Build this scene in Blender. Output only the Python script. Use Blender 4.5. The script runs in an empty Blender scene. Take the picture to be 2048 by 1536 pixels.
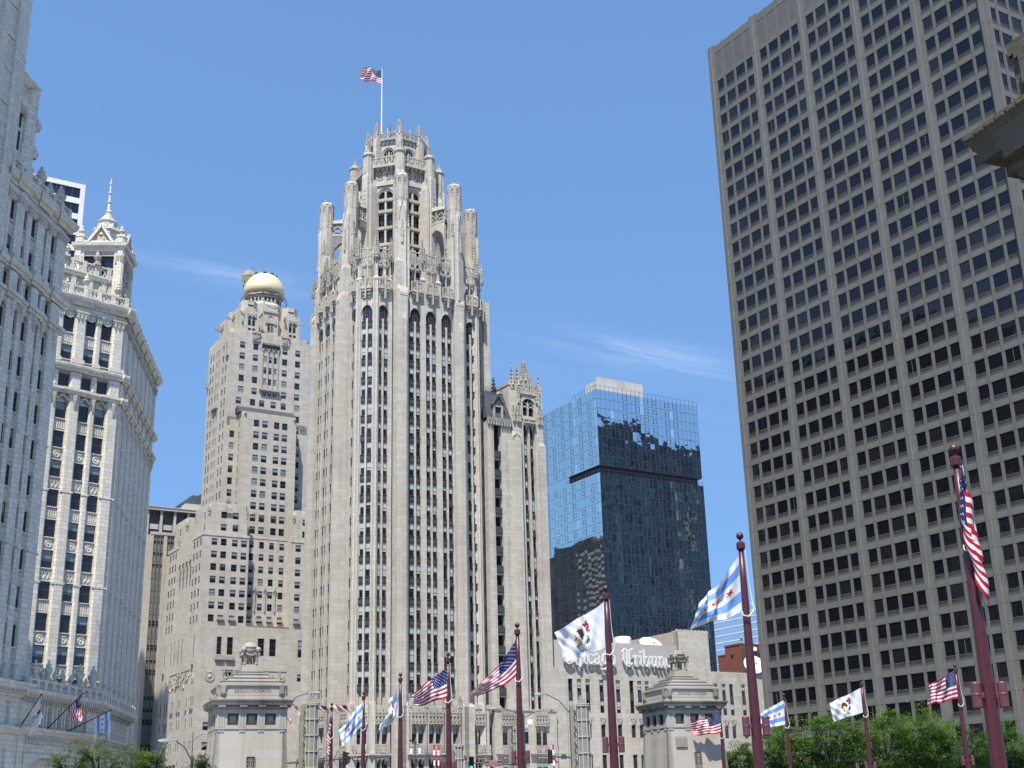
import bpy, math, random
from mathutils import Matrix, Vector
random.seed(7)
R = math.radians
C = bpy.context.scene
COL = C.collection

# ------------------------------------------------------------------ camera
EYE = 1.65
cam = bpy.data.cameras.new('camera')
cam.sensor_width = 36.0
cam.lens = 36.0 * 2523.58 / 2048.0
cam.clip_start = 0.2
cam.clip_end = 6000.0
camo = bpy.data.objects.new('camera', cam)
COL.objects.link(camo)
_p, _r = R(18.644), R(-1.5425)
_F = Vector((0, math.cos(_p), math.sin(_p)))
_X = Vector((1, 0, 0)); _U = _X.cross(_F)
_RX = _X * math.cos(_r) + _U * math.sin(_r)
_UY = -_X * math.sin(_r) + _U * math.cos(_r)
_m = Matrix((_RX, _UY, -_F)).transposed().to_4x4()
_m.translation = Vector((0, 0, EYE))
camo.matrix_world = _m
C.camera = camo

# ------------------------------------------------------------------ sky, sun, exposure
SUN_EL, SUN_AZ = 63.0, -102.0          # azimuth measured from +X towards +Y, pointing at the sun
w = bpy.data.worlds.new('World'); C.world = w; w.use_nodes = True
nt = w.node_tree; nt.nodes.clear()
wo = nt.nodes.new('ShaderNodeOutputWorld'); bg = nt.nodes.new('ShaderNodeBackground')
sky = nt.nodes.new('ShaderNodeTexSky'); sky.sky_type = 'NISHITA'; sky.sun_disc = False
sky.sun_elevation = R(SUN_EL); sky.sun_rotation = R(90 - SUN_AZ)
sky.altitude = 200; sky.air_density = 1.0; sky.dust_density = 0.0; sky.ozone_density = 5.2
bg.inputs['Strength'].default_value = 0.15
# a few thin cirrus streaks in the sky itself
tc = nt.nodes.new('ShaderNodeTexCoord')
def wmath(op, a, b=None, c=None):
    n = nt.nodes.new('ShaderNodeMath'); n.operation = op
    for i, x in enumerate((a, b, c)):
        if x is None: continue
        if isinstance(x, (int, float)): n.inputs[i].default_value = x
        else: nt.links.new(x, n.inputs[i])
    return n.outputs[0]
sep = nt.nodes.new('ShaderNodeSeparateXYZ'); nt.links.new(tc.outputs['Generated'], sep.inputs[0])
# the clear midday sky: hardly paler towards the skyline than overhead
cbv = nt.nodes.new('ShaderNodeCombineXYZ'); nt.links.new(sep.outputs[0], cbv.inputs[0]); nt.links.new(sep.outputs[1], cbv.inputs[1])
nt.links.new(wmath('MULTIPLY_ADD', sep.outputs[2], 0.62, 0.33), cbv.inputs[2])
nrm = nt.nodes.new('ShaderNodeVectorMath'); nrm.operation = 'NORMALIZE'; nt.links.new(cbv.outputs[0], nrm.inputs[0])
nt.links.new(nrm.outputs[0], sky.inputs['Vector'])
sx = wmath('DIVIDE', sep.outputs[0], sep.outputs[1]); sz = wmath('DIVIDE', sep.outputs[2], sep.outputs[1])
cmb = nt.nodes.new('ShaderNodeCombineXYZ')
tilt = wmath('MULTIPLY_ADD', sx, 0.22, sz)
nt.links.new(wmath('MULTIPLY', sx, 9.0), cmb.inputs[0]); nt.links.new(wmath('MULTIPLY', tilt, 70.0), cmb.inputs[1])
nz = nt.nodes.new('ShaderNodeTexNoise'); nz.inputs['Scale'].default_value = 1.0; nz.inputs['Detail'].default_value = 5
nz.inputs['Roughness'].default_value = 0.62; nz.inputs['Distortion'].default_value = 0.6
nt.links.new(cmb.outputs[0], nz.inputs['Vector'])
def streak(z0, wid, x0, xw, amp):
    a = wmath('DIVIDE', wmath('SUBTRACT', tilt, z0), wid)
    g = wmath('POWER', 2.718, wmath('MULTIPLY', wmath('MULTIPLY', a, a), -1.0))
    b = wmath('DIVIDE', wmath('SUBTRACT', sx, x0), xw)
    h = wmath('POWER', 2.718, wmath('MULTIPLY', wmath('MULTIPLY', b, b), -1.0))
    return wmath('MULTIPLY', wmath('MULTIPLY', g, h), amp)
s = wmath('ADD', streak(0.392, 0.010, -0.245, 0.075, 1.0), streak(0.385, 0.012, 0.115, 0.075, 1.1))
s = wmath('ADD', s, streak(0.345, 0.05, 0.0, 0.3, 0.12))
cov = wmath('MULTIPLY', s, wmath('SMOOTH_MAX', wmath('SUBTRACT', nz.outputs[0], 0.34), 0.0, 0.05))
cov = wmath('MINIMUM', wmath('MULTIPLY', cov, 0.34), 0.2)
cov = wmath('MULTIPLY', cov, wmath('GREATER_THAN', sep.outputs[1], 0.05))
mx = nt.nodes.new('ShaderNodeMixRGB'); nt.links.new(cov, mx.inputs[0]); nt.links.new(sky.outputs[0], mx.inputs[1])
mx.inputs[2].default_value = (7.5, 7.9, 8.4, 1)
hs = nt.nodes.new('ShaderNodeHueSaturation'); hs.inputs['Hue'].default_value = 0.495; hs.inputs['Saturation'].default_value = 1.03; hs.inputs['Value'].default_value = 0.97
nt.links.new(mx.outputs[0], hs.inputs['Color']); nt.links.new(hs.outputs[0], bg.inputs['Color']); nt.links.new(bg.outputs[0], wo.inputs[0])
sun = bpy.data.lights.new('sun', 'SUN'); sun.energy = 4.9; sun.angle = R(0.53); sun.color = (1.0, 0.94, 0.85)
suno = bpy.data.objects.new('sun', sun); COL.objects.link(suno)
sd = Vector((math.cos(R(SUN_AZ)) * math.cos(R(SUN_EL)), math.sin(R(SUN_AZ)) * math.cos(R(SUN_EL)), math.sin(R(SUN_EL))))
suno.rotation_euler = sd.to_track_quat('Z', 'Y').to_euler()
suno.location = (0, -30, 60)
vs = C.view_settings
vs.view_transform = 'Standard'; vs.look = 'None'; vs.exposure = 0.80; vs.gamma = 1.0
C.cycles.max_bounces = 6; C.cycles.diffuse_bounces = 3; C.cycles.glossy_bounces = 3

# ------------------------------------------------------------------ city grid: e = east, n = north, metres
G = 31.75
_ge = Vector((math.cos(R(G)), math.sin(R(G)), 0)); _gn = Vector((-math.sin(R(G)), math.cos(R(G)), 0))
def en(e, n, z=0.0): return _ge * e + _gn * n + Vector((0, 0, z))
BR = -20.5                                  # the bridge axis: a = along it, b = across it to the right
_ba = Vector((math.sin(R(BR)), math.cos(R(BR)), 0)); _bb = Vector((_ba.y, -_ba.x, 0))
def ab(a, b, z=0.0): return _ba * a + _bb * b + Vector((0, 0, z))

# ------------------------------------------------------------------ materials
def _mat(name):
    m = bpy.data.materials.new(name); m.use_nodes = True
    return m, m.node_tree, m.node_tree.nodes['Principled BSDF']
def _n(t, kind, **kw):
    n = t.nodes.new(kind)
    for k, v in kw.items(): setattr(n, k, v)
    return n
def _math(t, op, a, b=None, c=None):
    n = t.nodes.new('ShaderNodeMath'); n.operation = op
    for i, x in enumerate((a, b, c)):
        if x is None: continue
        if isinstance(x, (int, float)): n.inputs[i].default_value = x
        else: t.links.new(x, n.inputs[i])
    return n.outputs[0]
def facade_uv(t):
    """coordinates along any vertical wall: metres to the right, metres up"""
    g = _n(t, 'ShaderNodeNewGeometry')
    cr = _n(t, 'ShaderNodeVectorMath', operation='CROSS_PRODUCT'); cr.inputs[1].default_value = (0, 0, 1)
    t.links.new(g.outputs['Normal'], cr.inputs[0])
    nm = _n(t, 'ShaderNodeVectorMath', operation='NORMALIZE'); t.links.new(cr.outputs[0], nm.inputs[0])
    dt = _n(t, 'ShaderNodeVectorMath', operation='DOT_PRODUCT')
    t.links.new(g.outputs['Position'], dt.inputs[0]); t.links.new(nm.outputs[0], dt.inputs[1])
    sp = _n(t, 'ShaderNodeSeparateXYZ'); t.links.new(g.outputs['Position'], sp.inputs[0])
    cb = _n(t, 'ShaderNodeCombineXYZ'); t.links.new(dt.outputs['Value'], cb.inputs[0]); t.links.new(sp.outputs[2], cb.inputs[1])
    return cb.outputs[0], g, sp
def stone(name, c, var=0.10, bw=1.3, rh=0.62, mortar=0.02, mdark=0.72, stain=0.25, streak=0.2, rough=0.85, hue=(1.03, 1.0, 0.95), gloss=0.2, grime=(0.55, 0.52, 0.48), bump=0.0):
    m, t, b = _mat(name)
    uv, g, sp = facade_uv(t)
    br = _n(t, 'ShaderNodeTexBrick'); br.offset = 0.5
    br.inputs['Scale'].default_value = 1.0; br.inputs['Brick Width'].default_value = bw; br.inputs['Row Height'].default_value = rh
    br.inputs['Mortar Size'].default_value = mortar; br.inputs['Mortar Smooth'].default_value = 0.3; br.inputs['Bias'].default_value = 0.0
    c1 = [min(1, x * (1 + var)) for x in c]; c2 = [x * (1 - var) * h for x, h in zip(c, hue)]
    br.inputs['Color1'].default_value = (*c1, 1); br.inputs['Color2'].default_value = (*c2, 1)
    br.inputs['Mortar'].default_value = (*[x * mdark for x in c], 1)
    t.links.new(uv, br.inputs['Vector'])
    n1 = _n(t, 'ShaderNodeTexNoise'); n1.inputs['Scale'].default_value = 0.09; n1.inputs['Detail'].default_value = 6; n1.inputs['Roughness'].default_value = 0.6
    t.links.new(g.outputs['Position'], n1.inputs['Vector'])
    mp = _n(t, 'ShaderNodeMapping'); mp.inputs['Scale'].default_value = (0.9, 0.05, 1)
    t.links.new(uv, mp.inputs['Vector'])
    n2 = _n(t, 'ShaderNodeTexNoise'); n2.inputs['Scale'].default_value = 1.0; n2.inputs['Detail'].default_value = 4
    t.links.new(mp.outputs[0], n2.inputs['Vector'])
    def ramp(src, lo, hi):
        r = _n(t, 'ShaderNodeMapRange'); r.inputs[1].default_value = lo; r.inputs[2].default_value = hi
        t.links.new(src, r.inputs[0]); return r.outputs[0]
    f1 = _math(t, 'MULTIPLY', ramp(n1.outputs[0], 0.45, 0.72), stain)
    f2 = _math(t, 'MULTIPLY', ramp(n2.outputs[0], 0.5, 0.75), streak)
    f = _math(t, 'MINIMUM', _math(t, 'ADD', f1, f2), 0.85)
    mix = _n(t, 'ShaderNodeMixRGB', blend_type='MULTIPLY'); t.links.new(f, mix.inputs[0]); t.links.new(br.outputs['Color'], mix.inputs[1])
    mix.inputs[2].default_value = (*grime, 1)
    t.links.new(mix.outputs[0], b.inputs['Base Color'])
    b.inputs['Roughness'].default_value = rough; b.inputs['Specular IOR Level'].default_value = gloss
    if bump:
        n3 = _n(t, 'ShaderNodeTexNoise'); n3.inputs['Scale'].default_value = 14; n3.inputs['Detail'].default_value = 8; n3.inputs['Roughness'].default_value = .7; t.links.new(g.outputs['Position'], n3.inputs['Vector'])
        bp = _n(t, 'ShaderNodeBump'); bp.inputs['Strength'].default_value = 1.0; bp.inputs['Distance'].default_value = bump; t.links.new(n3.outputs[0], bp.inputs['Height']); t.links.new(bp.outputs[0], b.inputs['Normal'])
    return m
def plain(name, c, rough=0.6, metal=0.0, noise=0.0, scale=3.0, spec=0.3, stretch=(1, 1, 1)):
    m, t, b = _mat(name)
    b.inputs['Base Color'].default_value = (*c, 1); b.inputs['Roughness'].default_value = rough
    b.inputs['Metallic'].default_value = metal; b.inputs['Specular IOR Level'].default_value = spec
    if noise:
        tcn = _n(t, 'ShaderNodeTexCoord'); mp = _n(t, 'ShaderNodeMapping'); mp.inputs['Scale'].default_value = stretch
        t.links.new(tcn.outputs['Object'], mp.inputs[0])
        n1 = _n(t, 'ShaderNodeTexNoise'); n1.inputs['Scale'].default_value = scale; n1.inputs['Detail'].default_value = 5
        t.links.new(mp.outputs[0], n1.inputs['Vector'])
        mr = _n(t, 'ShaderNodeMapRange'); mr.inputs[1].default_value = 0.3; mr.inputs[2].default_value = 0.7
        mr.inputs[3].default_value = 1 - noise; mr.inputs[4].default_value = 1 + noise
        t.links.new(n1.outputs[0], mr.inputs[0])
        vm = _n(t, 'ShaderNodeVectorMath', operation='SCALE'); vm.inputs[0].default_value = c
        t.links.new(mr.outputs[0], vm.inputs['Scale']); t.links.new(vm.outputs[0], b.inputs['Base Color'])
    return m
def glass(name, c=(0.012, 0.014, 0.018), rough=0.03, ior=1.55, wave=0.0, wscale=0.35, metal=0.0):
    m, t, b = _mat(name)
    b.inputs['Base Color'].default_value = (*c, 1); b.inputs['Roughness'].default_value = rough; b.inputs['IOR'].default_value = ior
    b.inputs['Metallic'].default_value = metal
    if wave:
        g = _n(t, 'ShaderNodeNewGeometry')
        n1 = _n(t, 'ShaderNodeTexNoise'); n1.inputs['Scale'].default_value = wscale; n1.inputs['Detail'].default_value = 1.5
        t.links.new(g.outputs['Position'], n1.inputs['Vector'])
        bp = _n(t, 'ShaderNodeBump'); bp.inputs['Strength'].default_value = 1.0; bp.inputs['Distance'].default_value = wave
        t.links.new(n1.outputs[0], bp.inputs['Height']); t.links.new(bp.outputs[0], b.inputs['Normal'])
    return m

# ------------------------------------------------------------------ mesh builder
I4 = Matrix.Identity(4)
def fr(x, y, deg=0.0, z=0.0):
    """frame of a wall: local x runs right along it, y into it, z up"""
    return Matrix.Translation((x, y, z)) @ Matrix.Rotation(R(deg), 4, 'Z')
class M:
    def __init__(s, T=None): s.v = []; s.f = []; s.m = []; s.T = T or I4; s.smooth = False
    def at(s, T): s.T = T; return s
    def p(s, x, y, z):
        s.v.append(s.T @ Vector((x, y, z))); return len(s.v) - 1
    def face(s, idx, m=0): s.f.append(tuple(idx)); s.m.append(m)
    def poly(s, pts, m=0): s.face([s.p(*q) for q in pts], m)
    def box(s, x0, x1, y0, y1, z0, z1, m=0, skip=''):
        if x1 < x0: x0, x1 = x1, x0
        if y1 < y0: y0, y1 = y1, y0
        if z1 < z0: z0, z1 = z1, z0
        i = [s.p(x, y, z) for z in (z0, z1) for x, y in ((x0, y0), (x1, y0), (x1, y1), (x0, y1))]
        for k, q in (('f', (0, 1, 5, 4)), ('r', (1, 2, 6, 5)), ('b', (2, 3, 7, 6)), ('l', (3, 0, 4, 7)), ('t', (4, 5, 6, 7)), ('d', (3, 2, 1, 0))):
            if k not in skip: s.face([i[j] for j in q], m)
    def rings(s, rings, m=0, cap0=True, cap1=True, close=True):
        """rings of equal point count joined by quads"""
        ids = [[s.p(*q) for q in r] for r in rings]; n = len(ids[0])
        for a, b in zip(ids, ids[1:]):
            for k in range(n if close else n - 1):
                j = (k + 1) % n
                s.face((a[k], a[j], b[j], b[k]), m)
        if close and cap0: s.face(ids[0][::-1], m)
        if close and cap1: s.face(ids[-1], m)
    def prism(s, pts, z0, z1, m=0, cap0=True, cap1=True):
        s.rings([[(x, y, z0) for x, y in pts], [(x, y, z1) for x, y in pts]], m, cap0, cap1)
    def taper(s, pts0, z0, pts1, z1, m=0):
        s.rings([[(x, y, z0) for x, y in pts0], [(x, y, z1) for x, y in pts1]], m)
    def lathe(s, prof, cx=0, cy=0, n=12, m=0, a0=0.0, cap0=True, cap1=True):
        s.rings([[(cx + r * math.cos(a0 + 2 * math.pi * k / n), cy + r * math.sin(a0 + 2 * math.pi * k / n), z) for k in range(n)] for r, z in prof], m, cap0, cap1)
    def bar(s, a, b, w, d=None, m=0):
        """square bar from a to b"""
        a = Vector(a); b = Vector(b); t = (b - a)
        if t.length < 1e-6: return
        t.normalize(); d = d or w
        up = Vector((0, 1, 0)) if abs(t.y) < 0.9 else Vector((1, 0, 0))
        x = t.cross(up).normalized() * w / 2; y = up * d / 2
        s.rings([[tuple(q + x * i + y * j) for i, j in ((-1, -1), (1, -1), (1, 1), (-1, 1))] for q in (a, b)], m)
    def tube(s, pts, r, n=6, m=0):
        pts = [Vector(q) for q in pts]; rr = r if isinstance(r, (list, tuple)) else [r] * len(pts)
        rings = []
        for i, q in enumerate(pts):
            t = (pts[min(i + 1, len(pts) - 1)] - pts[max(i - 1, 0)]).normalized()
            up = Vector((0, 0, 1)) if abs(t.z) < 0.95 else Vector((1, 0, 0))
            x = t.cross(up).normalized(); y = x.cross(t)
            rings.append([tuple(q + (x * math.cos(2 * math.pi * k / n) + y * math.sin(2 * math.pi * k / n)) * rr[i]) for k in range(n)])
        s.rings(rings, m)
    def profile(s, prof, u0, u1, m=0, ret=True):
        """a moulding: prof is [(out, z)], swept along x; out is towards the viewer (-y)"""
        a = [(u0 - (o if ret else 0), -o, z) for o, z in prof] + [(u0, 0.02, prof[-1][1]), (u0, 0.02, prof[0][1])]
        b = [(u1 + (o if ret else 0), -o, z) for o, z in prof] + [(u1, 0.02, prof[-1][1]), (u1, 0.02, prof[0][1])]
        s.rings([a, b], m)
    def grid(s, us, zs, opens, y=0.0, d=0.4, m=0, mr=None):
        """flat wall with rectangular holes; us, zs cut positions, opens set of (i, j) cells; reveals d deep"""
        mr = m if mr is None else mr
        for j in range(len(zs) - 1):
            i = 0; n = len(us) - 1
            while i < n:
                if (i, j) in opens:
                    a, b, c, e = us[i], us[i + 1], zs[j], zs[j + 1]
                    s.poly([(a, y, c), (a, y + d, c), (a, y + d, e), (a, y, e)][::-1], mr)
                    s.poly([(b, y, c), (b, y + d, c), (b, y + d, e), (b, y, e)], mr)
                    s.poly([(a, y, e), (a, y + d, e), (b, y + d, e), (b, y, e)][::-1], mr)
                    s.poly([(a, y, c), (a, y + d, c), (b, y + d, c), (b, y, c)], mr)
                    i += 1
                else:
                    k = i
                    while k < n and (k, j) not in opens: k += 1
                    s.poly([(us[i], y, zs[j]), (us[k], y, zs[j]), (us[k], y, zs[j + 1]), (us[i], y, zs[j + 1])], m)
                    i = k
    def archfill(s, u0, u1, zs, za, zt, y=0.0, d=0.5, m=0, n=10, pointed=0.0, mr=None):
        """wall above an arch that springs at zs, apex za, wall top zt"""
        mr = m if mr is None else mr; c = (u0 + u1) / 2; r = (u1 - u0) / 2; P = []
        for k in range(n + 1):
            a = math.pi * (1 - k / n); x = math.cos(a); h = math.sin(a)
            h = (1 - pointed) * h ** 0.85 + pointed * (1 - abs(x) ** 1.5)
            P.append((c + r * x, zs + (za - zs) * max(0, h)))
        for (xa, z1), (xb, z2) in zip(P, P[1:]):
            s.poly([(xa, y, z1), (xb, y, z2), (xb, y, zt), (xa, y, zt)], m)
            s.poly([(xa, y, z1), (xa, y + d, z1), (xb, y + d, z2), (xb, y, z2)], mr)
        return P
    def trim(s):
        use = sorted({i for f in s.f for i in f}); k = {i: n for n, i in enumerate(use)}
        s.v = [s.v[i] for i in use]; s.f = [tuple(k[i] for i in f) for f in s.f]; return s
    def add(s, o, T):
        """append another builder's geometry moved by T"""
        k = len(s.v); s.v += [s.T @ (T @ q) for q in o.v]
        s.f += [tuple(i + k for i in f) for f in o.f]; s.m += o.m
    def mesh(s, name, mats):
        me = bpy.data.meshes.new(name); me.from_pydata([tuple(q) for q in s.v], [], s.f)
        for q in (mats if isinstance(mats, (list, tuple)) else [mats]): me.materials.append(q)
        if len(me.materials) > 1: me.polygons.foreach_set('material_index', s.m)
        if s.smooth: me.polygons.foreach_set('use_smooth', [True] * len(me.polygons))
        me.update(); return me
    def build(s, name, mats, parent=None, **kw):
        o = bpy.data.objects.new(name, s.mesh(name, mats)); COL.objects.link(o)
        if parent is not None: o.parent = parent
        for k, q in kw.items(): o[k] = q
        return o
def clusters(b, name, mats, parent, gap=0.25):
    """build a builder's content as one object for each group of touching pieces"""
    par = list(range(len(b.v)))
    def find(i):
        while par[i] != i: par[i] = par[par[i]]; i = par[i]
        return i
    for f in b.f:
        r = find(f[0])
        for i in f[1:]: par[find(i)] = r
    box = {}
    for i, q in enumerate(b.v):
        r = find(i); t = box.setdefault(r, [[9e9] * 3, [-9e9] * 3])
        for k in range(3): t[0][k] = min(t[0][k], q[k]); t[1][k] = max(t[1][k], q[k])
    ks = sorted(box, key=lambda r: box[r][0][0]); cl = {r: r for r in ks}
    def cf(r):
        while cl[r] != r: cl[r] = cl[cl[r]]; r = cl[r]
        return r
    for i, r in enumerate(ks):
        A = box[r]
        for q in ks[i + 1:]:
            B = box[q]
            if B[0][0] > A[1][0] + gap: break
            if all(A[0][k] - gap <= B[1][k] and B[0][k] - gap <= A[1][k] for k in (1, 2)): cl[cf(q)] = cf(r)
    out = {}
    for f, mt in zip(b.f, b.m):
        m = out.setdefault(cf(find(f[0])), (M(), {})); ids = []
        for i in f:
            if i not in m[1]: m[1][i] = len(m[0].v); m[0].v.append(b.v[i])
            ids.append(m[1][i])
        m[0].f.append(tuple(ids)); m[0].m.append(mt)
    L = sorted(out.values(), key=lambda t: -len(t[0].v))
    for m, _ in L[:100]: m.build(name, mats, parent)
    if len(L) > 100:
        r = M()
        for m, _ in L[100:]: r.add(m, I4)
        r.build(name, mats, parent, kind='stuff')
def link(name, me, parent=None, T=None):
    o = bpy.data.objects.new(name, me); COL.objects.link(o)
    if parent is not None: o.parent = parent
    if T is not None: o.matrix_local = T
    return o
def tag(o, label, cat, group=None):
    o['label'] = label; o['category'] = cat
    if group: o['group'] = group
    return o
def thing(name, loc, deg, label, cat, group=None):
    o = bpy.data.objects.new(name, None); COL.objects.link(o)
    o.empty_display_size = 0.5; o.location = loc; o.rotation_euler = (0, 0, R(deg))
    return tag(o, label, cat, group)
def tree_copy(o, parent=None, kids=None):
    kids = kids or KIDS()
    c = o.copy(); COL.objects.link(c)
    if parent is not None: c.parent = parent
    for k in kids.get(o.name, []): tree_copy(k, c, kids)
    return c
def KIDS():
    d = {}
    for o in COL.objects:
        if o.parent: d.setdefault(o.parent.name, []).append(o)
    return d
class Many:
    """many alike parts of one thing: the 100 that show largest are objects of their own, the rest one mesh"""
    def __init__(s, name, root, mats, size, sub=None): s.name = name; s.root = root; s.mats = mats; s.it = []; s.protos = {}; s.size = size; s.sub = sub
    def proto(s, key, fn):
        if key not in s.protos: s.protos[key] = [fn(), None]
        return key
    def put(s, key, T): s.it.append((key, T))
    def done(s, limit=100):
        rw = Matrix.Translation(s.root.location) @ s.root.rotation_euler.to_matrix().to_4x4()
        eye = Vector((0, 0, EYE))
        def score(it):
            W = rw @ it[1]; q = W.translation - eye
            nrm = W.to_3x3() @ Vector((0, -1, 0)); L = q.length
            if (_F.dot(q) <= 0): return -1
            x = q.dot(_RX) / q.dot(_F) * 2523.58 + 1024; y = 768 - q.dot(_UY) / q.dot(_F) * 2523.58
            vis = 1.0 if (-20 < x < 2068 and -20 < y < 1500) else 0.02
            return vis * max(0.0, -nrm.dot(q) / L) / (L * L)
        it = sorted(s.it, key=score, reverse=True)
        lim = limit if len(it) > limit else len(it)
        for key, T in it[:lim]:
            pr = s.protos[key]
            if pr[1] is None:
                if s.sub:                                        # the frame is a sub-part of its window
                    a, f = M(), M(); a.v = list(pr[0].v); f.v = list(pr[0].v)
                    for q, mt in zip(pr[0].f, pr[0].m): (f if mt == 1 else a).f.append(q); (f if mt == 1 else a).m.append(mt)
                    pr[1] = (a.trim().mesh(s.name, s.mats), f.trim().mesh(s.sub, s.mats))
                else: pr[1] = (pr[0].mesh(s.name, s.mats), None)
            o = link(s.name, pr[1][0], s.root, T)
            if pr[1][1] is not None: link(s.sub, pr[1][1], o)
        if it[lim:]:
            b = M()
            for key, T in it[lim:]: b.add(s.protos[key][0], T)
            b.build(s.name, s.mats, s.root, kind='stuff')
def oct_pts(r, cx=0, cy=0, a0=22.5, n=8): return [(cx + r * math.cos(R(a0 + 360 / n * k)), cy + r * math.sin(R(a0 + 360 / n * k))) for k in range(n)]
def rect(x0, x1, y0, y1): return [(x0, y0), (x1, y0), (x1, y1), (x0, y1)]

# windows: mats 0 glass, 1 frame, 2 blind
def sash(w, h, blind=0.0, rails=1, mull=0, t=0.06, d=0.05):
    m = M()
    hb = h * blind
    if blind < 1: m.poly([(0, d, 0), (w, d, 0), (w, d, h - hb), (0, d, h - hb)], 0)
    if blind > 0: m.poly([(0, d, h - hb), (w, d, h - hb), (w, d, h), (0, d, h)], 2)
    m.box(0, t, 0, d + .02, 0, h, 1, 'bd'); m.box(w - t, w, 0, d + .02, 0, h, 1, 'bd')
    m.box(t, w - t, 0, d + .02, 0, t, 1, 'b'); m.box(t, w - t, 0, d + .02, h - t, h, 1, 'b')
    for k in range(rails):
        z = h * (k + 1) / (rails + 1); m.box(t, w - t, 0.005, d + .02, z - t / 2, z + t / 2, 1, 'b')
    for k in range(mull):
        x = w * (k + 1) / (mull + 1); m.box(x - t * .4, x + t * .4, 0.008, d + .02, t, h - t, 1, 'b')
    return m
BL = (0, 0, 0, 0.25, 0.35, 0.5, 0.5, 0.62, 0.8, 1.0)
# ------------------------------------------------------------------ shared materials
LIME = stone('limestone', (0.455, 0.432, 0.385), var=0.10, bw=1.5, rh=0.76, mortar=0.03, mdark=0.8, stain=0.3, streak=0.4, grime=(0.62, 0.58, 0.52))
LIME_CARVED = stone('carved_limestone', (0.425, 0.402, 0.355), var=0.12, bw=0.8, rh=0.5, mortar=0.03, stain=0.5, streak=0.4, grime=(0.5, 0.47, 0.42))
IRON = plain('spandrel_iron', (0.055, 0.055, 0.062), rough=0.55, noise=0.25, scale=4)
FRAME = plain('window_frame_grey', (0.10, 0.10, 0.105), rough=0.5)
FRAME_BROWN = plain('window_frame_brown', (0.075, 0.055, 0.045), rough=0.5)
GLASS = glass('window_glass', wave=0.0)
BLIND = plain('blind_behind_glass', (0.36, 0.41, 0.385), rough=0.12, spec=0.6, noise=0.2, scale=0.35)
SLATE = plain('slate', (0.075, 0.08, 0.095), rough=0.45, noise=0.3, scale=1.2, stretch=(3, 3, .3))
DARKVOID = plain('dark_interior', (0.015, 0.014, 0.014), rough=0.9)
WHITEP = plain('white_paint', (0.72, 0.72, 0.71), rough=0.5)
GALV = plain('galvanised_steel', (0.33, 0.34, 0.34), rough=0.45, metal=0.6, noise=0.15, scale=2)
BLACKP = plain('black_paint', (0.02, 0.02, 0.022), rough=0.4)

# ------------------------------------------------------------------ Gothic ornament
def tracery(m, u0, u1, z0, z1, n, y=0.0, t=0.13, mt=0, rail=True, style='x'):
    """pierced stone screen of n lights between u0..u1"""
    if rail:
        m.box(u0, u1, y - t, y + t, z1 - t * 1.6, z1, mt); m.box(u0, u1, y - t, y + t, z0, z0 + t * 1.3, mt)
    w = (u1 - u0) / n
    for k in range(n + 1):
        x = u0 + w * k; m.box(x - t * .55, x + t * .55, y - t * .9, y + t * .9, z0, z1, mt)
    for k in range(n):
        a = u0 + w * k; c = a + w / 2; h = z1 - z0
        if style == 'x':
            m.bar((a, y, z0), (c, y, z0 + h * .5), t, t, mt); m.bar((a + w, y, z0), (c, y, z0 + h * .5), t, t, mt)
            m.bar((a, y, z1), (c, y, z0 + h * .5), t, t, mt); m.bar((a + w, y, z1), (c, y, z0 + h * .5), t, t, mt)
            m.box(c - t * .9, c + t * .9, y - t, y + t, z0 + h * .5 - t, z0 + h * .5 + t, mt)
        elif style == 'v':
            for s_ in (-1, 1):
                m.bar((c, y, z0), (c + s_ * w * .42, y, z0 + h * .62), t, t, mt)
                m.bar((c + s_ * w * .25, y, z0 + h * .3), (c + s_ * w * .42, y, z1 - t), t, t, mt)
            m.bar((c, y, z0), (c, y, z0 + h * .75), t * .9, t, mt)
            m.lathe([(t * .8, z0 + h * .7), (t * 1.3, z0 + h * .78), (0.02, z0 + h * .9)], c, y, 5, mt)
        else:   # flowing ogee
            P = [(a, z0), (c - w * .12, z0 + h * .28), (a + w * .1, z0 + h * .52), (c, z0 + h * .8), (c, z1)]
            for (x1, q1), (x2, q2) in zip(P, P[1:]):
                m.bar((x1, y, q1), (x2, y, q2), t, t, mt); m.bar((2 * c - x1, y, q1), (2 * c - x2, y, q2), t, t, mt)
            m.box(c - t * .8, c + t * .8, y - t, y + t, z0 + h * .22, z0 + h * .34, mt)
def corbels(m, u0, u1, z0, z1, n, y=0.0, out=0.7, mt=0):
    """row of carved pendants under a balcony"""
    w = (u1 - u0) / n; h = z1 - z0
    for k in range(n):
        c = u0 + w * (k + .5)
        for z_a, z_b, o, ww in ((.0, .25, .25, .22), (.25, .5, .5, .34), (.5, .78, .75, .5), (.78, 1, 1, .8)):
            m.box(c - w * ww / 2, c + w * ww / 2, y - out * o, y + .05, z0 + h * z_a, z0 + h * z_b, mt)
        m.bar((c - w * .48, y - out * .5, z0 + h * .95), (c - w * .1, y - out * .3, z0 + h * .35), .1, .25, mt)
        m.bar((c + w * .48, y - out * .5, z0 + h * .95), (c + w * .1, y - out * .3, z0 + h * .35), .1, .25, mt)
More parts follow.
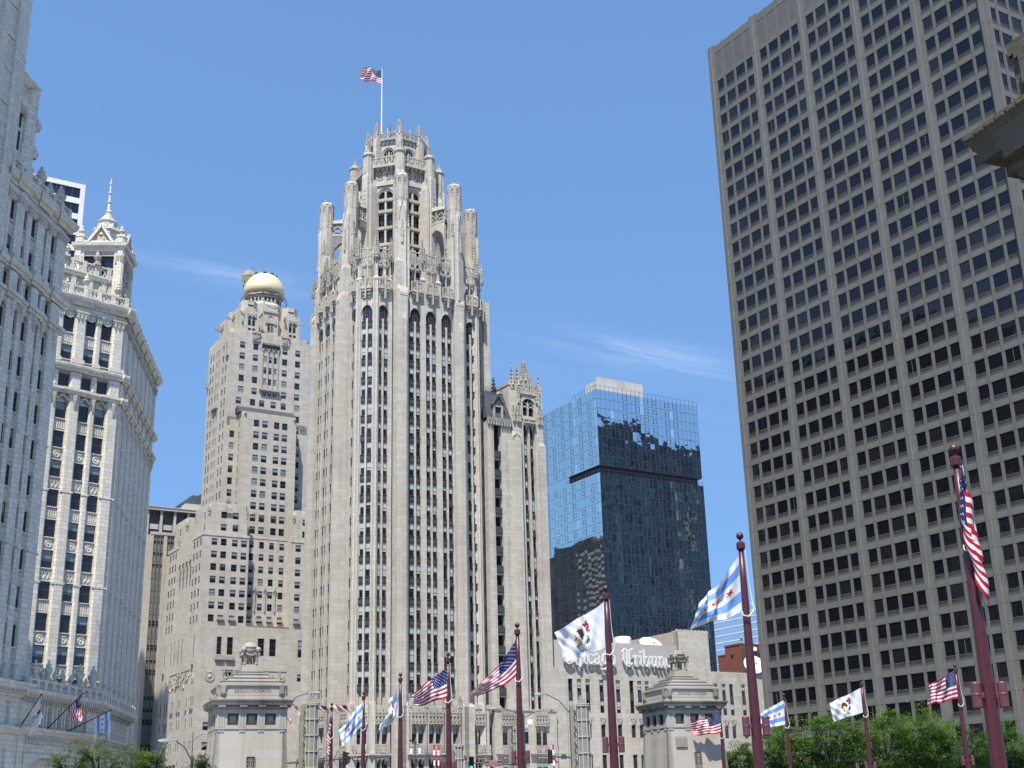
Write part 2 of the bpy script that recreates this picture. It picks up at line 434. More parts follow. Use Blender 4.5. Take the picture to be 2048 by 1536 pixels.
def pinnacle(m, x, y, z0, z1, w=0.5, mt=0, crockets=4, shaft=0.45):
    h = z1 - z0; zs = z0 + h * shaft; q = w / 2
    m.box(x - q, x + q, y - q, y + q, z0, zs, mt)
    for s_ in range(4):                                  # gablets
        a = s_ * math.pi / 2; cx, cy = x + math.cos(a) * q, y + math.sin(a) * q
        m.lathe([(q * .75, zs - w * .5), (0.02, zs + w * .7)], cx, cy, 4, mt, a + math.pi / 4)
    m.taper(rect(x - q * .8, x + q * .8, y - q * .8, y + q * .8), zs, rect(x - .05, x + .05, y - .05, y + .05), z1 - w * .25, mt)
    for k in range(crockets):
        f = (k + .6) / (crockets + .4); zz = zs + (z1 - zs) * f; rr = q * .8 * (1 - f) + .08; b = w * .16
        for sx_, sy_ in ((1, 1), (1, -1), (-1, 1), (-1, -1)):
            m.box(x + sx_ * rr - b, x + sx_ * rr + b, y + sy_ * rr - b, y + sy_ * rr + b, zz - b, zz + b, mt)
    m.lathe([(.05, z1 - w * .4), (w * .32, z1 - w * .2), (.05, z1 - w * .02), (w * .12, z1 + w * .1), (.02, z1 + w * .25)], x, y, 6, mt)
def oct_turret(m, x, y, z0, z1, r, mt=0, niche=True, n=8):
    m.prism(oct_pts(r, x, y), z0, z1 - r * .5, mt)
    if niche:
        for k in range(n):
            a = R(45 * k); T0 = m.T
            m.T = T0 @ Matrix.Translation((x, y, 0)) @ Matrix.Rotation(a, 4, 'Z')
            ap = r * math.cos(R(22.5)); hw = r * math.sin(R(22.5)) * .62
            m.box(-hw * 1.25, -hw * .85, -ap - .12, -ap + .1, z1 - r * 4.2, z1 - r * .5, mt); m.box(hw * .85, hw * 1.25, -ap - .12, -ap + .1, z1 - r * 4.2, z1 - r * .5, mt)
            m.archfill(-hw, hw, z1 - r * 1.5, z1 - r * .8, z1 - r * .45, -ap - .12, .1, mt, 6, .5)
            m.box(-hw * .3, hw * .3, -ap - .08, -ap, z1 - r * 1.9, z1 - r * 1.1, mt)
            m.bar((-hw, -ap - .1, z1 - r * 1.5), (0, -ap - .1, z1 - r * 1.15), .09, .1, mt); m.bar((hw, -ap - .1, z1 - r * 1.5), (0, -ap - .1, z1 - r * 1.15), .09, .1, mt)
            m.T = T0
    m.lathe([(r * 1.06, z1 - r * .55), (r * 1.06, z1 - r * .4), (r * .85, z1 - r * .1), (r * .45, z1), (r * .2, z1)], x, y, 8, mt, R(22.5))
    for k in range(4):
        a = R(45 + 90 * k); m.box(x + r * .6 * math.cos(a) - .1, x + r * .6 * math.cos(a) + .1, y + r * .6 * math.sin(a) - .1, y + r * .6 * math.sin(a) + .1, z1 - .2, z1 + .35, mt)
def ogee_relief(m, u, z0, z1, w, y, mt=0, t=.12):
    """raised ogee gable on a pier face"""
    h = z1 - z0
    P = [(-w / 2, 0), (-w * .42, .35), (-w * .16, .66), (0, 1)]
    for (a, b), (c, d) in zip(P, P[1:]):
        m.bar((u + a, y, z0 + h * b), (u + c, y, z0 + h * d), t, t, mt); m.bar((u - a, y, z0 + h * b), (u - c, y, z0 + h * d), t, t, mt)

# ------------------------------------------------------------------ the Gothic skyscraper
def gothic_tower():
    root = thing('gothic_skyscraper', en(107.98, 219.27), G, 'tall pale limestone Gothic skyscraper with a buttressed openwork crown', 'skyscraper')
    H = 15.27; S2 = 1.4
    mats = [LIME, LIME_CARVED]
    wall = M(); car = M()
    ZT = 98.4
    core = [(-10.9, -H + S2 + .62), (10.9, -H + S2 + .62), (H - S2 - .62, -10.9), (H - S2 - .62, 10.9), (10.9, H - S2 - .62), (-10.9, H - S2 - .62), (-H + S2 + .62, 10.9), (-H + S2 + .62, -10.9)]
    wall.prism(core, 0, ZT)
    wall.box(-6.2, 6.2, -H + .62, H - .2, 0, ZT); wall.box(-H + .62, H - .2, -6.2, 6.2, 0, ZT - .02)
    spans = Many('spandrel_panel', root, [IRON, LIME], 1); wins = Many('window', root, [GLASS, FRAME, BLIND], 1, 'frame')
    for i, b in enumerate((0, .3, .42, .5, .55, .7, 1.0)): wins.proto(('s', i), lambda b=b: sash(.92, 2.45, b, 1, 0, .055))
    def sp():
        m = M(); m.box(0, .92, 0, .14, 0, 1.35, 0, 'b'); m.box(.1, .82, -.05, 0, .18, 1.0, 0, 'b'); m.box(0, .92, -.1, 0, 1.2, 1.35, 0, 'b'); m.box(.3, .62, -.09, -.05, .4, .8, 0, 'b')
        return m
    spans.proto('p', sp)
    wins.proto('arch', lambda: arch_window(2.3, 2.15, 1.15))
    rnd = random.Random(3)
    def bay(F, u, zlo=19.6):
        """one bay of paired windows, centred at u, in the frame of its wall (y=0 is the pier face line)"""
        g = .38
        wall.at(F)
        # arched head
        wall.archfill(u - 1.15, u + 1.15, 92.75, 94.9, 98.4, .05, .5, 0, 10)
        k = 0; top = 91.6
        while top > zlo + 1:
            for uu in (u - 1.1, u + .18):
                spans.put('p', F @ Matrix.Translation((uu, g - .12, top - 1.35)))
                zb = max(top - 3.8, zlo)
                if top - 1.35 - zb > 2.3: wins.put(('s', rnd.choice((0, 1, 1, 2, 2, 3, 3, 4, 4, 5, 5, 6)) if top < 88 else 4), F @ Matrix.Translation((uu, g, top - 3.8)))
            top -= 3.8
        wins.put('arch', F @ Matrix.Translation((u - 1.15, g, 91.6)))
        wall.box(u - .18, u + .18, .1, g + .1, zlo, 92.1)                           # mullion
        wall.box(u - 1.15, u + 1.15, .25, g + .1, 91.45, 91.62)
        # balcony on carved pendants, open parapet
        car.at(F)
        corbels(car, u - 1.1, u + 1.1, 95.7, 98.0, 2, .25, .95)
        car.box(u - 1.2, u + 1.2, -.85, .3, 98.0, 98.35)
        tracery(car, u - 1.15, u + 1.15, 98.35, 100.2, 2, -.65, .13, 0, True, 'v')
        car.box(u - .14, u + .14, -1.0, -.5, 95.9, 100.5)
        # free-standing pierced screen above
        tracery(car, u - 1.15, u + 1.15, 103.2, 106.9, 2, .15, .14, 0, True, 'x')
        tracery(car, u - 1.15, u + 1.15, 104.2, 106.2, 2, .15, .11, 0, False, 'v')
        for s_ in (-.57, .57): car.lathe([(.5, 103.35), (.42, 102.9), (.12, 102.55)], u + s_, .15, 6)
        car.box(u - .12, u + .12, .05, .3, 100, 107.3)
        for s_ in (-1.1, -.55, .55, 1.1):
            if rnd.random() < .5: car.bar((u + s_, .15, 106.9), (u + s_ + rnd.uniform(-.1, .3), .1, 107.3 + rnd.random() * .4), .12)
    def pier(F, u, w, y0, ztop=101.3, pin=110.0, zlo=19.6):
        wall.at(F)
        wall.box(u - w / 2, u + w / 2, y0, 1.1, zlo, ztop)
        wall.taper(rect(u - w / 2, u + w / 2, y0, .6), ztop, rect(u - w * .35, u + w * .35, y0 + .3, .6), ztop + .5)
        wall.box(u - w * .3, u + w * .3, y0 + .3, .75, ztop, 107.2)
        car.at(F)
        car.box(u - w * .52, u + w * .52, y0 - .08, y0, ztop - .35, ztop - .1)
        ww = min(w, 1.0)
        for k, (za, zb, o) in enumerate(((105.2, 108.2, .55), (106.8, 109.3, .3))):
            for s_ in (-1, 0, 1): pinnacle(car, u + s_ * ww * .36, y0 - o * .5 + (.12 if s_ else 0), za - (.5 if s_ else 0), zb - (1.2 if s_ else 0), .26, 0, 3, .3)
        car.lathe([(.05, 104.3), (.3, 105.0), (.45, 105.3), (.1, 105.5)], u, y0 - .1, 6)
        pinnacle(car, u, y0 + .35, 107, pin, .5, 0, 5, .15)
    FS = fr(0, -H, 0); FW = fr(-H, 0, -90); FSW = fr(-17.73 * .7071, -17.73 * .7071, -45); FSE = fr(17.73 * .7071, -17.73 * .7071, 45); FE = fr(H, 0, 90)
    for F in (FS, FW):
        for u in (-3.45, 0, 3.45): bay(F, u)
        for u in (-1.725, 1.725): pier(F, u, 1.12, -.03)
        for s_ in (-1, 1):
            Fi = F @ Matrix.Translation((0, S2, 0)); bay(Fi, s_ * 9.65); pier(Fi, s_ * 11.1, .9, -.05, 100.4, 108.5)
            pier(Fi, s_ * 8.2, .8, -.05, 100.4, 108)
    for F in (FSW, FSE):
        bay(F, 0); pier(F, -1.75, 1.0, -.05, 100.4, 109); pier(F, 1.75, 1.0, -.05, 100.4, 109)
    # plain far sides
    wall.at(FE); [wall.box(u - .6, u + .6, -.2, 1.2, 19.6, 101) for u in (-11, -8, -5.2, -1.7, 1.7, 5.2, 8, 11)]
    wall.at(fr(0, H, 180)); [wall.box(u - .6, u + .6, -.2, 1.2, 19.6, 101) for u in (-11, -8, -5.2, -1.7, 1.7, 5.2, 8, 11)]
    wall.at(I4)
    wall.build('wall', LIME, root); car.at(I4).build('carved_screen', LIME_CARVED, root)
    wins.done(); spans.done()
    # eight great buttresses, each with its turret and flyer
    for k in range(8):
        a = -112.5 + 45 * k                                   # measured from south
        side = (k + 1) // 2
        F = fr(0, 0, 0) @ Matrix.Rotation(R(-90 + 90 * ((k) // 2) ), 4, 'Z')
        s_ = -1 if k % 2 == 0 else 1
        b = M(F @ Matrix.Translation((0, -H, 0)))
        u = s_ * 6.25
        b.box(u - 1.15, u + 1.15, -.35, 2.2, 0, 98.2); b.box(u - .78, u + .78, -.72, .1, 0, 97.5); b.box(u - .45, u + .45, -1.0, -.5, 0, 92)
        b.taper(rect(u - .45, u + .45, -1.0, -.6), 92, rect(u - .4, u + .4, -.75, -.6), 93.4)
        b.box(u - .85, u + .85, -.78, -.7, 96.9, 97.4)
        b.taper(rect(u - .78, u + .78, -.72, .1), 97.5, rect(u - .7, u + .7, -.38, .1), 98.4)
        b.taper(rect(u - 1.15, u + 1.15, -.35, 2.2), 98.2, rect(u - 1.0, u + 1.0, .1, 2.2), 99.2)
        b.box(u - 1.0, u + 1.0, .1, 2.4, 98.2, 104.4); b.taper(rect(u - 1.0, u + 1.0, .1, 2.4), 104.4, rect(u - .8, u + .8, .5, 2.3), 105.3)
        if s_ < 0: b.box(u - .12, u + .12, -.75, -.7, 86.5, 88.7, 1)
        B = b.build('buttress', [LIME, DARKVOID], root)
        t = M(); rr = {-67.5: 14.1, 22.5: 15.6, 67.5: 15.7}.get(a, 14.75); x, y = rr * math.sin(R(a)), -rr * math.cos(R(a))
        oct_turret(t, x, y, 96, 124.3, 1.42, 1)
        t.T = Matrix.Translation((x, y, 0)) @ Matrix.Rotation(R(a), 4, 'Z')
        t.box(-.8, .8, -1.55, 1.2, 98, 116.5); t.taper(rect(-.8, .8, -1.55, 1.2), 116.5, rect(-.5, .5, -1.2, 1.0), 118.0)
        ogee_relief(t, 0, 113.5, 118.3, 1.3, -1.62, 1)
        pinnacle(t, 0, -1.6, 108.5, 113.5, .42, 1, 4, .35)
        for s2 in (-1, 1): t.box(s2 * 1.2 - .3, s2 * 1.2 + .3, -.9, .9, 98, 111.5); 
        for s2 in (-1, 1): pinnacle(t, s2 * 1.2, -.5, 111.4, 115.4, .55, 1, 4, .3)
        t.at(I4).build('turret', mats, root)
        f = M(Matrix.Rotation(R(a), 4, 'Z') @ Matrix.Translation((0, 0, 0)) @ Matrix.Rotation(R(90), 4, 'Z'))
        # local x now runs from the turret in towards the lantern: x = -radius
        x0, x1 = -13.6, -8.9
        for yy in (-.7, .7):
            f.archfill(x0, x1, 111.2, 115.2, 116.6, yy, .02, 0, 12, .25)
        P = f.archfill(x0, x1, 111.2, 115.2, 116.6, -.7, 1.4, 0, 12, .25)
        f.rings([[(x0, -.75, 116.6), (x0, .75, 116.6), (x0, .75, 117.0), (x0, -.75, 117.0)], [(x1, -.75, 116.6), (x1, .75, 116.6), (x1, .75, 117.0), (x1, -.75, 117.0)]])
        [tracery(f, x0, x1, 117.0, 119.4, 2, yq, .18, 1, False, 'o') for yq in (-.45, .45)]
        f.rings([[(x0, -.75, 119.4), (x0, .75, 119.4), (x0, .6, 120.1), (x0, -.6, 120.1)], [(x1, -.75, 119.9), (x1, .75, 119.9), (x1, .6, 120.9), (x1, -.6, 120.9)]])
        for q in range(6): f.box(x0 + .3 + q * .75, x0 + .6 + q * .75, -.15, .15, 120.2 + q * .12, 120.6 + q * .13, 1)
        f.box(x1 - .3, x1 + .3, -.5, .5, 99, 121.4)
        for s2 in (-.3, .3): f.archfill(x0, x1, 111.2, 115.6, 115.9, s2 - .1 if s2 < 0 else s2, .1, 0, 12, .25)
        f.at(I4).build('flying_buttress', mats, root)
    # lantern
    l = M(); lc = M(); AP = 7.3; glz = M()
    l.prism(oct_pts(6.6 / math.cos(R(22.5))), 96, 124.6); l.prism(oct_pts(AP / math.cos(R(22.5)) + .6), 125.6, 126.6)
    l.prism(oct_pts(AP / math.cos(R(22.5))), 124.4, 129.4)
    for k in range(8):
        F = Matrix.Rotation(R(45 * k), 4, 'Z') @ Matrix.Translation((0, -AP, 0)); l.at(F); lc.at(F); glz.at(F); hw = 1.72
        l.box(-3.3, -hw, -.1, .9, 98, 126); l.box(hw, 3.3, -.1, .9, 98, 126)
        l.archfill(-hw, hw, 122.6, 124.7, 126, -.1, .8, 0, 12)
        l.archfill(-hw - .28, hw + .28, 122.6, 125.1, 125.5, -.28, .3, 0, 12)
        glz.poly([(-hw, .62, 99), (hw, .62, 99), (hw, .62, 124.8), (-hw, .62, 124.8)], 0)
        l.box(-.2, .2, -.05, .6, 99, 124.3)
        for z in (101.2, 104.9, 108.6, 112.3, 116, 119.8, 122.4):
            lc.box(-hw, hw, -.15, .6, z - .35, z + .35)
            for q in range(6): lc.box(-hw + .2 + q * .58, -hw + .42 + q * .58, -.24, -.1, z - .2, z + .2)
        for s2 in (-1, 1):
            for z in (101.6, 105.3, 109, 112.7, 116.4): l.archfill(s2 * .96 - .76, s2 * .96 + .76, z + 2.5, z + 2.95, z + 3.1, .3, .3, 0, 6)
            glz.box(s2 * .96 - .03, s2 * .96 + .03, .52, .6, 99, 124.4, 1)
            for z in range(24): glz.box(s2 * .96 - .76, s2 * .96 + .76, .55, .6, 100 + z * 1.03, 100.06 + z * 1.03, 1)
        # flowing tracery band, balcony, upper stage
        for s2 in (-1.65, -.1): 
            tracery(lc, s2 - .75 + .45, s2 + .75 + .65, 126.3, 129.4, 1, -.25, .15, 0, False, 'o')
        lc.box(-.25, .25, -.35, 0, 126, 129.4)
        tracery(lc, -1.7, 1.7, 126.4, 129.3, 2, -.2, .17, 0, False, 'x')
        corbels(lc, -3.0, 3.0, 128.6, 129.7, 6, .1, 1.3)
        lc.box(-3.2, 3.2, -1.3, .2, 129.6, 130.0)
        tracery(lc, -2.9, 2.9, 130.0, 131.9, 5, -1.15, .15, 0, True, 'v')
    l.at(I4); UP = 5.6
    l.prism(oct_pts(5.0 / math.cos(R(22.5))), 129, 136.4)
    for k in range(8):
        F = Matrix.Rotation(R(45 * k), 4, 'Z') @ Matrix.Translation((0, -UP, 0)); l.at(F); lc.at(F); glz.at(F); hw = 1.15
        l.box(-2.4, -hw, 0, .8, 130, 136.4); l.box(hw, 2.4, 0, .8, 130, 136.4)
        l.archfill(-hw, hw, 133.6, 135.2, 136.6, 0, .7, 0, 10); l.archfill(-hw - .25, hw + .25, 133.6, 135.6, 135.9, -.18, .2, 0, 10)
        glz.poly([(-hw, .55, 131), (hw, .55, 131), (hw, .55, 135.3), (-hw, .55, 135.3)], 0)
        lc.box(-.12, .12, .1, .5, 131, 134); tracery(lc, -hw, hw, 132.6, 135.0, 2, .3, .12, 0, False, 'v')
        for s2 in (-1.75, 1.75): l.box(s2 - .1, s2 + .1, -.2, 0, 131, 136.4)
        corbels(lc, -2.3, 2.3, 136.0, 137.3, 5, .1, .6)
        lc.box(-2.5, 2.5, -.6, .2, 137.2, 137.5)
        tracery(lc, -2.3, 2.3, 137.5, 139.0, 4, -.5, .12, 0, True, 'x')
        lc.box(-.15, .15, -.65, -.35, 137.3, 139.9)
    l.at(I4); lc.at(I4)
    l.build('lantern', LIME, root); lc.build('lantern_tracery', LIME_CARVED, root); glz.at(I4).build('lantern_glazing', [GLASS, FRAME], root)
    for k in range(8):
        a = -112.5 + 45 * k; p = M(Matrix.Rotation(R(a), 4, 'Z'))
        oct_turret(p, 0, -9.0, 98, 133.3, 1.12, 1, False)
        p.box(-1.35, 1.35, -9.6, -7.2, 98, 125.2); p.taper(rect(-1.35, 1.35, -9.6, -7.2), 125.2, rect(-.9, .9, -9.3, -7.4), 127.2)
        p.box(-.8, .8, -10.15, -8.2, 98, 127.5); p.taper(rect(-.8, .8, -10.15, -8.2), 127.5, rect(-.45, .45, -9.6, -8.5), 129.2)
        for s2 in (-1, 1): p.box(s2 * 1.05 - .1, s2 * 1.05 + .1, -9.75, -9.5, 98, 124.6); pinnacle(p, s2 * 1.0, -9.3, 124.5, 127.9, .42, 1, 4, .3); p.box(s2 * .62 - .09, s2 * .62 + .09, -9.95, -8.6, 127, 132.6)
        p.lathe([(1.2, 132.2), (1.35, 132.5), (1.35, 132.8), (1.0, 133.0)], 0, -9.0, 8, 1, R(22.5))
        ogee_relief(p, 0, 124.5, 129.2, 1.3, -10.05, 1); ogee_relief(p, 0, 129.5, 132.5, .9, -9.98, 1, .09)
        pinnacle(p, 0, -9.0, 133.2, 135.4, .5, 1, 3, .2)
        for s2 in (-1, 1): pinnacle(p, s2 * .5, -9.2, 132.9, 134.2, .3, 1, 2, .2)
        pinnacle(p, 0, -10.0, 116.5, 124.8, .55, 1, 5, .4)
        p.box(-.7, .7, -6.9, -5.6, 129, 138.2); p.box(-.42, .42, -7.15, -6.5, 129, 137)
        for s2 in (-1, 1): p.box(s2 * .5 - .12, s2 * .5 + .12, -6.9, -6.3, 131, 138)
        p.at(I4).build('lantern_pier', mats, root)
        q = M(Matrix.Rotation(R(a), 4, 'Z')); pinnacle(q, 0, -6.3, 136.6, 141.9, .95, 0, 7, .4); [pinnacle(q, s2 * .62, -6.2, 136.6, 139.9, .42, 0, 4, .4) for s2 in (-1, 1)]
        q.at(I4).build('pinnacle', LIME_CARVED, root)
    s = M(); s.box(-2.0, 2.2, -2.4, 1.5, 136.4, 140.6); s.box(-2.2, 2.4, -2.6, 1.7, 140.6, 140.8, 0); s.build('roof_hut', GALV, root)
    s = M(); [s.tube([(x, y, 137), (x + dx, y, z)], .06, 5) for x, y, dx, z in ((-2.6, -3.4, -.9, 141.2), (-1.5, -3.8, .3, 139.8), (2.6, -3.2, -.7, 141), (3.4, -2.6, -.6, 141.5), (2.9, -2.9, .3, 140))]
    s.lathe([(0.05, 140), (.9, 140.7), (1.0, 140.9)], -.6, -1.5, 8); s.build('aerial', BLACKP, root)
    # base: ledge, oriel screens, big windows
    b = M(); bc = M(); wb = Many('base_window', root, [GLASS, FRAME, BLIND], 1)
    b.prism([(-11.6, -H + .4), (-7.6, -H - .9), (7.6, -H - .9), (11.6, -H + .4), (14.6, -H + .4), (14.6, 14), (-14.2, 14), (-14.2, 11.6), (-H - .9, 7.6), (-H - .9, -7.6), (-H + .2, -11.4)], 0, 4.5)
    wb.proto('w', lambda: sash(1.05, 3.0, .45, 3, 2, .05)); wb.proto('v', lambda: sash(1.05, 3.4, 0, 4, 2, .05))
    def base_bay(F, u, orn=True):
        b.at(F); bc.at(F)
        us = [u - 1.75, u - 1.25, u - .15, u + .15, u + 1.25, u + 1.75]; zs = [4.5, 7.0, 10.4, 13.0, 16.2, 19.6]
        b.grid(us, zs, {(1, 1), (3, 1), (1, 3), (3, 3)}, -.35, .55)
        for x in (u - 1.22, u + .17):
            wb.put('w', F @ Matrix.Translation((x, .18, 13.05))); wb.put('v', F @ Matrix.Translation((x, .18, 7.0)))
        # tracery hood above, balcony with shield below
        tracery(bc, u - 1.35, u + 1.35, 16.3, 18.4, 4, -.75, .13, 0, True, 'o'); corbels(bc, u - 1.35, u + 1.35, 15.6, 16.5, 4, -.3, .5)
        for q in range(5): pinnacle(bc, u - 1.35 + q * .675, -.8, 17.6, 20.0 if q % 2 == 0 else 19.2, .2, 0, 2, .3)
        tracery(bc, u - 1.4, u + 1.4, 11.3, 12.9, 5, -.95, .1, 0, True, 'x'); bc.box(u - .4, u + .4, -1.1, -.9, 11.5, 12.6)
        bc.profile([(.5, 10.6), (.75, 10.8), (.75, 11.05), (1.05, 11.1), (1.05, 11.35)], u - 1.35, u + 1.35)
        corbels(bc, u - 1.2, u + 1.2, 9.6, 10.7, 3, -.35, .5)
    def column(F, u, top=20.4):
        bc.at(F); 
        for s_ in (-.22, .22): bc.box(u + s_ - .12, u + s_ + .12, -1.05, -.3, 10.6, top - 1.5)
        pinnacle(bc, u, -.75, top - 2.2, top + .9, .55, 0, 4, .4)
    for F in (FS, FW):
        for u in (-3.45, 0, 3.45): base_bay(F @ Matrix.Translation((0, -.3, 0)), u)
        for u in (-5.1, -1.72, 1.72, 5.1): column(F, u)
        for s_ in (-1, 1): base_bay(F @ Matrix.Translation((0, S2, 0)), s_ * 9.65); b.box(s_ * 9.65 + s_ * 1.7, s_ * 9.65 + s_ * 2.4, -.4, .6, 0, 19.8)
        b.at(F)
        for s_ in (-1, 1): b.box(s_ * 5.2, s_ * 7.9, -1.0, .6, 0, 19.4); b.taper(rect(min(s_ * 5.2, s_ * 7.9), max(s_ * 5.2, s_ * 7.9), -1.0, .6), 19.4, rect(min(s_ * 5.3, s_ * 7.6), max(s_ * 5.3, s_ * 7.6), -.7, .6), 20)
    base_bay(FSW, 0); base_bay(FSE, 0)
    for F in (FSW, FSE): b.at(F); b.box(-2.6, -1.6, -.5, .6, 0, 20); b.box(1.6, 2.6, -.5, .6, 0, 20)
    b.at(FS); b.box(8, 14.6, .9, 1.6, 19.2, 19.75); b.box(8, 14.6, 1.0, 1.6, 19.75, 19.95)
    b.at(I4).build('base', LIME, root); bc.at(I4).build('base_tracery', LIME_CARVED, root); wb.done()
    return root
def arch_window(w, hs, ha):
    """many-paned window with an arched head"""
    m = M(); P = []
    for k in range(13):
        a = math.pi * (1 - k / 12); P.append((w / 2 + w / 2 * math.cos(a), hs - .95 + (ha + 1.05) * max(0, math.sin(a)) ** .85))
    for (xa, za), (xb, zb) in zip(P, P[1:]):
        m.poly([(xa, .05, 0), (xb, .05, 0), (xb, .05, zb), (xa, .05, za)], 0)
    for k in range(1, 6):
        x = w * k / 6; h = hs - .95 + (ha + 1.05) * math.sin(math.acos(2 * x / w - 1)) ** .85
        m.box(x - .035, x + .035, 0, .06, 0, h, 1, 'bd')
    for k in range(1, 5):
        z = k * .62; q = 0
        m.box(.05, w - .05, 0.005, .06, z - .03, z + .03, 1, 'b')
    return m
# ------------------------------------------------------------------ grey gridded office tower
OFF = stone('grey_facade_panel', (0.122, 0.127, 0.118), var=0.05, bw=11.78, rh=3.761, mortar=0.012, mdark=0.8, stain=0.25, streak=0.35, rough=0.7, hue=(1, 1, 1), grime=(0.7, 0.68, 0.62), gloss=0.15)
OFF_LIGHT = plain('grey_mullion_edge', (0.128, 0.122, 0.108), rough=0.5, noise=0.12, scale=.6)
OFF_DARK = plain('dark_sill_panel', (0.042, 0.039, 0.038), rough=0.5, noise=0.25, scale=.9)
OFF_GREY = plain('louvre_panel', (0.10, 0.096, 0.09), rough=0.6, noise=0.12, scale=.5)
OFF_GLASS = glass('office_glass', c=(0.006, 0.007, 0.010), rough=0.02, ior=1.40, wave=0.02, wscale=0.5)
OFF_GLASS2 = glass('office_glass_greyer', c=(0.012, 0.012, 0.014), rough=0.04, ior=1.45, wave=0.03, wscale=0.4)
def office_tower():
    E0, N1, NB = 144.03, 156.8, 5
    P = 11.78
    root = thing('office_tower', en(E0, N1), G, 'huge grey office tower with a regular grid of dark windows, cut by the right edge', 'office tower')
    mats = [OFF, OFF_LIGHT, OFF_DARK, OFF_GREY]
    FH = 3.761; Z0 = 131.3; NF = 34
    wins = Many('window', root, [OFF_GLASS, OFF_LIGHT, OFF_DARK, FRAME, OFF_GLASS2], 1)
    def wproto(w, var):
        m = M(); m.poly([(0, .05, .55), (w, .05, .55), (w, .05, 2.62), (0, .05, 2.62)], 4 if var == .01 else 0)
        m.poly([(0, .03, 0), (w, .03, 0), (w, .03, .52), (0, .03, .52)], 2); m.box(0, w, .0, .06, .51, .57, 1, 'b')
        m.box(0, .05, .02, .06, .57, 2.62, 3, 'b'); m.box(w - .05, w, .02, .06, .57, 2.62, 3, 'b'); m.box(.05, w - .05, .02, .06, 2.56, 2.62, 3, 'b')
        if var > .1: m.box(w * var - .03, w * var + .03, .02, .06, .57, 2.62, 1, 'b')
        return m
    for w in (1.93, 2.5, 2.57):
        for v in (0, .01, .5): wins.proto((w, v), lambda w=w, v=v: wproto(w, v))
    rnd = random.Random(5)
    sp = M()
    def face(F, nb):
        sp.at(F)
        L = nb * P
        z = Z0
        for k in range(NF):                                        # spandrel band of one storey lies under its windows
            zt = Z0 - FH * k - 2.54; 
            if zt < 0: break
            sp.box(0, L, 0, .5, max(0, zt - (FH - 2.62)), zt, 0, 'b')
            sp.box(0, L, -.04, .0, max(0, zt - .10), zt - .02, 0, 'b')
        sp.box(0, L, 0, .5, Z0, Z0 + .95, 0, 'b'); sp.box(0, L, .05, .5, Z0 + .95, 137.4, 3, 'b'); sp.box(0, L, 0, .5, 137.4, 138.9, 0, 'b')
        for b in range(nb):
            u0 = b * P
            us = (u0 + .88, u0 + 3.17, u0 + 6.06, u0 + 8.98)
            for i, (u, w) in enumerate(zip(us, (1.93, 2.5, 2.57, 1.93))):
                for k in range(NF):
                    zb = Z0 - FH * k - 2.54
                    if zb < 2: continue
                    wins.put((w, .5 if rnd.random() < .03 else (.01 if rnd.random() < .2 else 0)), F @ Matrix.Translation((u, .05, zb)))
            for u in (u0 + 2.985, u0 + 5.865, u0 + 8.82):
                mu = M(F); z = 139.0
                while z > 0:                                       # fins in storey lengths with open joints
                    zb = max(0, Z0 - FH * round((Z0 - (z - FH)) / FH)) if z < 138 else Z0
                    mu.box(u - .2, u - .045, -.13, .1, zb + .03, z, 0, 'b'); mu.box(u + .045, u + .2, -.13, .1, zb + .03, z, 1, 'b'); mu.box(u - .06, u + .06, -.06, .1, zb + .03, z, 0, 'b')
                    if zb <= 0: break
                    z = zb
                mu.at(I4).build('mullion', mats, root)
        for b in range(nb + 1):
            u = b * P; co = M(F); z = 139.2
            while z > 0:
                zb = max(0, Z0 - FH * round((Z0 - (z - FH)) / FH)) if z < 138 else Z0
                co.box(u - .85, u - .04, -.30, .3, zb + .03, z, 0); co.box(u + .04, u + .85, -.18, .3, zb + .03, z, 1)
                co.prism([(u - .04, .2), (u - .04, -.29), (u + .04, -.17), (u + .04, .2)], zb + .03, z, 1)
                if zb <= 0: break
                z = zb
            co.at(I4).build('column', mats, root)
    face(fr(0, 0, -90), NB)
    face(fr(0, -NB * P, 0), 4)
    sp.at(I4); sp.box(.5, 4 * P - .5, -NB * P + .5, -.5, 0, 138.6); sp.box(0, 4 * P, -.5, 0, 0, 138.8); sp.box(4 * P - .5, 4 * P, -NB * P + .5, -.5, 0, 138.8)
    sp.build('wall', mats, root)
    wins.done()
office_tower()

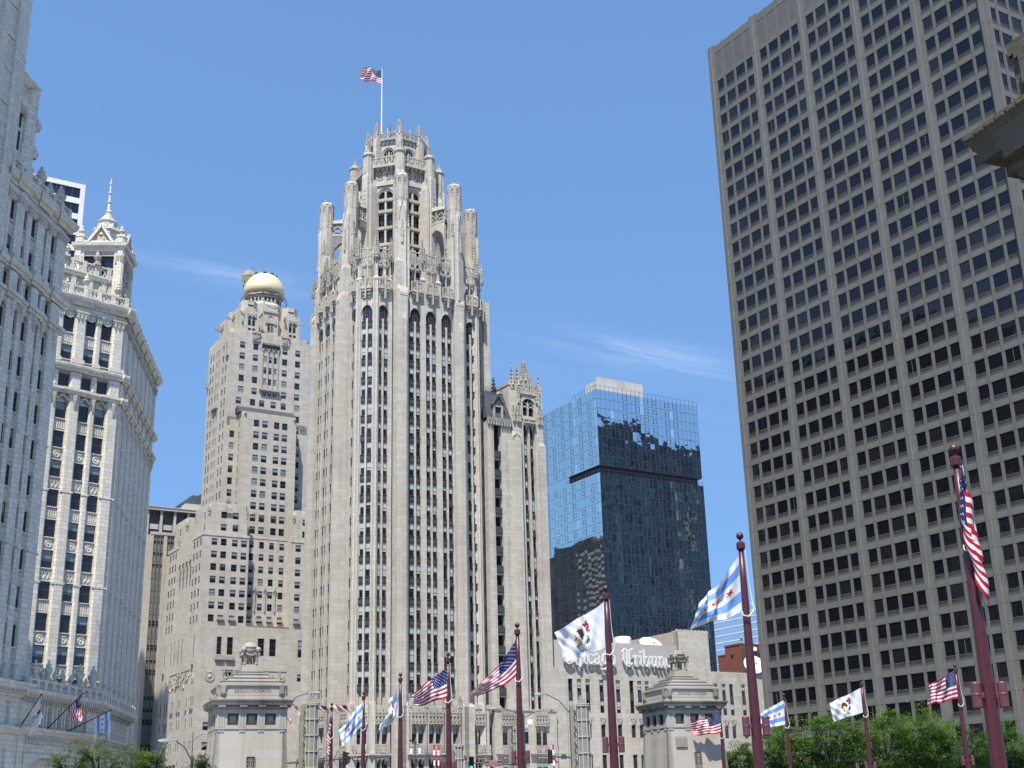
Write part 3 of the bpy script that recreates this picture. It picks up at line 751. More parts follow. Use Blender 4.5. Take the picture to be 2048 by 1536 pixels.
# ------------------------------------------------------------------ blue glass tower
CUR = glass('mirror_glass', c=(0.66, 0.68, 0.68), rough=0.015, wave=0.075, wscale=0.16, metal=1.0)
CURF = glass('flat_mirror_glass', c=(0.78, 0.78, 0.69), rough=0.03, wave=0.006, wscale=0.2, metal=1.0)
CURL = glass('pale_mirror_glass', c=(0.92, 0.92, 0.84), rough=0.02, wave=0.006, wscale=0.2, metal=1.0)
LINE = plain('curtain_wall_joint', (0.045, 0.055, 0.07), rough=0.5)
SOFF = plain('dark_soffit', (0.03, 0.028, 0.033), rough=0.6)
CONC = stone('concrete', (0.42, 0.41, 0.385), var=0.05, bw=5.2, rh=2.4, mortar=0.02, stain=0.3, streak=0.4)
def glass_tower():
    E0, N0, ZT = 320.0, 444.6, 182.6
    root = thing('glass_tower', en(E0, N0), G, 'blue mirrored glass tower with a dark horizontal slot between its two halves', 'glass tower')
    W, D = 58.8, 62.0
    FH = 4.52; LW = 2.5; rnd = random.Random(11)
    core = M(); core.box(1.5, W - 1.5, 1.5, D - 1.5, 0, ZT - 1); core.box(1.0, W - 1, 1.0, 30, 143.6, 143.9); core.build('core', SOFF, root)
    def half(z0, z1, w):
        g = M(); j = M(); sq = Many('square_pane', root, [LINE, CURL], 1)
        def pane(q): 
            m = M(); s_ = 2.2; t = .125
            m.box(0, s_, -.06, .0, 0, t, 0); m.box(0, s_, -.06, .0, s_ - t, s_, 0); m.box(0, t, -.06, 0, t, s_ - t, 0); m.box(s_ - t, s_, -.06, 0, t, s_ - t, 0)
            if q: m.poly([(t, -.1, t), (s_ - t, -.35, t), (s_ - t, -.35, s_ - t), (t, -.1, s_ - t)], 1)
            return m
        sq.proto('a', lambda: pane(0)); sq.proto('o', lambda: pane(1))
        for F, L, kind in ((fr(0, 0, 0), w, 'S'), (fr(0, D, -90), D, 'W')):
            g.at(F); j.at(F)
            n = int(round(L / LW)); dz = (z1 - z0); nf = int(round(dz / FH)); fh = dz / nf
            for r in range(nf):
                za = z1 - fh * (r + 1)
                pat = [2 if (c % 7 == 3 and rnd.random() < .45) else (1 if rnd.random() < .8 else 0) for c in range(n)]
                for c in range(n):
                    lw = L / n; tx = rnd.uniform(-.012, .012); tz = rnd.uniform(-.012, .012)
                    u = c * lw
                    g.poly([(u, tx + tz, za), (u + lw, -tx + tz, za), (u + lw, -tx - tz, za + fh), (u, tx - tz, za + fh)], pat[c] if pat[c] == 2 else (0 if kind == 'S' else 1))
                j.box(0, L, -.05, .02, za - .07, za + .07)
                for c in range(n + 1): 
                    if kind == 'S' or c % 4 == 0: j.box(c * L / n - (.045 if kind == 'S' else .03), c * L / n + (.045 if kind == 'S' else .03), -.04, .02, za, za + fh)
                for c in (range(6, n - 4) if kind == 'S' else range(1, n)):
                    if (c % 7 in (2, 4, 6) if kind == 'S' else c % 3 == 1):
                        if kind == 'W' and (r * 7 + c) % 11 == 0: continue
                        op = kind == 'S' and rnd.random() < .012
                        sq.put('o' if op else 'a', F @ Matrix.Translation((c * L / n + .15, -.03, za + 1.15)))
                if kind == 'W':
                    pass
        g.at(I4).build('glass_skin', [CUR, CURF, CURL], root); j.at(I4).build('skin_joint', LINE, root); sq.done(50)
        s = M(); s.box(.1, w - .1, .1, D - .1, z1 - .3, z1, 0, 'd'); s.box(.1, w - .1, .1, D - .1, z0, z0 + .2); s.build('roof', CONC, root)
    half(146.9, ZT, W); half(0, 143.4, W + .4)
    # the slot: soffit, posts, back wall of the part that runs on
    s = M(); s.box(0, W, 24.5, D, 143.0, 147.0, 0); s.build('slot_wall', CURF, root)
    s = M(); s.box(.2, W - .2, .2, D - .2, 146.7, 146.95); s.build('slot_soffit', SOFF, root)
    def rail(z, w, u0, ud, h):
        r = M()
        for F, a, b in ((fr(0, 0, 0), 0, w), (fr(0, D, -90), D - ud, D)):
            r.at(F); r.box(a, b, -.04, .04, z + h - .1, z + h, 0)
            k = a
            while k <= b + .1: r.box(k - .06, k + .06, -.06, .06, z, z + h); k += 2.45
        r.at(I4).build('railing', LINE, root)
    rail(ZT, W, 0, 19, 2.0); rail(143.4, W + .4, 0, 26, 1.7)
    m = M(); m.box(4, 30.5, 4.5, 5.1, ZT, 190.6); m.box(4.2, 30.2, 5.1, 14, ZT, 189); m.build('plant_screen', CONC, root)
glass_tower()
# ------------------------------------------------------------------ stepped hotel with a golden dome
TAN = stone('buff_limestone', (0.425, 0.395, 0.34), var=0.09, bw=1.6, rh=0.72, mortar=0.02, mdark=0.86, stain=0.3, streak=0.35, grime=(0.62, 0.56, 0.48))
TAN_C = stone('buff_carving', (0.39, 0.36, 0.305), var=0.12, bw=.9, rh=.6, mortar=0.03, stain=0.5, streak=0.4, grime=(0.5, 0.45, 0.4))
TAN_L = stone('pale_parapet_stone', (0.47, 0.435, 0.375), var=0.07, bw=1.6, rh=0.72, mortar=0.02, mdark=0.86, stain=0.5, streak=0.6, grime=(0.55, 0.52, 0.47))
LEAD = plain('lead_roof', (0.06, 0.064, 0.075), rough=0.45, noise=0.3, scale=1.5, stretch=(4, 4, .5))
HBLIND = plain('hotel_blind', (0.20, 0.235, 0.26), rough=0.12, spec=0.6, noise=0.25, scale=0.3)
def gold_mat():
    m, t, b = _mat('gilded_tiles'); b.inputs['Roughness'].default_value = 0.42; b.inputs['Metallic'].default_value = 0.12
    tcn = _n(t, 'ShaderNodeTexCoord'); sp = _n(t, 'ShaderNodeSeparateXYZ'); t.links.new(tcn.outputs['Object'], sp.inputs[0])
    an = _math(t, 'MULTIPLY', _math(t, 'ARCTAN2', sp.outputs[1], sp.outputs[0]), 32 / 6.2832)
    l1 = _math(t, 'LESS_THAN', _math(t, 'FRACT', an), 0.07); l2 = _math(t, 'LESS_THAN', _math(t, 'FRACT', _math(t, 'MULTIPLY', sp.outputs[2], 1.25)), 0.07)
    ln = _math(t, 'MAXIMUM', l1, l2)
    mx = _n(t, 'ShaderNodeMixRGB'); t.links.new(_math(t, 'MULTIPLY', ln, .35), mx.inputs[0])
    mx.inputs[1].default_value = (0.66, 0.56, 0.33, 1); mx.inputs[2].default_value = (0.40, 0.32, 0.16, 1)
    t.links.new(mx.outputs[0], b.inputs['Base Color']); return m
GOLD = gold_mat()
def hotel():
    E0, N0 = 97.0, 305.5
    root = thing('domed_hotel', en(E0, N0), G, 'stepped buff limestone hotel crowned by a small golden dome', 'hotel')
    wall = M(); car = M(); rf = M(); wins = Many('window', root, [GLASS, FRAME, HBLIND], 1, 'frame'); rnd = random.Random(4)
    def X(e): return e - E0
    def Y(n): return n - N0
    def FS(n): return fr(0, Y(n), 0)
    def FW(e, n1): return fr(X(e), Y(n1), -90)          # u = n1 - n
    def wput(F, u, zb, w, h, d=.1, k=None):
        k = rnd.choice((0, 0, .5, .5, .5, .55, .3, 1.0)) if k is None else k; rails = 2 if h > 3 else 1
        key = (round(w, 2), round(h, 2), k, rails)
        wins.proto(key, lambda: sash(w, h, k, rails, 0, .07)); wins.put(key, F @ Matrix.Translation((u, d, zb)))
    def face(F, u0, u1, z0, z1, cols, tops, h, m=0, d=.2):
        us = sorted({u0, u1} | {round(a, 3) for a, b in cols} | {round(b, 3) for a, b in cols})
        zs = sorted({z0, z1} | {round(t - h, 3) for t in tops} | {round(t, 3) for t in tops})
        op = {(us.index(round(a, 3)), zs.index(round(t - h, 3))) for a, b in cols for t in tops}
        wall.at(F); wall.grid(us, zs, op, 0, d, m)
        for a, b in cols:
            for t in tops: wput(F, a, t - h, b - a, h)
    def cs(us, w): return [(u, u + w) for u in us]
    rows = lambda t0, st, n: [t0 - st * k for k in range(n)]
    solid = lambda e0, e1, n0, n1, z0, z1, m=0: (wall.at(I4), wall.box(X(e0), X(e1), Y(n0), Y(n1), z0, z1, m))
    # --- lower mass
    lowz = rows(68.3, 3.18, 7)
    solid(97.4, 142, 308.8, 345, 0, 69.0); solid(97.5, 108.9, 305.9, 308.8, 0, 69); solid(120.5, 142, 305.9, 308.8, 0, 69); solid(108.9, 120.5, 306, 308.8, 0, 46.5)
    F = FS(305.5)
    wall.at(F)
    face(F, 0, 12.0, 47.0, 69.3, cs((2.2, 4.6, 7.5, 9.9), 1.5), lowz, 1.75)
    face(F, 23.4, 45, 47.0, 69.3, cs((24.6, 27.4, 30.2, 34, 37, 40), 1.5), lowz, 1.75)
    wall.at(F); 
    zs = [0, 9, 12.0, 17, 18.9, 21.6, 23.5, 33.6, 35.4, 39.6, 43.9, 47.0]
    us = [0, 2.3, 3.7, 4.8, 6.0, 7.4, 8.9, 12.0]
    wall.grid(us, zs, {(3, 9), (5, 9), (1, 7), (1, 5), (1, 3), (5, 7), (5, 5), (1, 1), (5, 1), (3, 1)}, 0, .35)
    for (i, j) in ((3, 9), (5, 9), (1, 7), (1, 5), (1, 3), (5, 7), (5, 5), (1, 1), (5, 1), (3, 1)): wput(F, us[i], zs[j], us[i + 1] - us[i], zs[j + 1] - zs[j])
    us = [12.0, 15.3, 17.0, 18.4, 20.1, 23.4, 26, 27.6, 31, 45]; zs = [0, 33.6, 35.4, 39.6, 43.9, 47.0]
    wall.grid(us, zs, {(1, 3), (3, 3), (6, 3), (1, 1), (6, 1)}, 0, .35)
    for (i, j) in ((1, 3), (3, 3), (6, 3), (1, 1), (6, 1)): wput(F, us[i], zs[j], us[i + 1] - us[i], zs[j + 1] - zs[j])
    # recess between the two corner blocks
    F2 = FS(308.2); face(F2, 12.0, 23.4, 47.0, 70.2, cs((12.9, 15.7, 18.4, 21.2), 1.3), rows(68.9, 3.18, 7), 1.75)
    wall.at(I4); wall.box(11.99, 12.0, 0, 2.7, 47, 69.3); wall.box(23.4, 23.41, 0, 2.7, 47, 69.3); wall.box(12, 23.4, 0, 2.9, 46.6, 47)
    car.at(F)
    for u in (4.6, 7.5, 24.6, 27.4): car.box(u - .15, u + 1.65, -.5, .1, 48.0, 48.5, 0); car.box(u + .1, u + 1.4, -.25, .1, 47.5, 48.0, 0)
    for u in (4.7, 7.3): car.box(u - .3, u + 1.9, -.55, .1, 38.3, 39.4); car.box(u, u + 1.6, -.3, .1, 37.9, 38.3)
    car.at(F2)
    for u in (12.9, 15.7, 18.4, 21.2): car.box(u - .15, u + 1.45, -.45, .1, 48.5, 49); 
    for u in (14.9, 17.65, 20.3): car.box(u - .15, u + .15, -.3, .1, 51, 56.5); car.bar((u - .4, -.3, 56.2), (u, -.3, 57.2), .25, .3); car.bar((u + .4, -.3, 56.2), (u, -.3, 57.2), .25, .3); car.box(u - .3, u + .3, -.4, .1, 56.4, 56.9)
    # relief frieze and roundel
    car.at(F)
    for k in range(70):
        u = rnd.uniform(6.6, 22.5) if k < 45 else rnd.uniform(6.6, 10); z = rnd.uniform(32.3, 35.6)
        yy = -.04 - rnd.random() * .08; car.bar((u, yy, z), (u + rnd.uniform(-.5, .5), yy, z + rnd.uniform(.3, 1.1)), rnd.uniform(.18, .45), .2 + rnd.random() * .06)
    car.box(6.4, 23.2, -.12, .0, 35.9, 36.1); car.box(6.4, 23.2, -.12, .0, 31.7, 31.9)
    car.lathe([(1.25, -.2), (1.25, 0), (1.1, .16), (.95, .16), (.9, .1), (.5, .14), (.2, .3)], 0, 0, 24) if False else None
    T0 = F @ Matrix.Translation((3.4, 0, 34.2)) @ Matrix.Rotation(R(90), 4, 'X')
    car.at(T0); car.lathe([(1.3, -.1), (1.3, .08), (1.15, .16), (1.0, .06), (.9, .14), (.7, .06), (.45, .16), (.2, .26), (.02, .26)], 0, 0, 24)
    # west front of the lower mass: two end blocks and a recess
    n1 = 335.0
    def west(e, na, nb, z0, z1, cols, tops, h, w=1.25):
        Fw = FW(e, nb); face(Fw, 0, nb - na, z0, z1, [(nb - c - w / 2, nb - c + w / 2) for c in cols], tops, h); return Fw
    west(97, 305.5, 313.8, 47, 69.3, (307.3, 309.9, 312.4), lowz, 1.75)
    west(97, 326.3, n1, 47, 69.3, (327.8, 330.2, 332.6), lowz, 1.75)
    west(98.2, 313.8, 326.3, 47, 70, (315.8, 318.3, 321.0, 324.0), rows(68.3, 3.18, 7), 1.75, .9)
    wall.at(I4)
    wall.box(0, 1.2, 8.3, 8.31, 47, 69.3); wall.box(0, 1.2, 20.8, 20.79, 47, 69.3)
    Fw = FW(97, n1); L = n1 - 305.5
    tall = [(n1 - c - .35, n1 - c + .35) for c in (332.6, 327.2, 324.2, 321.2, 318.2)] + [(n1 - 308.6 - .35, n1 - 308.6 + .35)]
    us = sorted({0, L} | {x for t in tall for x in t}); wall.at(Fw)
    wall.grid(us, [36.5, 38.6, 44.6, 47], {(us.index(a), 1) for a, b in tall}, 0, .35)
    for a, b in tall: wput(Fw, a, 38.6, .7, 6.0)
    sm = [n1 - c for c in (333.2, 329.6, 328, 324.4, 322.9, 318.8, 317.2, 312, 308.4, 307)]
    us = sorted({0, L} | {x + s_ for x in sm for s_ in (-.35, .35)})
    wall.at(Fw); zs = [0, 8, 12.6, 17.4, 19.3, 22.4, 24.6, 27.4, 29.6, 36.5]
    wall.grid(us, zs, {(us.index(c - .35), j) for c in sm for j in (7, 5, 3)} | {(us.index(c - .35), 1) for c in sm[1::2]}, 0, .35)
    for c in sm:
        for j in (7, 5, 3): wput(Fw, c - .35, zs[j], .7, zs[j + 1] - zs[j])
    for c in sm[1::2]: wput(Fw, c - .35, 8, .7, 4.6)
    car.at(Fw)
    for k in range(60):
        u = rnd.uniform(8.5, 24); z = rnd.uniform(31.8, 35.6); yy = -.04 - rnd.random() * .08; car.bar((u, yy, z), (u + rnd.uniform(-.6, .6), yy, z + rnd.uniform(.3, 1.2)), rnd.uniform(.2, .5), .2 + rnd.random() * .06)
    car.box(8, 24.5, -.12, 0, 36.2, 36.4)
    for u in (5.6, 26.6):
        car.at(Fw @ Matrix.Translation((u, 0, 34)) @ Matrix.Rotation(R(90), 4, 'X')); car.lathe([(1.2, -.1), (1.2, .08), (1.0, .14), (.9, .04), (.5, .1), (.2, .24), (.02, .24)], 0, 0, 20)
    car.at(Fw)
    for a, b in (tall[0], tall[-1]): car.box(a - .3, b + .3, -.6, .1, 37.2, 38.3)
    for c in sm: car.box(c - .5, c + .5, -.4, .1, 26.6, 27.2)
    for u in (10.5, 13, 16): car.poly([(u - .8, -.02, 14.2), (u + .8, -.02, 14.2), (u + .8, -1.1, 13.2), (u - .8, -1.1, 13.2)], 1)
    for q in range(4): 
        u = n1 - (315.0 + q * 2.9); car.bar((u, -.2, 60), (u, -.2, 63.5), .4, .5); car.bar((u, -.2, 63.2), (u + .6, -.2, 64.4), .4, .4); car.bar((u, -.2, 63.2), (u - .6, -.2, 64.4), .4, .4)
    # ledges
    for Fx, a, b in ((FS(305.5), -.1, 12.1), (FS(305.5), 23.3, 45), (FW(97, n1), -.1, 8.8), (FW(97, 313.8), -.1, 8.4)):
        wall.at(Fx); wall.box(a, b, -.12, .4, 68.95, 69.6, 1); 
        k = a + .2
        while k < b - .8: wall.box(k, k + .55, -.06, .35, 69.6, 69.95, 1); k += 1.9
    wall.at(F2); wall.box(12, 23.4, -.1, .4, 69.7, 70.4, 1)
    # --- corner blocks above the ledge
    up = (75.4, 72.2)
    def block(ea, eb, na, nb, cS, cW, z1=77.4):
        solid(ea + .35, eb - .05, na + .35, nb - .05, 69, z1)
        face(FS(na), X(ea), X(eb), 69.3, z1 - 1.6, [(X(c) - .75, X(c) + .75) for c in cS], up, 1.7)
        face(FW(ea, nb), 0, nb - na, 69.3, z1 - 1.6, [(nb - c - .5, nb - c + .5) for c in cW], up, 1.7)
        wall.at(I4); x0, x1, y0, y1 = X(ea), X(eb), Y(na), Y(nb)
        P = [(x0 + .6, y0), (x1 - .6, y0), (x1, y0 + .6), (x1, y1), (x0, y1), (x0, y0 + .6)]
        wall.box(x0, x1, y0, y1, z1 - 1.6, z1 - 1.5); wall.prism(P, z1 - 1.5, z1, 1)
        wall.box(x1 - .04, x1, y0, y1, 69.3, z1 - 1.5); wall.box(x0 + .5, x1 - .7, y0 + .2, y0 + .7, z1, z1 + .35, 1)
        car.at(I4)
        for x, y in ((x0 + .15, y0 + .1), (x1 - .15, y0 + .1), (x0 + .1, y1 - .3)):
            car.box(x - .28, x + .28, y - .35, y + .3, z1 - 2.2, z1 - 1.2); car.box(x - .2, x + .2, y - .25, y + .3, z1 - 3.1, z1 - 2.2)
            car.box(x - .3, x + .3, y - .4, y + .3, 67.9, 69.0); car.box(x - .2, x + .2, y - .3, y + .3, 66.3, 67.9)
    block(98.2, 108.6, 306, 316.5, (102.3, 105.4), (308.8,))
    block(121.0, 131.5, 306, 316.5, (124.3, 127.4), ())
    block(98.9, 106, 326.5, 336.5, (104.6,), (331.5,), 77.6)
    car.at(I4); cx, cy = X(103.4), 0.7
    for k in range(9): a = R(180 * k / 8); car.bar((cx, cy, 78.0), (cx + math.cos(a) * .8, cy, 78 + math.sin(a) * 1.1 + .2), .25)
    car.box(cx - .9, cx + .9, cy - .9, cy - .6, 75.7, 76.3)
    # --- bay with the lead roof
    solid(107.7, 122.3, 310.3, 316, 70, 103.9)
    bt = rows(102.2, 3.22, 10)
    face(FS(310), X(107.4), X(122.6), 69, 103.0, [(X(c), X(c) + 1.55) for c in (110.5, 112.9, 116.2, 118.5)], bt, 1.9)
    face(FW(107.4, 314.2), 0, 4.2, 69, 103.0, [(1.2, 1.9)], bt, 1.9)
    wall.at(I4); wall.box(X(122.56), X(122.6), Y(310), Y(314.2), 69, 103.0)
    P = [(X(108), Y(310)), (X(122), Y(310)), (X(122.6), Y(310.6)), (X(122.6), Y(314)), (X(107.4), Y(314)), (X(107.4), Y(310.6))]
    wall.prism(P, 103.0, 104.2, 1)
    rf.rings([[(X(106.8), Y(311), 104.2), (X(122.7), Y(311), 104.2), (X(122.7), Y(314), 104.2), (X(106.8), Y(314), 104.2)], [(X(106.8), Y(313.2), 106.4), (X(122.7), Y(313.2), 106.4), (X(122.7), Y(314.1), 106.4), (X(106.8), Y(314.1), 106.4)]])
    for k in range(22): x = X(106.9) + k * .75; rf.bar((x, Y(310.95), 104.2), (x, Y(313.15), 106.4), .14)
    car.at(I4); [car.lathe([(.1, 103.1), (.35, 103.5), (.3, 104), (.05, 104.2)], X(e), Y(310) - .15, 6) for e in (108, 122)]
    # --- tower
    solid(104.8, 127.0, 314.4, 332, 77, 127.6)
    ct = rows(125.3, 3.22, 16)
    face(FS(314), X(104.4), X(127.3), 76, 127.6, [(X(c), X(c) + 1.5) for c in (107.1, 110.9, 119.3, 123.2)], ct[:7], 1.85) if False else None
    Ft = FS(314); a0 = X(104.4); a1 = X(127.3); zmid = ct[4] - 2.4
    wide = [(X(c), X(c) + 1.5) for c in (107.1, 110.9, 119.4, 123.2)]
    nar = [(X(c), X(c) + .85) for c in (114.1, 115.55, 117.0)]
    us = sorted({a0, a1} | {round(x, 3) for p in wide + nar for x in p}); zz = sorted({zmid, 127.6} | {round(t - q, 3) for t in ct[:5] for q in (0, 1.85)})
    op = {(us.index(round(p[0], 3)), zz.index(round(t - 1.85, 3))) for t in ct[:5] for p in (wide + (nar if t != ct[0] else []))}
    op = {q for q in op if not (zz[q[1]] < zmid)}
    wall.at(Ft); wall.grid(us, zz, op, 0, .2)
    for i, j in op: wput(Ft, us[i], zz[j], us[i + 1] - us[i], zz[j + 1] - zz[j])
    low = [(X(c), X(c) + 1.5) for c in (105.4, 107.1 if False else 108.4, 110.9, 113.0, 116.3, 118.5 if False else 119.6, 123.6)]
    low = [(X(c), X(c) + 1.5) for c in (106.6, 110.6, 113.2, 116.5, 119.4, 123.4)]
    t2 = [t for t in ct[5:8]]
    face(Ft, a0, a1, 103.5, zmid, low, [t for t in t2 if t < zmid], 1.85)
    t3 = [t for t in ct if t < 103.2 and t > 78]
    face(Ft, a0, X(107.8), 76, 103.5, [(X(105.3), X(106.6))], t3, 1.85); face(Ft, X(122), a1, 76, 103.5, [(X(123.8), X(125.1))], t3, 1.85)
    FwT = FW(104.4, 332.4)
    face(FwT, 0, 18.4, 76, 127.6, [(332.4 - c - .55, 332.4 - c + .55) for c in (330.2, 328, 319.5, 317.1)] + [(332.4 - c - .3, 332.4 - c + .3) for c in (325.5, 324.2, 322.9)], ct, 1.85)
    # parapet and ornament
    wall.at(I4); wall.prism([(a0 + .8, Y(314)), (a1 - .8, Y(314)), (a1, Y(314.8)), (a1, Y(332)), (a0, Y(332)), (a0, Y(314.8))], 127.6, 128.7, 1)
    car.at(Ft)
    for e in (111.6, 120.1): car.box(X(e) - 1.1, X(e) + 1.1, -.3, .1, 126.0, 128.4); car.box(X(e) - 1.2, X(e) + 1.2, -.5, .1, 128.2, 128.8); [car.bar((X(e) + rnd.uniform(-.9, .9), -.35, rnd.uniform(126.2, 127.6)), (X(e) + rnd.uniform(-.9, .9), -.4, rnd.uniform(126.6, 128)), .25, .2) for _ in range(8)]
    car.box(X(113.4), X(118.6), -.35, .1, 124.6, 125.4, 1); 
    for k in range(14): car.bar((X(113.5) + k * .37, -.4, 124.5), (X(113.6) + k * .37, -.15, 126.0), .12, .12, 1)
    for e in (113.6, 115.2, 116.65, 118.1): car.box(X(e) - .16, X(e) + .16, -.28, .1, 112.6, 124); car.bar((X(e), -.3, 123.4), (X(e) + .5, -.2, 124.6), .2, .2); car.bar((X(e), -.3, 123.4), (X(e) - .5, -.2, 124.6), .2, .2)
    car.box(X(113), X(118.8), -.8, .1, 112.0, 112.5); corbels(car, X(113.2), X(118.6), 110.9, 112.0, 7, 0, .7)
    car.at(FwT); car.box(6.2, 10.2, -.7, .1, 108, 108.5); corbels(car, 6.4, 10, 107, 108, 5, 0, .6); car.box(16, 17.6, -.5, .1, 121, 123.5); car.box(.3, 1.2, -.8, .1, 116.5, 118)
    # top storey pavilions
    def pav(F, u0, u1, z0, z1, dd=4):
        wall.at(F); c = (u0 + u1) / 2
        wall.box(u0 + .1, u1 - .1, .55, dd, z0, z1); wall.box(u0, c - 1.1, 0, .55, z0, z1); wall.box(c + 1.1, u1, 0, .55, z0, z1); wall.box(c - 1.1, c + 1.1, 0, .55, z0, 130.7)
        for s_ in (-.55, .55): wall.archfill(c + s_ - .5, c + s_ + .5, 133.2, 133.9, z1, 0, .5, 0, 8, .3); wput(F, c + s_ - .45, 130.9, .9, 2.7, .4, .4)
        wall.box(c - .1, c + .1, -.02, .55, 130.7, 134.2)
        car.at(F)
        for s_ in (-1.05, 0, 1.05): car.box(c + s_ - .2, c + s_ + .2, -.25, .1, 133.3, 133.9); car.lathe([(.1, 133.6), (.28, 134.3), (.05, 134.7)], c + s_, -.1, 6)
        for s_ in (-.6, .6): car.box(c + s_ - .4, c + s_ + .4, -.1, 0, 129.5, 130.0, 1)
        k = u0
        while k < u1 - .3: wall.box(k, min(k + .7, u1), 0, .5, z1, z1 + .5, 0); k += 1.25
    for F, (p, q) in ((FS(315), ((X(108.4), X(112.6)), (X(120.4), X(124.6)))), (FW(106.4, 331), ((331 - 330, 331 - 325.8), (331 - 320.2, 331 - 316)))):
        pav(F, *p, 128, 135.3); pav(F, *q, 128, 135.3)
    car.at(I4)
    for x, y, dx, dy in ((X(108.4), Y(315.2), -1.1, -.2), (X(112.7), Y(315.2), .3, -1.0), (X(124.6), Y(315.2), 1.3, -.2), (X(106.4), Y(330), -1.2, 0), (X(120.2), Y(315.2), -.4, -1), (X(106.2), Y(320), -1.1, 0)):
        car.bar((x, y, 133.6), (x + dx, y + dy, 134.2), .55, .6); car.bar((x + dx * .6, y + dy * .6, 134.1), (x + dx * 1.2, y + dy * 1.2, 134.5), .3)
    wall.at(I4)
    for e, n in ((110.4, 318.4), (122.4, 318.4), (110.4, 328), (122.4, 328)): wall.prism(oct_pts(2.5, X(e), Y(n)), 128, 138.7); car.box(X(e) - .8, X(e) + .8, Y(n) - 2.4, Y(n) - 2.28, 137.1, 137.4, 1)
    wall.box(X(108.5), X(124.5), Y(317.5), Y(330), 128, 134.5)
    Fc = FS(316); wall.at(Fc); c = X(116.4)
    wall.box(c - 2.2, c + 2.2, .3, 3, 128, 136.2); wall.box(c - 2.2, c - .95, 0, .3, 128, 136.2); wall.box(c + .95, c + 2.2, 0, .3, 128, 136.2); wall.box(c - .95, c + .95, 0, .3, 128, 130.1)
    wall.archfill(c - .95, c + .95, 134.2, 135.1, 136.2, 0, .3, 0, 8, .6); wall.box(c - .95, c + .95, .1, .4, 132.9, 134.6)
    for s_ in (-1, .1): wput(Fc, c + s_, 130.2, .9, 2.7, .25, .3)
    car.at(Fc); car.box(c - 1.6, c - .9, -.3, .1, 132.6, 133.2); car.box(c + .9, c + 1.6, -.3, .1, 132.6, 133.2); car.box(c - 2.3, c + 2.3, -.3, .1, 136.0, 136.4)
    # octagonal drum, gallery, dome, chimney
    dx, dy = X(116.6), Y(323.0)
    wall.at(I4); wall.prism(oct_pts(6.0, dx, dy), 134, 139); wall.taper(oct_pts(6.0, dx, dy), 139, oct_pts(5.3, dx, dy), 140.0); wall.prism(oct_pts(5.0, dx, dy), 139.9, 143.6)
    for k in range(8):
        Fd = Matrix.Translation((dx, dy, 0)) @ Matrix.Rotation(R(45 * k), 4, 'Z') @ Matrix.Translation((0, -4.62, 0))
        car.at(Fd)
        for s_ in (-1.1, 0, 1.1): car.lathe([(.05, 0)], 0, 0, 4) if False else None; car.box(s_ - .28, s_ + .28, -.04, .1, 140.6, 141.7, 1); car.box(s_ - .45, s_ + .45, -.1, .1, 141.9, 142.2)
        car.box(-2.1, 2.1, -.5, .3, 142.6, 143.0); 
    wall.build('wall', [TAN, TAN_L], root); clusters(car.at(I4), 'carved_ornament', [TAN_C, DARKVOID], root, .4); rf.build('lead_roof', LEAD, root)
    g = M(); 
    for r, z in ((6.6, 140.9), (6.6, 141.7), (5.9, 143.4)): g.tube([(r * math.cos(R(15 * k)), r * math.sin(R(15 * k)), z) for k in range(25)], .06, 5)
    for k in range(8): a = R(22.5 + 45 * k); g.tube([(5.2 * math.cos(a), 5.2 * math.sin(a), 143.8), (6.3 * math.cos(a), 6.3 * math.sin(a), 142.8), (6.6 * math.cos(a), 6.6 * math.sin(a), 141.3), (5.6 * math.cos(a), 5.6 * math.sin(a), 140.0)], .07, 5)
    o = g.build('gallery_rail', BLACKP, root); o.location = (dx, dy, 0)
    d = M(); d.smooth = True
    prof = [(5.35, -.2), (5.65, .3), (5.8, .9), (5.78, 1.7), (5.5, 2.8), (5.0, 3.9), (4.3, 4.9), (3.4, 5.8), (2.4, 6.45), (1.2, 6.9), (.05, 7.0)]
    d.lathe(prof, 0, 0, 64); o = d.build('dome', GOLD, root); o.location = (dx, dy, 143.7)
    v = M(); [v.box(math.cos(R(a)) * 3.0 - .5, math.cos(R(a)) * 3.0 + .5, math.sin(R(a)) * 3.0 - .5, math.sin(R(a)) * 3 + .5, 149.4, 150.0) for a in (-110, -70, -30, 200)]; o = v.build('dome_vent', LEAD, root); o.location = (dx, dy, 0)
    c = M(); c.lathe([(1.7, 130), (1.7, 151.0), (2.1, 153), (2.3, 153.3), (2.3, 154.3), (2.1, 154.3), (2.1, 154.9), (1.5, 154.9)], 0, 0, 8, 0, R(22.5))
    for k in range(8): a = R(45 * k); c.bar((1.8 * math.cos(a), 1.8 * math.sin(a), 150.5), (2.3 * math.cos(a), 2.3 * math.sin(a), 153.2), .4, .4); c.bar((1.9 * math.cos(a + .4), 1.9 * math.sin(a + .4), 151.5), (2.3 * math.cos(a + .4), 2.3 * math.sin(a + .4), 153.2), .3, .3)
    o = c.build('chimney', TAN_C, root); o.location = (X(115.6), Y(333), 0)
    h = M(); h.tube([(0, 0, 154.8), (0, 0, 156.6)], .05, 5); h.tube([(.8, 0, 154.8), (.8, 0, 156.6)], .05, 5); h.tube([(0, 0, 156.6), (.8, 0, 156.6)], .05, 5); o = h.build('ladder_hoop', BLACKP, root); o.location = (X(116.1), Y(333), 0)
    wins.done()
hotel()
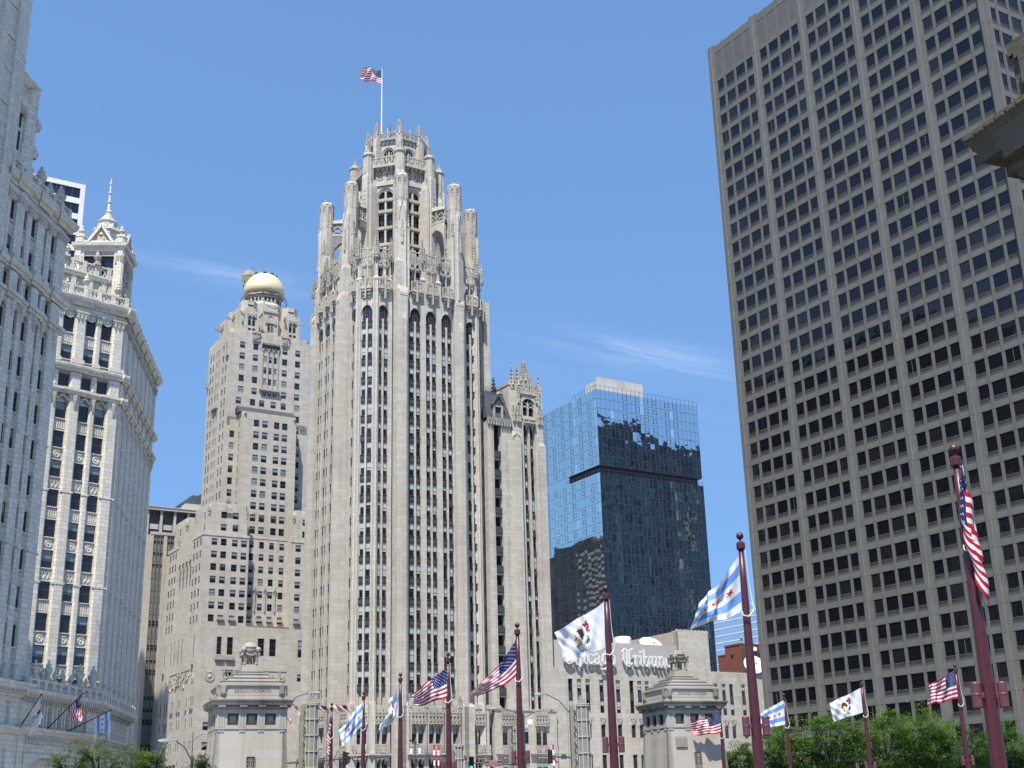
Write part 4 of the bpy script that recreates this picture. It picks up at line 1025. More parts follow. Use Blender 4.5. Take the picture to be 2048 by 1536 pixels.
# ------------------------------------------------------------------ white terracotta pair
TERRA = stone('white_terracotta', (0.63, 0.60, 0.525), var=0.10, bw=0.95, rh=0.52, mortar=0.028, mdark=0.6, stain=0.25, streak=0.3, rough=0.5, hue=(1.0, 0.99, 0.97), gloss=0.4, grime=(0.66, 0.63, 0.58))
TERRA_C = stone('carved_terracotta', (0.57, 0.535, 0.465), var=0.12, bw=0.6, rh=0.4, mortar=0.03, mdark=0.6, stain=0.6, streak=0.4, rough=0.6, gloss=0.3, grime=(0.55, 0.5, 0.44))
WBLIND = plain('teal_blind', (0.15, 0.20, 0.20), rough=0.12, spec=0.6, noise=0.2, scale=0.4)
def terra_windows(root):
    wins = Many('window', root, [GLASS, FRAME_BROWN, WBLIND, TERRA_C], 1, 'frame'); pan = Many('spandrel_panel', root, [TERRA_C, TERRA], 1)
    for w in (8, 12, 15):
        for k in (0, .45, .6): wins.proto((w, k), lambda w=w, k=k: sash(w / 10 + .02, 2.2, k, 1, 0, .07)); wins.proto((w, k, 's'), lambda w=w, k=k: sash(w / 10 + .02, 1.95, k, 1, 0, .07))
        def P(st, w=w / 10 + .02):
            m = M(); h = 1.66; m.box(0, w, 0, .1, 0, h, 0, 'b'); m.box(-.03, w + .03, -.14, 0, h - .14, h, 1, 'b'); m.box(-.03, w + .03, -.1, 0, 0, .12, 1, 'b')
            if st == 0:
                n = 5
                for q in range(n): x = w * (q + .5) / n; m.box(x - w * .055, x + w * .055, -.08, 0, .3, h - .35, 1, 'b')
            elif st == 1:
                for q in range(3):
                    a, b = w * q / 3 + .04, w * (q + 1) / 3 - .04
                    m.bar((a, -.03, .3), (b, -.03, h - .35), .08, .1, 1); m.bar((b, -.035, .3), (a, -.035, h - .35), .08, .1, 1)
            else:
                T0 = m.T; m.T = Matrix.Translation((w / 2, 0, h / 2 - .02)) @ Matrix.Rotation(R(90), 4, 'X')
                m.lathe([(.5, -.05), (.5, .08), (.42, .12), (.34, .04), (.28, .1), (.16, .04), (.12, .14), (.02, .16)], 0, 0, 14, 1); m.T = T0
            return m
        for st in (0, 1, 2): pan.proto((w, st), lambda st=st, P=P: P(st))
    return wins, pan
def urn(m, x, y, z, s=1.0, mt=0):
    m.box(x - .42 * s, x + .42 * s, y - .42 * s, y + .42 * s, z, z + .35 * s, mt)
    m.lathe([(.3 * s, z + .35 * s), (.22 * s, z + .6 * s), (.5 * s, z + 1.15 * s), (.55 * s, z + 1.35 * s), (.38 * s, z + 1.5 * s), (.3 * s, z + 1.55 * s), (.34 * s, z + 1.75 * s), (.26 * s, z + 1.95 * s), (.14 * s, z + 2.05 * s), (.16 * s, z + 2.25 * s), (.03 * s, z + 2.4 * s)], x, y, 10, mt)
def balustrade(m, F, u0, u1, z0, z1, y=0.0, step=1.9, mt=1):
    m.at(F); m.box(u0, u1, y - .18, y + .18, z1 - .2, z1, mt); m.box(u0, u1, y - .18, y + .18, z0, z0 + .16, mt)
    n = max(1, int(round((u1 - u0) / step))); w = (u1 - u0) / n
    for k in range(n + 1): m.box(u0 + w * k - .28, u0 + w * k + .28, y - .24, y + .24, z0, z1 + .1, mt)
    for k in range(n):
        a, b = u0 + w * k + .28, u0 + w * (k + 1) - .28; c = (a + b) / 2; t = .12
        m.bar((a, y, z0 + .1), (c, y, z1 - .15), t, t, mt); m.bar((c, y, z1 - .15), (b, y, z0 + .1), t, t, mt); m.bar((a, y + .01, z1 - .15), (c, y + .01, z0 + .1), t, t, mt); m.bar((c, y + .01, z0 + .1), (b, y + .01, z1 - .15), t, t, mt)
        m.box(a, b, y + .05, y + .12, z0 + .1, z1 - .1, mt) if k % 2 else None
def terra_face(F, wall, orn, wins, pan, groups, u0, u1, dz, zlo, rnd, dep=.5, wtag=None, blow=True):
    """one front: groups of paired windows between broad and narrow piers, three cornices, frieze, balustrade"""
    A = [(64.84, 2.15), (60.92, 2.0)]; Mid = [(56.88, 1.95)]; Sh = [(53.0 - 3.87 * k, 2.2) for k in range(13)]
    Z = lambda z: z + dz
    flat = sorted(w for g in groups for w in g)
    wall.at(F); wall.box(u0, u1, .18, .8, zlo, Z(66.8), 0)
    for (a, b) in flat:
        wd = b - a; key = min((8, 12, 15), key=lambda q: abs(q / 10 - wd)); sc = Matrix.Diagonal((wd / (key / 10 + .02), 1, 1, 1))
        for t, h in A + Mid + Sh:
            if Z(t) - h < zlo + .3: continue
            low = t < 43 and blow
            k = rnd.choice((0, 0, .45, .6)) if low else rnd.choice((0, 0, 0, 0, .45))
            kk = (key, k) if h > 2.1 else (key, k, 's')
            wins.put(kk, F @ Matrix.Translation((a, .1, Z(t) - h)) @ sc)
            wall.at(F); wall.box(a - .02, b + .02, -.12, .2, Z(t) - h - .12, Z(t) - h, 0)
        pan.put((key, 0), F @ Matrix.Translation((a, .06, Z(60.98))) @ sc)
        for k in range(12):
            if Z(53.0 - 3.87 * (k + 1)) > zlo: pan.put((key, 2 if k % 3 == 1 else (k % 3) // 2), F @ Matrix.Translation((a, .06, Z(53.0 - 3.87 * k - 2.2 - 1.67))) @ sc)
    # piers between windows
    edges = [u0] + [x for w in flat for x in w] + [u1]
    for a, b in zip(edges[::2], edges[1::2]):
        wd = b - a; broad = wd > 1.15; o = dep if broad else dep * .62; c = (a + b) / 2
        ch = min(.22, wd * .2)
        def shaft(z0, z1, oo=0.0):
            wall.at(F); wall.prism([(a, .2), (a, -o + ch - oo), (a + ch, -o - oo), (b - ch, -o - oo), (b, -o + ch - oo), (b, .2)], z0, z1, 0)
        shaft(zlo, Z(54.2)); shaft(Z(54.9), Z(57.2)); shaft(Z(58.4), Z(65.6))
        orn.at(F)
        if wd < 6:
            orn.prism([(a - .06, .1), (a - .06, -o - .1), (b + .06, -o - .1), (b + .06, .1)], Z(58.5), Z(59.0), 1)
            for q, zz in enumerate((64.9, 65.2, 65.5)): orn.prism([(a - .08 * q, .1), (a - .08 * q, -o - .05 - .07 * q), (b + .08 * q, -o - .05 - .07 * q), (b + .08 * q, .1)], Z(zz), Z(zz + .28), 0)
            for q in range(3): orn.box(a + wd * (q + .2) / 3, a + wd * (q + .65) / 3, -o - .16, -o, Z(64.7), Z(65.4), 0)
            orn.lathe([(.04, 52.2 + dz), (.3, 53.3 + dz), (.42, 54.0 + dz)], c, -o - .05, 5, 0)
        if not broad: 
            for q in range(4): orn.box(c - .1, c + .1, -o - .07, -o, Z(55.2 + q * .45), Z(55.4 + q * .45), 0)
    # cornices
    def corn(z, prof, brk=.0):
        orn.at(F); prof = [(o * .6 + .12, h) for o, h in prof]; orn.profile([(o, Z(z + h)) for o, h in prof], u0, u1, 1)
        for a, b in zip(edges[::2], edges[1::2]):
            if 1.15 < b - a < 6: orn.profile([(o + .2, Z(z + h) + .002) for o, h in prof], a - .1, b + .1, 1)
    corn(57.3, [(.45, 0), (.55, .12), (.55, .3), (.95, .42), (1.05, .7), (1.05, .9)])
    corn(54.15, [(.45, 0), (.6, .15), (.6, .3), (.95, .4), (.95, .75)])
    orn.at(F)
    for a, b in flat:                                            # frieze: carved panels and roundels
        orn.box(a - .1, b + .1, -.1, .2, Z(65.0), Z(66.7), 0)
        T0 = F @ Matrix.Translation(((a + b) / 2, -.1, Z(65.35))) @ Matrix.Rotation(R(90), 4, 'X'); r = min(.7, (b - a) * .46)
        orn.at(T0); orn.lathe([(r, -.05), (r, .12), (r * .8, .14), (r * .75, .05), (r * .4, .05), (r * .3, .18), (.02, .2)], 0, 0, 14, 1); orn.at(F)
        k = a
        while k < b - .1: orn.box(k, k + .1, -.32, 0, Z(57.02), Z(57.28), 0); orn.box(k, k + .1, -.3, 0, Z(58.25), Z(58.4), 0); k += .2
        orn.bar((a, -.2, Z(53.3)), ((a + b) / 2, -.25, Z(54.0)), .3, .25, 0); orn.bar((b, -.2, Z(53.3)), ((a + b) / 2, -.25, Z(54.0)), .3, .25, 0)
    wall.at(F); wall.box(u0, u1, -.25, .8, Z(65.7), Z(66.8), 0)
    corn(66.5, [(.4, 0), (.55, .1), (.6, .35), (1.0, .5), (1.25, .85), (1.35, 1.1), (1.35, 1.3)])
    orn.at(F); k = u0
    while k < u1: orn.box(k, k + .18, -.62, -.2, Z(66.75), Z(67.0), 0); k += .4
    balustrade(orn, F, u0, u1, Z(67.8), Z(69.3), -.3)
    for z in (41.1, 29.5, 17.9):
        if Z(z) > zlo: wall.at(F); [wall.box(a - .03, b + .03, -(dep if b - a > 1.15 else dep * .62) - .05, .1, Z(z), Z(z) + .22, 0) for a, b in zip(edges[::2], edges[1::2])]
def white_annex():
    root = thing('spired_office_block', Vector((-52.727, 160.0, 0)), 45.5, 'sunlit white terracotta block with a pinnacled pavilion and needle spire', 'office block')
    wall = M(); orn = M(); wins, pan = terra_windows(root); rnd = random.Random(8)
    FF = fr(0, 0, 0); FE = fr(0, 0, 52)
    gs = []
    for k in range(4):
        o = -7.52 * k if False else -5.34 * k
        gs.append([(-3.19 + o, -1.68 + o), (-5.45 + o, -4.02 + o)] if k % 2 == 0 or True else [])
    gs = [[(-3.19, -1.68), (-5.45, -4.02)], [(-8.54, -7.02), (-10.8, -9.37)], [(-13.9, -12.4), (-16.1, -14.7)]]
    terra_face(FF, wall, orn, wins, pan, gs, -18, 0, 0, 14, rnd)
    ge = []
    for k in range(7):
        o = 1.6 + 3.85 * k; ge.append([(o, o + .8), (o + 1.7, o + 2.5)])
    terra_face(FE, wall, orn, wins, pan, ge, 0, 28.5, 0, 10, rnd, .42, blow=False)
    wall.at(I4)
    e = Vector((math.cos(R(52)), math.sin(R(52)))) * 28.5
    wall.prism([(-18, .7), (-.4, .7), (-.4 + e.x, .7 + e.y), (-6 + e.x, 14 + e.y), (-18, 22)], 0, 68.0, 0)
    wall.prism([(-18, 2.6), (-2.2, 2.6), (e.x - 2.5, e.y + 2.2), (e.x - 8, e.y + 10), (-18, 20)], 68, 72.6, 0)
    F2 = fr(0, 2.4, 0); orn.at(F2); orn.profile([(.1, 71.9), (.4, 72.1), (.5, 72.4), (.5, 72.6)], -18, -1.6, 1); balustrade(orn, F2, -18, -1.6, 72.6, 74.2, -.1)
    orn.at(F2); [orn.box(u - .35, u + .35, -.25, .2, 68, 72, 1) for u in (-12, -9.3, -6.6, -4.2, -2.2)]
    for u in (-10.6, -7.9, -5.4, -3.2):
        T0 = F2 @ Matrix.Translation((u, -.0, 70.6)) @ Matrix.Rotation(R(90), 4, 'X'); orn.at(T0); orn.lathe([(.75, -.2), (.75, .1), (.6, .14), (.55, .04), (.2, .04)], 0, 0, 14, 0); orn.at(F2)
    orn.at(fr(-1.6, 2.4, 45)); orn.profile([(.1, 71.9), (.4, 72.1), (.5, 72.4), (.5, 72.6)], 0, 4, 1); orn.box(0, 4, -.2, .2, 72.6, 74, 1); orn.box(.6, 1.3, -.3, -.2, 72.9, 73.7, 0); orn.box(1.9, 2.6, -.3, -.2, 72.9, 73.7, 0)
    orn.at(I4)
    wall.at(I4).build('wall', TERRA, root); orn.at(I4).build('carved_cornice', [TERRA_C, TERRA], root)
    for x, y, z, s in [(-.9, .5, 69.3, 1.0), (-5.6, .4, 69.3, 1.0), (-10.9, .4, 69.3, 1)] + [(math.cos(R(52)) * d - .5, math.sin(R(52)) * d + .4, 69.3, 1.0) for d in (2.0, 6.3, 10.6, 14.9, 19.2, 23.5, 27.8)] + [(-3.5, 2.2, 74.2, .9), (-7.9, 2.2, 74.2, .9), (-3.2, 1.2, 69.4, .6), (-7.9, 1.2, 69.4, .6)]:
        u = M(); urn(u, x, y, z, s); u.build('urn', TERRA_C, root)
    # pavilion with gables, pinnacles and spire
    pv = thing('pavilion', (0, 0, 0), 0, '', ''); del pv['label']; del pv['category']
    pv.parent = root; pv.scale = (.82, .82, 1); pv.location = (-.75, 5.6, -1.2); pv.rotation_euler = (0, 0, R(5 - 45.5))
    p = M(); o = M(); g = M(); hw = 3.75
    p.box(-hw + .6, hw - .6, -hw + .6, hw - .6, 68, 79.2)
    for a in (0, 90, 180, 270):
        F = Matrix.Rotation(R(a), 4, 'Z') @ Matrix.Translation((0, -hw, 0)); p.at(F); o.at(F); g.at(F)
        for u in (-3.3, 3.3): p.box(u - .8, u + .8, -.15, .7, 68, 78.3, 1)
        p.box(-.35, .35, 0, .6, 68, 78); p.box(-2.5, 2.5, 0, .6, 68, 74.3); p.box(-2.5, 2.5, .1, .6, 75.3, 75.55)
        p.box(-2.5, 2.5, 0, .6, 77.4, 78.3)
        for s_ in (-1.42, 1.42): g.poly([(s_ - 1.1, .5, 74.3), (s_ + 1.1, .5, 74.3), (s_ + 1.1, .5, 77.4), (s_ - 1.1, .5, 77.4)], 0)
        for u in (-3.3, 0, 3.3):
            for q in range(3): o.box(u - .6 + q * .42 if abs(u) > 1 else u - .3 + q * .2, u - .3 + q * .42 if abs(u) > 1 else u - .15 + q * .2, -.35, 0, 76.3 + .2 * (q % 2), 77.4)
        o.profile([(.15, 78.0), (.3, 78.2), (.35, 78.5), (.75, 78.8), (.85, 79.2)], -hw, hw, 1)
        k = -hw
        while k < hw: o.box(k, k + .16, -.6, 0, 78.5, 78.72, 0); k += .34
        p.box(-hw, hw, -.2, .5, 79.2, 80.0, 1)
        # gable
        for s_ in (-1, 1): p.bar((s_ * 2.1, -.1, 79.6), (0, -.1, 84.2), .38, .5, 1)
        p.poly([(-2.0, .15, 79.6), (2.0, .15, 79.6), (0, .15, 84.0)], 0); o.box(-.5, .5, -.15, .2, 79.7, 81.4, 0); o.lathe([(.05, 81.4), (.45, 81.7), (.05, 82.4)], 0, 0, 8)
        for q in range(8): 
            f = q / 8
            for s_ in (-1, 1): o.box(s_ * 2.2 * (1 - f) - .12, s_ * 2.2 * (1 - f) + .12, -.3, .1, 79.8 + 4.6 * f, 80.15 + 4.6 * f)
    p.at(I4); o.at(I4)
    for sx_ in (-1, 1):
        for sy_ in (-1, 1):
            x, y = sx_ * 3.35, sy_ * 3.35
            p.prism(oct_pts(.95, x, y), 79.6, 81.0, 1); o.lathe([(1.05, 81.0), (.95, 81.3), (.5, 81.5), (.5, 81.9), (.35, 82.1), (.55, 82.7), (.5, 83.1), (.3, 83.4), (.34, 83.8), (.2, 84.1), (.03, 84.4)], x, y, 9)
            for q in range(4): o.box(x + .8 * math.cos(R(90 * q + 45)) - .13, x + .8 * math.cos(R(90 * q + 45)) + .13, y + .8 * math.sin(R(90 * q + 45)) - .13, y + .8 * math.sin(R(90 * q + 45)) + .13, 81, 81.8)
            for q in (1, 2): o.box(sx_ * (3.35 - q * .8) - .15, sx_ * (3.35 - q * .8) + .15, y - .15, y + .15, 80, 81.3 - .3 * q)
    p.prism(oct_pts(2.15), 79, 84.6, 1); 
    for k in range(8): a = R(22.5 + 45 * k); p.box(math.cos(a) * 2.1 - .22, math.cos(a) * 2.1 + .22, math.sin(a) * 2.1 - .22, math.sin(a) * 2.1 + .22, 79, 84.8, 0); o.lathe([(.26, 84.7), (.1, 85.1), (.2, 85.3), (.03, 85.7)], math.cos(a) * 2.1, math.sin(a) * 2.1, 6)
    o.lathe([(2.3, 84.2), (2.6, 84.6), (2.5, 84.85), (1.6, 84.9)], 0, 0, 8, 1, R(22.5))
    p.prism(oct_pts(1.55), 84.8, 87.3, 1); o.lathe([(1.6, 87.1), (1.8, 87.4), (1.7, 87.6), (.8, 87.6)], 0, 0, 8, 1, R(22.5))
    for k in range(8): a = R(45 * k); o.box(math.cos(a) * 1.42 - .3, math.cos(a) * 1.42 + .3, math.sin(a) * 1.42 - .3, math.sin(a) * 1.42 + .3, 85.4, 86.5, 0)
    def squash(b):
        for q in b.v:
            if q.z > 79.2: q.z = 79.2 + (q.z - 79.2) * .575
    squash(p); squash(o)
    p.build('pavilion_wall', [TERRA_C, TERRA], pv); o.at(I4).build('pavilion_ornament', [TERRA_C, TERRA], pv); g.at(I4).build('pavilion_window', [GLASS], pv)
    s = M(); s.lathe([(1.45, 87.5), (1.45, 88.0), (1.15, 88.1), (1.15, 88.6), (.85, 88.8), (.85, 89.2), (.55, 89.5), (.6, 89.8), (.36, 90.0), (.36, 90.3), (.5, 90.5), (.3, 90.9), (.26, 93), (.42, 93.1), (.42, 93.3), (.22, 93.4), (.2, 95.5), (.38, 95.6), (.38, 95.8), (.17, 95.9), (.15, 98), (.32, 98.1), (.32, 98.3), (.12, 98.4), (.1, 99.6), (.2, 99.8), (.05, 100)], 0, 0, 10)
    squash(s); s.build('spire', TERRA, pv)
    wins.done(); pan.done()
def terra_main():
    root = thing('clock_tower_block', Vector((-50.408, 130.0, 0)), 83.5, 'shaded white terracotta block at the left edge, rising into a tower', 'office block')
    wall = M(); orn = M(); wins, pan = terra_windows(root); rnd = random.Random(9)
    F = I4.copy()
    gs = [[(-3.08, -2.0), (-5.02, -4.05)], [(-7.57, -6.4), (-9.53, -8.47)], [(-12.1, -11.0)]]
    terra_face(F, wall, orn, wins, pan, gs, -13, 0, -1.45, 15.2, rnd, .5)
    wall.at(I4); wall.box(-34, -.5, .7, 24, 0, 66.4); wall.box(-13, -.05, .75, 24, 0, 66.2)
    # tower shaft
    wall.box(-30, -13.4, -.5, 9.3, 15, 113); wall.box(-13.6, -12.3, -.15, 9, 15, 110); wall.box(-15.6, -14.6, -.85, 0, 15, 110); wall.box(-18.6, -17.4, -.85, 0, 15, 110)
    for z in (79.4, 92, 104): orn.box(-30, -13.35, -.56, 0, z, z + .3, 1); orn.box(-13.6, -12.25, -.22, 9.1, z, z + .3, 1)
    for k in range(16): wins.put((15, 0), Matrix.Translation((-17.3, -.46, 108 - 3.87 * k))); wall.box(-17.4, -15.6, -.62, -.4, 108 - 3.87 * k - .9, 108 - 3.87 * k - .1)
    # stage behind the cornice
    wall.box(-15, -9.6, .35, 7, 64, 77.6)
    orn.at(fr(0, .35, 0))
    for z, o in ((68.6, .35), (75.2, .55), (78.0, .75)): orn.profile([(.05, z - .5), (o * .5, z - .3), (o, z), (o, z + .3)], -15, -9.6, 1)
    orn.at(fr(-9.6, .35, 90))
    for z, o in ((68.6, .35), (75.2, .55), (78.0, .75)): orn.profile([(.05, z - .5), (o * .5, z - .3), (o, z), (o, z + .3)], 0, 6, 1)
    orn.at(I4); wall.at(I4)
    wall.box(-13.6, -10.2, .8, 6.4, 77.6, 79.2); orn.box(-13.8, -10.0, .6, 6.5, 79.2, 79.5, 1); wall.box(-13.2, -10.8, 1.3, 6, 79.5, 80.6)
    orn.lathe([(.75, 68.8), (.75, 71.5), (.9, 71.7), (.9, 72.2)], -9.6, .45, 12, 1); wall.prism(oct_pts(1.1, -9.7, .55), 64, 70.8); orn.lathe([(.95, 75.5), (.95, 77.2), (1.05, 77.4), (.3, 77.9)], -9.5, .45, 10, 1)
    wall.prism(oct_pts(1.0, -9.6, .45), 70.8, 75.4)
    for z in (69.6, 73.0): orn.lathe([(.3, z), (.5, z + .5), (.35, z + 1.0), (.2, z + 1.3), (.02, z + 1.6)], -9.0, -.4, 7)
    wins.put((12, 0), Matrix.Translation((-12.3, .27, 69.6))); wins.put((12, 0, 's'), Matrix.Translation((-12.3, .27, 72.3)))
    for q in range(8): orn.box(-14 + q * .5, -13.75 + q * .5, -.0, .35, 73.7 + .2 * (q % 2), 74.5, 0)
    wall.build('wall', TERRA, root); clusters(orn, 'carved_cornice', [TERRA_C, TERRA], root, .5)
    for x, y, z, s in ((-5.8, .3, 67.5, 1.25), (-1.1, .3, 67.5, 1.25), (-8.4, .3, 67.5, .9), (-3.6, .3, 67.5, .9), (-11.4, 2.0, 80.6, .95)):
        u = M(); urn(u, x, y, z, s); u.build('urn', TERRA_C, root)
    # arcaded link across the gap, with balustrade, brackets and a wide arch
    k = M(); c = M(); lw = Many('link_window', root, [GLASS, FRAME_BROWN, TERRA_C], 1)
    lw.proto('w', lambda: sash(.78, 1.95, 0, 1, 0, .06))
    def band(F, u0, u1, wins_u, arch):
        k.at(F); c.at(F)
        us = [u0] + [x for a in wins_u for x in (a, a + .78)] + [u1]
        k.grid(us, [10.6, 10.95, 12.9, 13.6], {(2 * i + 1, 1) for i in range(len(wins_u))}, 0, .4)
        for a in wins_u: lw.put('w', F @ Matrix.Translation((a, .28, 10.95)))
        for a in wins_u: 
            for x in (a - .22, a + 1.0): k.box(x - .14, x + .14, -.22, .05, 10.7, 13.3)
        c.profile([(.05, 13.3), (.2, 13.5), (.25, 13.7), (.8, 14.0), (.95, 14.3), (.95, 14.45)], u0, u1, 1)
        q = u0
        while q < u1 - .2: c.box(q, q + .2, -.72, 0, 13.5, 13.95, 0); c.box(q, q + .2, -.4, 0, 13.2, 13.5, 0); q += .5
        c.profile([(.1, 10.1), (.3, 10.2), (.5, 10.45), (.6, 10.6), (.6, 10.75)], u0, u1, 1)
        k.box(u0, u1, 0, .5, 8.9 if not arch else 8.9, 10.6)
        q = u0 + .3
        while q < u1 - .4: c.lathe([(.18, 9.2), (.26, 9.6), (.1, 9.95)], q, -.02, 6, 0); c.bar((q - .25, -.05, 9.2), (q + .25, -.05, 9.9), .1, .1); q += .62
        balustrade(c, F, u0, u1, 14.45, 15.5, -.5, 1.75)
    F0 = fr(0, -.6, 0)
    band(F0, -.6, 16.5, [2.9, 4.8, 7.0, 8.9, 11, 13.1], True)
    band(fr(16.5, -.6, 14), 0, 22.5, [1.2, 3, 5, 7, 9, 11, 13, 15, 17, 19], False)
    k.at(F0); k.box(-.9, .2, -.15, .6, 0, 13.3); k.box(10.6, 12.2, -.1, .6, 0, 8.9)
    k.archfill(.2, 10.6, 5.2, 8.2, 8.9, 0, .9, 0, 16); k.box(12.2, 16.5, 0, .6, 0, 8.9); c.at(F0)
    for o in (.0, .25): c.archfill(.2 + o, 10.6 - o, 5.2, 8.2 - o, 8.3, -.1 - o * .2, .1, 1, 16)
    k.box(.2, 10.6, 3.2, 3.5, 0, 9); k.box(.2, 10.6, .5, 3.3, 8.9, 9.1)
    for u in (2.2, 5.4, 8.6): k.archfill(u - 1.4, u + 1.4, 5.0, 7.0, 8.9, 2.9, .3, 0, 10)
    k.at(fr(16.5, -.6, 14)); k.box(0, 22.5, .05, .6, 0, 9); [k.box(u, u + .7, -.15, .1, 0, 8.9) for u in (0, 4, 8, 12, 16, 20)]
    k.at(I4); k.prism([(0, 0), (16.4, 0), (36, 4.3), (36, 12), (0, 12)], 0, 14.4)
    # the same base under the corner of the tower block
    kb = fr(-13, -.6, 0); k.at(kb); us = [0, 1.4, 2.4, 4, 5.2, 6.8, 7.9, 9.2, 10.2, 12.4]
    k.grid(us, [10.6, 10.9, 13.0, 13.9], {(1, 1), (3, 1), (5, 1), (7, 1)}, 0, .4); k.box(0, 12.4, .3, .6, 0, 14); k.grid(us, [0, 3, 8.6, 10.0], {(1, 1), (3, 1), (5, 1), (7, 1)}, 0, .4)
    c.at(kb); c.profile([(.05, 13.5), (.2, 13.7), (.3, 13.9), (.85, 14.3), (.95, 14.7), (.95, 14.9)], 0, 12.4, 1); c.profile([(.1, 10.0), (.45, 10.3), (.5, 10.6)], 0, 12.4, 1)
    q = 0
    while q < 12.3: c.box(q, q + .22, -.75, 0, 13.7, 14.2, 0); q += .52
    k.at(I4).build('base_wall', TERRA, root); c.at(I4).build('base_cornice', [TERRA_C, TERRA], root); lw.done()
    for x, s in ((.6, .8), (2.2, .55), (3.4, .9), (5.0, .6), (6.8, .6), (8.6, .5), (10.7, 1.05), (12.3, .5), (14.0, 1.1)):
        u = M(); urn(u, x, -1.1, 15.5, s); u.build('urn', TERRA_C, root)
    wins.done(); pan.done()
white_annex(); terra_main()
# ------------------------------------------------------------------ the Gothic tower's slim east wing
def east_wing():
    E0, N0 = 121.9, 206.0
    root = thing('gothic_wing', en(E0, N0), G, 'slim pinnacled Gothic wing with slate mansard, right beside the crowned skyscraper', 'building')
    X = lambda e: e - E0
    w = M(); c = M(); sl = M(); wins = Many('window', root, [GLASS, FRAME, BLIND], 1, 'frame'); sp = Many('spandrel_panel', root, [IRON], 1); rnd = random.Random(12)
    for i, b in enumerate((0, .35, .5, .6, 1.0)): wins.proto(i, lambda b=b: sash(.9, 2.45, b, 1, 0, .055))
    wins.proto('slit', lambda: sash(.38, 2.3, 0, 0, 0, .04)); wins.proto('base', lambda: sash(1.0, 3.0, .3, 3, 2, .05)); wins.proto('sq', lambda: sash(1.1, 2.6, .2, 3, 1, .05))
    def P(): m = M(); m.box(0, .9, 0, .12, 0, 1.35, 0, 'b'); m.box(.1, .8, -.05, 0, .2, 1.0, 0, 'b'); m.box(0, .9, -.08, 0, 1.22, 1.35, 0, 'b'); return m
    sp.proto('p', P)
    def LB(): m = M(); m.box(0, 1.5, 0, .15, 0, 1.5, 0); m.box(.1, 1.4, -.05, 0, .15, 1.3, 0, 'b'); return m
    lb = Many('loggia_balcony', root, [IRON], 1); lb.proto('b', LB)
    # left part: slate mansard over a column of loggias
    w.box(-.6, X(122.9), 0, 7, 0, 74.8); w.box(X(124.6), X(127), 0, 7, 0, 74.8); w.box(X(122.9), X(124.6), 1.3, 7, 0, 74.8)
    w.box(-.6, 0.6, -.12, .0, 19, 74.8)
    z = 71.0
    while z > 20: lb.put('b', Matrix.Translation((X(123.0), .1, z - 3.6))); w.box(X(122.9), X(124.6), .2, 1.3, z - 3.85, z - 3.6); z -= 3.8
    wins_k = M(); wins_k.box(X(122.9), X(124.6), 1.25, 1.29, 19, 74.5); wins_k.build('loggia_back', DARKVOID, root)
    z = 70.5
    for k in range(13): wins.put('slit', Matrix.Translation((X(125.7), -.0, z - 3.8 * k - 2)))
    c.profile([(.1, 74.2), (.3, 74.6), (.5, 74.9), (.6, 75.5)], -.6, X(126.9), 0, False)
    k = -.5
    while k < 4.8: c.box(k, k + .28, -.5, 0, 74.1, 74.85); k += .62
    sl.rings([[(-.8, -.3, 75.5), (X(126.9), -.3, 75.5), (X(126.9), 7, 75.5), (-.8, 7, 75.5)], [(-.2, 1.2, 80.9), (X(126.0), 1.2, 80.9), (X(126.0), 6, 80.9), (-.2, 6, 80.9)]])
    for k in range(15): u = -.7 + k * .39; sl.bar((u, -.32, 75.5), (.02 + u * .83 if u > 0 else u * .5, 1.18, 80.9), .07)
    sl.box(-.2, X(126), 1.2, 1.3, 80.9, 81.4); 
    d = M(); a, b = X(123.1), X(124.6); d.box(a - .35, a, -.45, 1, 75.6, 78.3, 0); d.box(b, b + .35, -.45, 1, 75.6, 78.3, 0); d.box(a, b, .3, .4, 75.6, 78.2, 1); d.box(a, b, -.4, .4, 77.9, 78.3, 0)
    d.poly([(a - .35, -.45, 78.3), (b + .35, -.45, 78.3), ((a + b) / 2, -.45, 80.2)], 2); 
    for s_ in (-1, 1): d.bar(((a + b) / 2 + s_ * 1.35, -.2, 78.2), ((a + b) / 2, -.2, 80.4), .3, .9, 2)
    d.lathe([(.15, 80.3), (.3, 80.6), (.05, 81.2)], (a + b) / 2, -.3, 5, 0); d.build('dormer', [LIME_CARVED, DARKVOID, SLATE], root)
    sl.build('slate_roof', SLATE, root); r = M(); r.tube([(-.2, 1.5, 82.2), (4, 1.5, 82.2)], .04, 4); [r.tube([(x, 1.5, 81.3), (x, 1.5, 82.2)], .04, 4) for x in (-.2, 1.8, 3.9)]; r.build('roof_rail', BLACKP, root)
    # turret block
    a, b = X(126.9), X(134.4); d0 = 7.5
    w.box(a + .2, b - .2, .65, d0, 0, 82.4)
    w.box(X(126.9), X(129.1), -.4, 1, 0, 72.4); w.box(X(127.2), X(128.8), -.75, 0, 0, 71.6); w.taper(rect(X(126.9), X(129.1), -.4, 1), 72.4, rect(X(127.3), X(128.9), .05, 1), 73.6)
    w.box(X(127.2), X(129.0), .0, d0, 72, 83.9); w.box(X(133.4), X(134.8), -.4, 1.2, 0, 71.0); w.taper(rect(X(133.4), X(134.8), -.4, 1.2), 71.0, rect(X(133.5), X(134.5), -.1, 1.2), 71.8); w.box(X(133.3), X(134.5), -.1, d0, 70, 83.8)
    w.box(a, a + .6, .3, d0, 60, 83)
    u0, u1 = X(129.1), X(133.3); uc = (u0 + u1) / 2
    w.box(u0, X(129.9), .05, 1, 0, 82.4); w.box(X(132.6), u1, .05, 1, 0, 82.4); w.box(uc - .2, uc + .2, .05, .7, 0, 76)
    top = 91.6 - 3.8 * 5
    z = top + 1.3 if False else 72.6
    k = 5
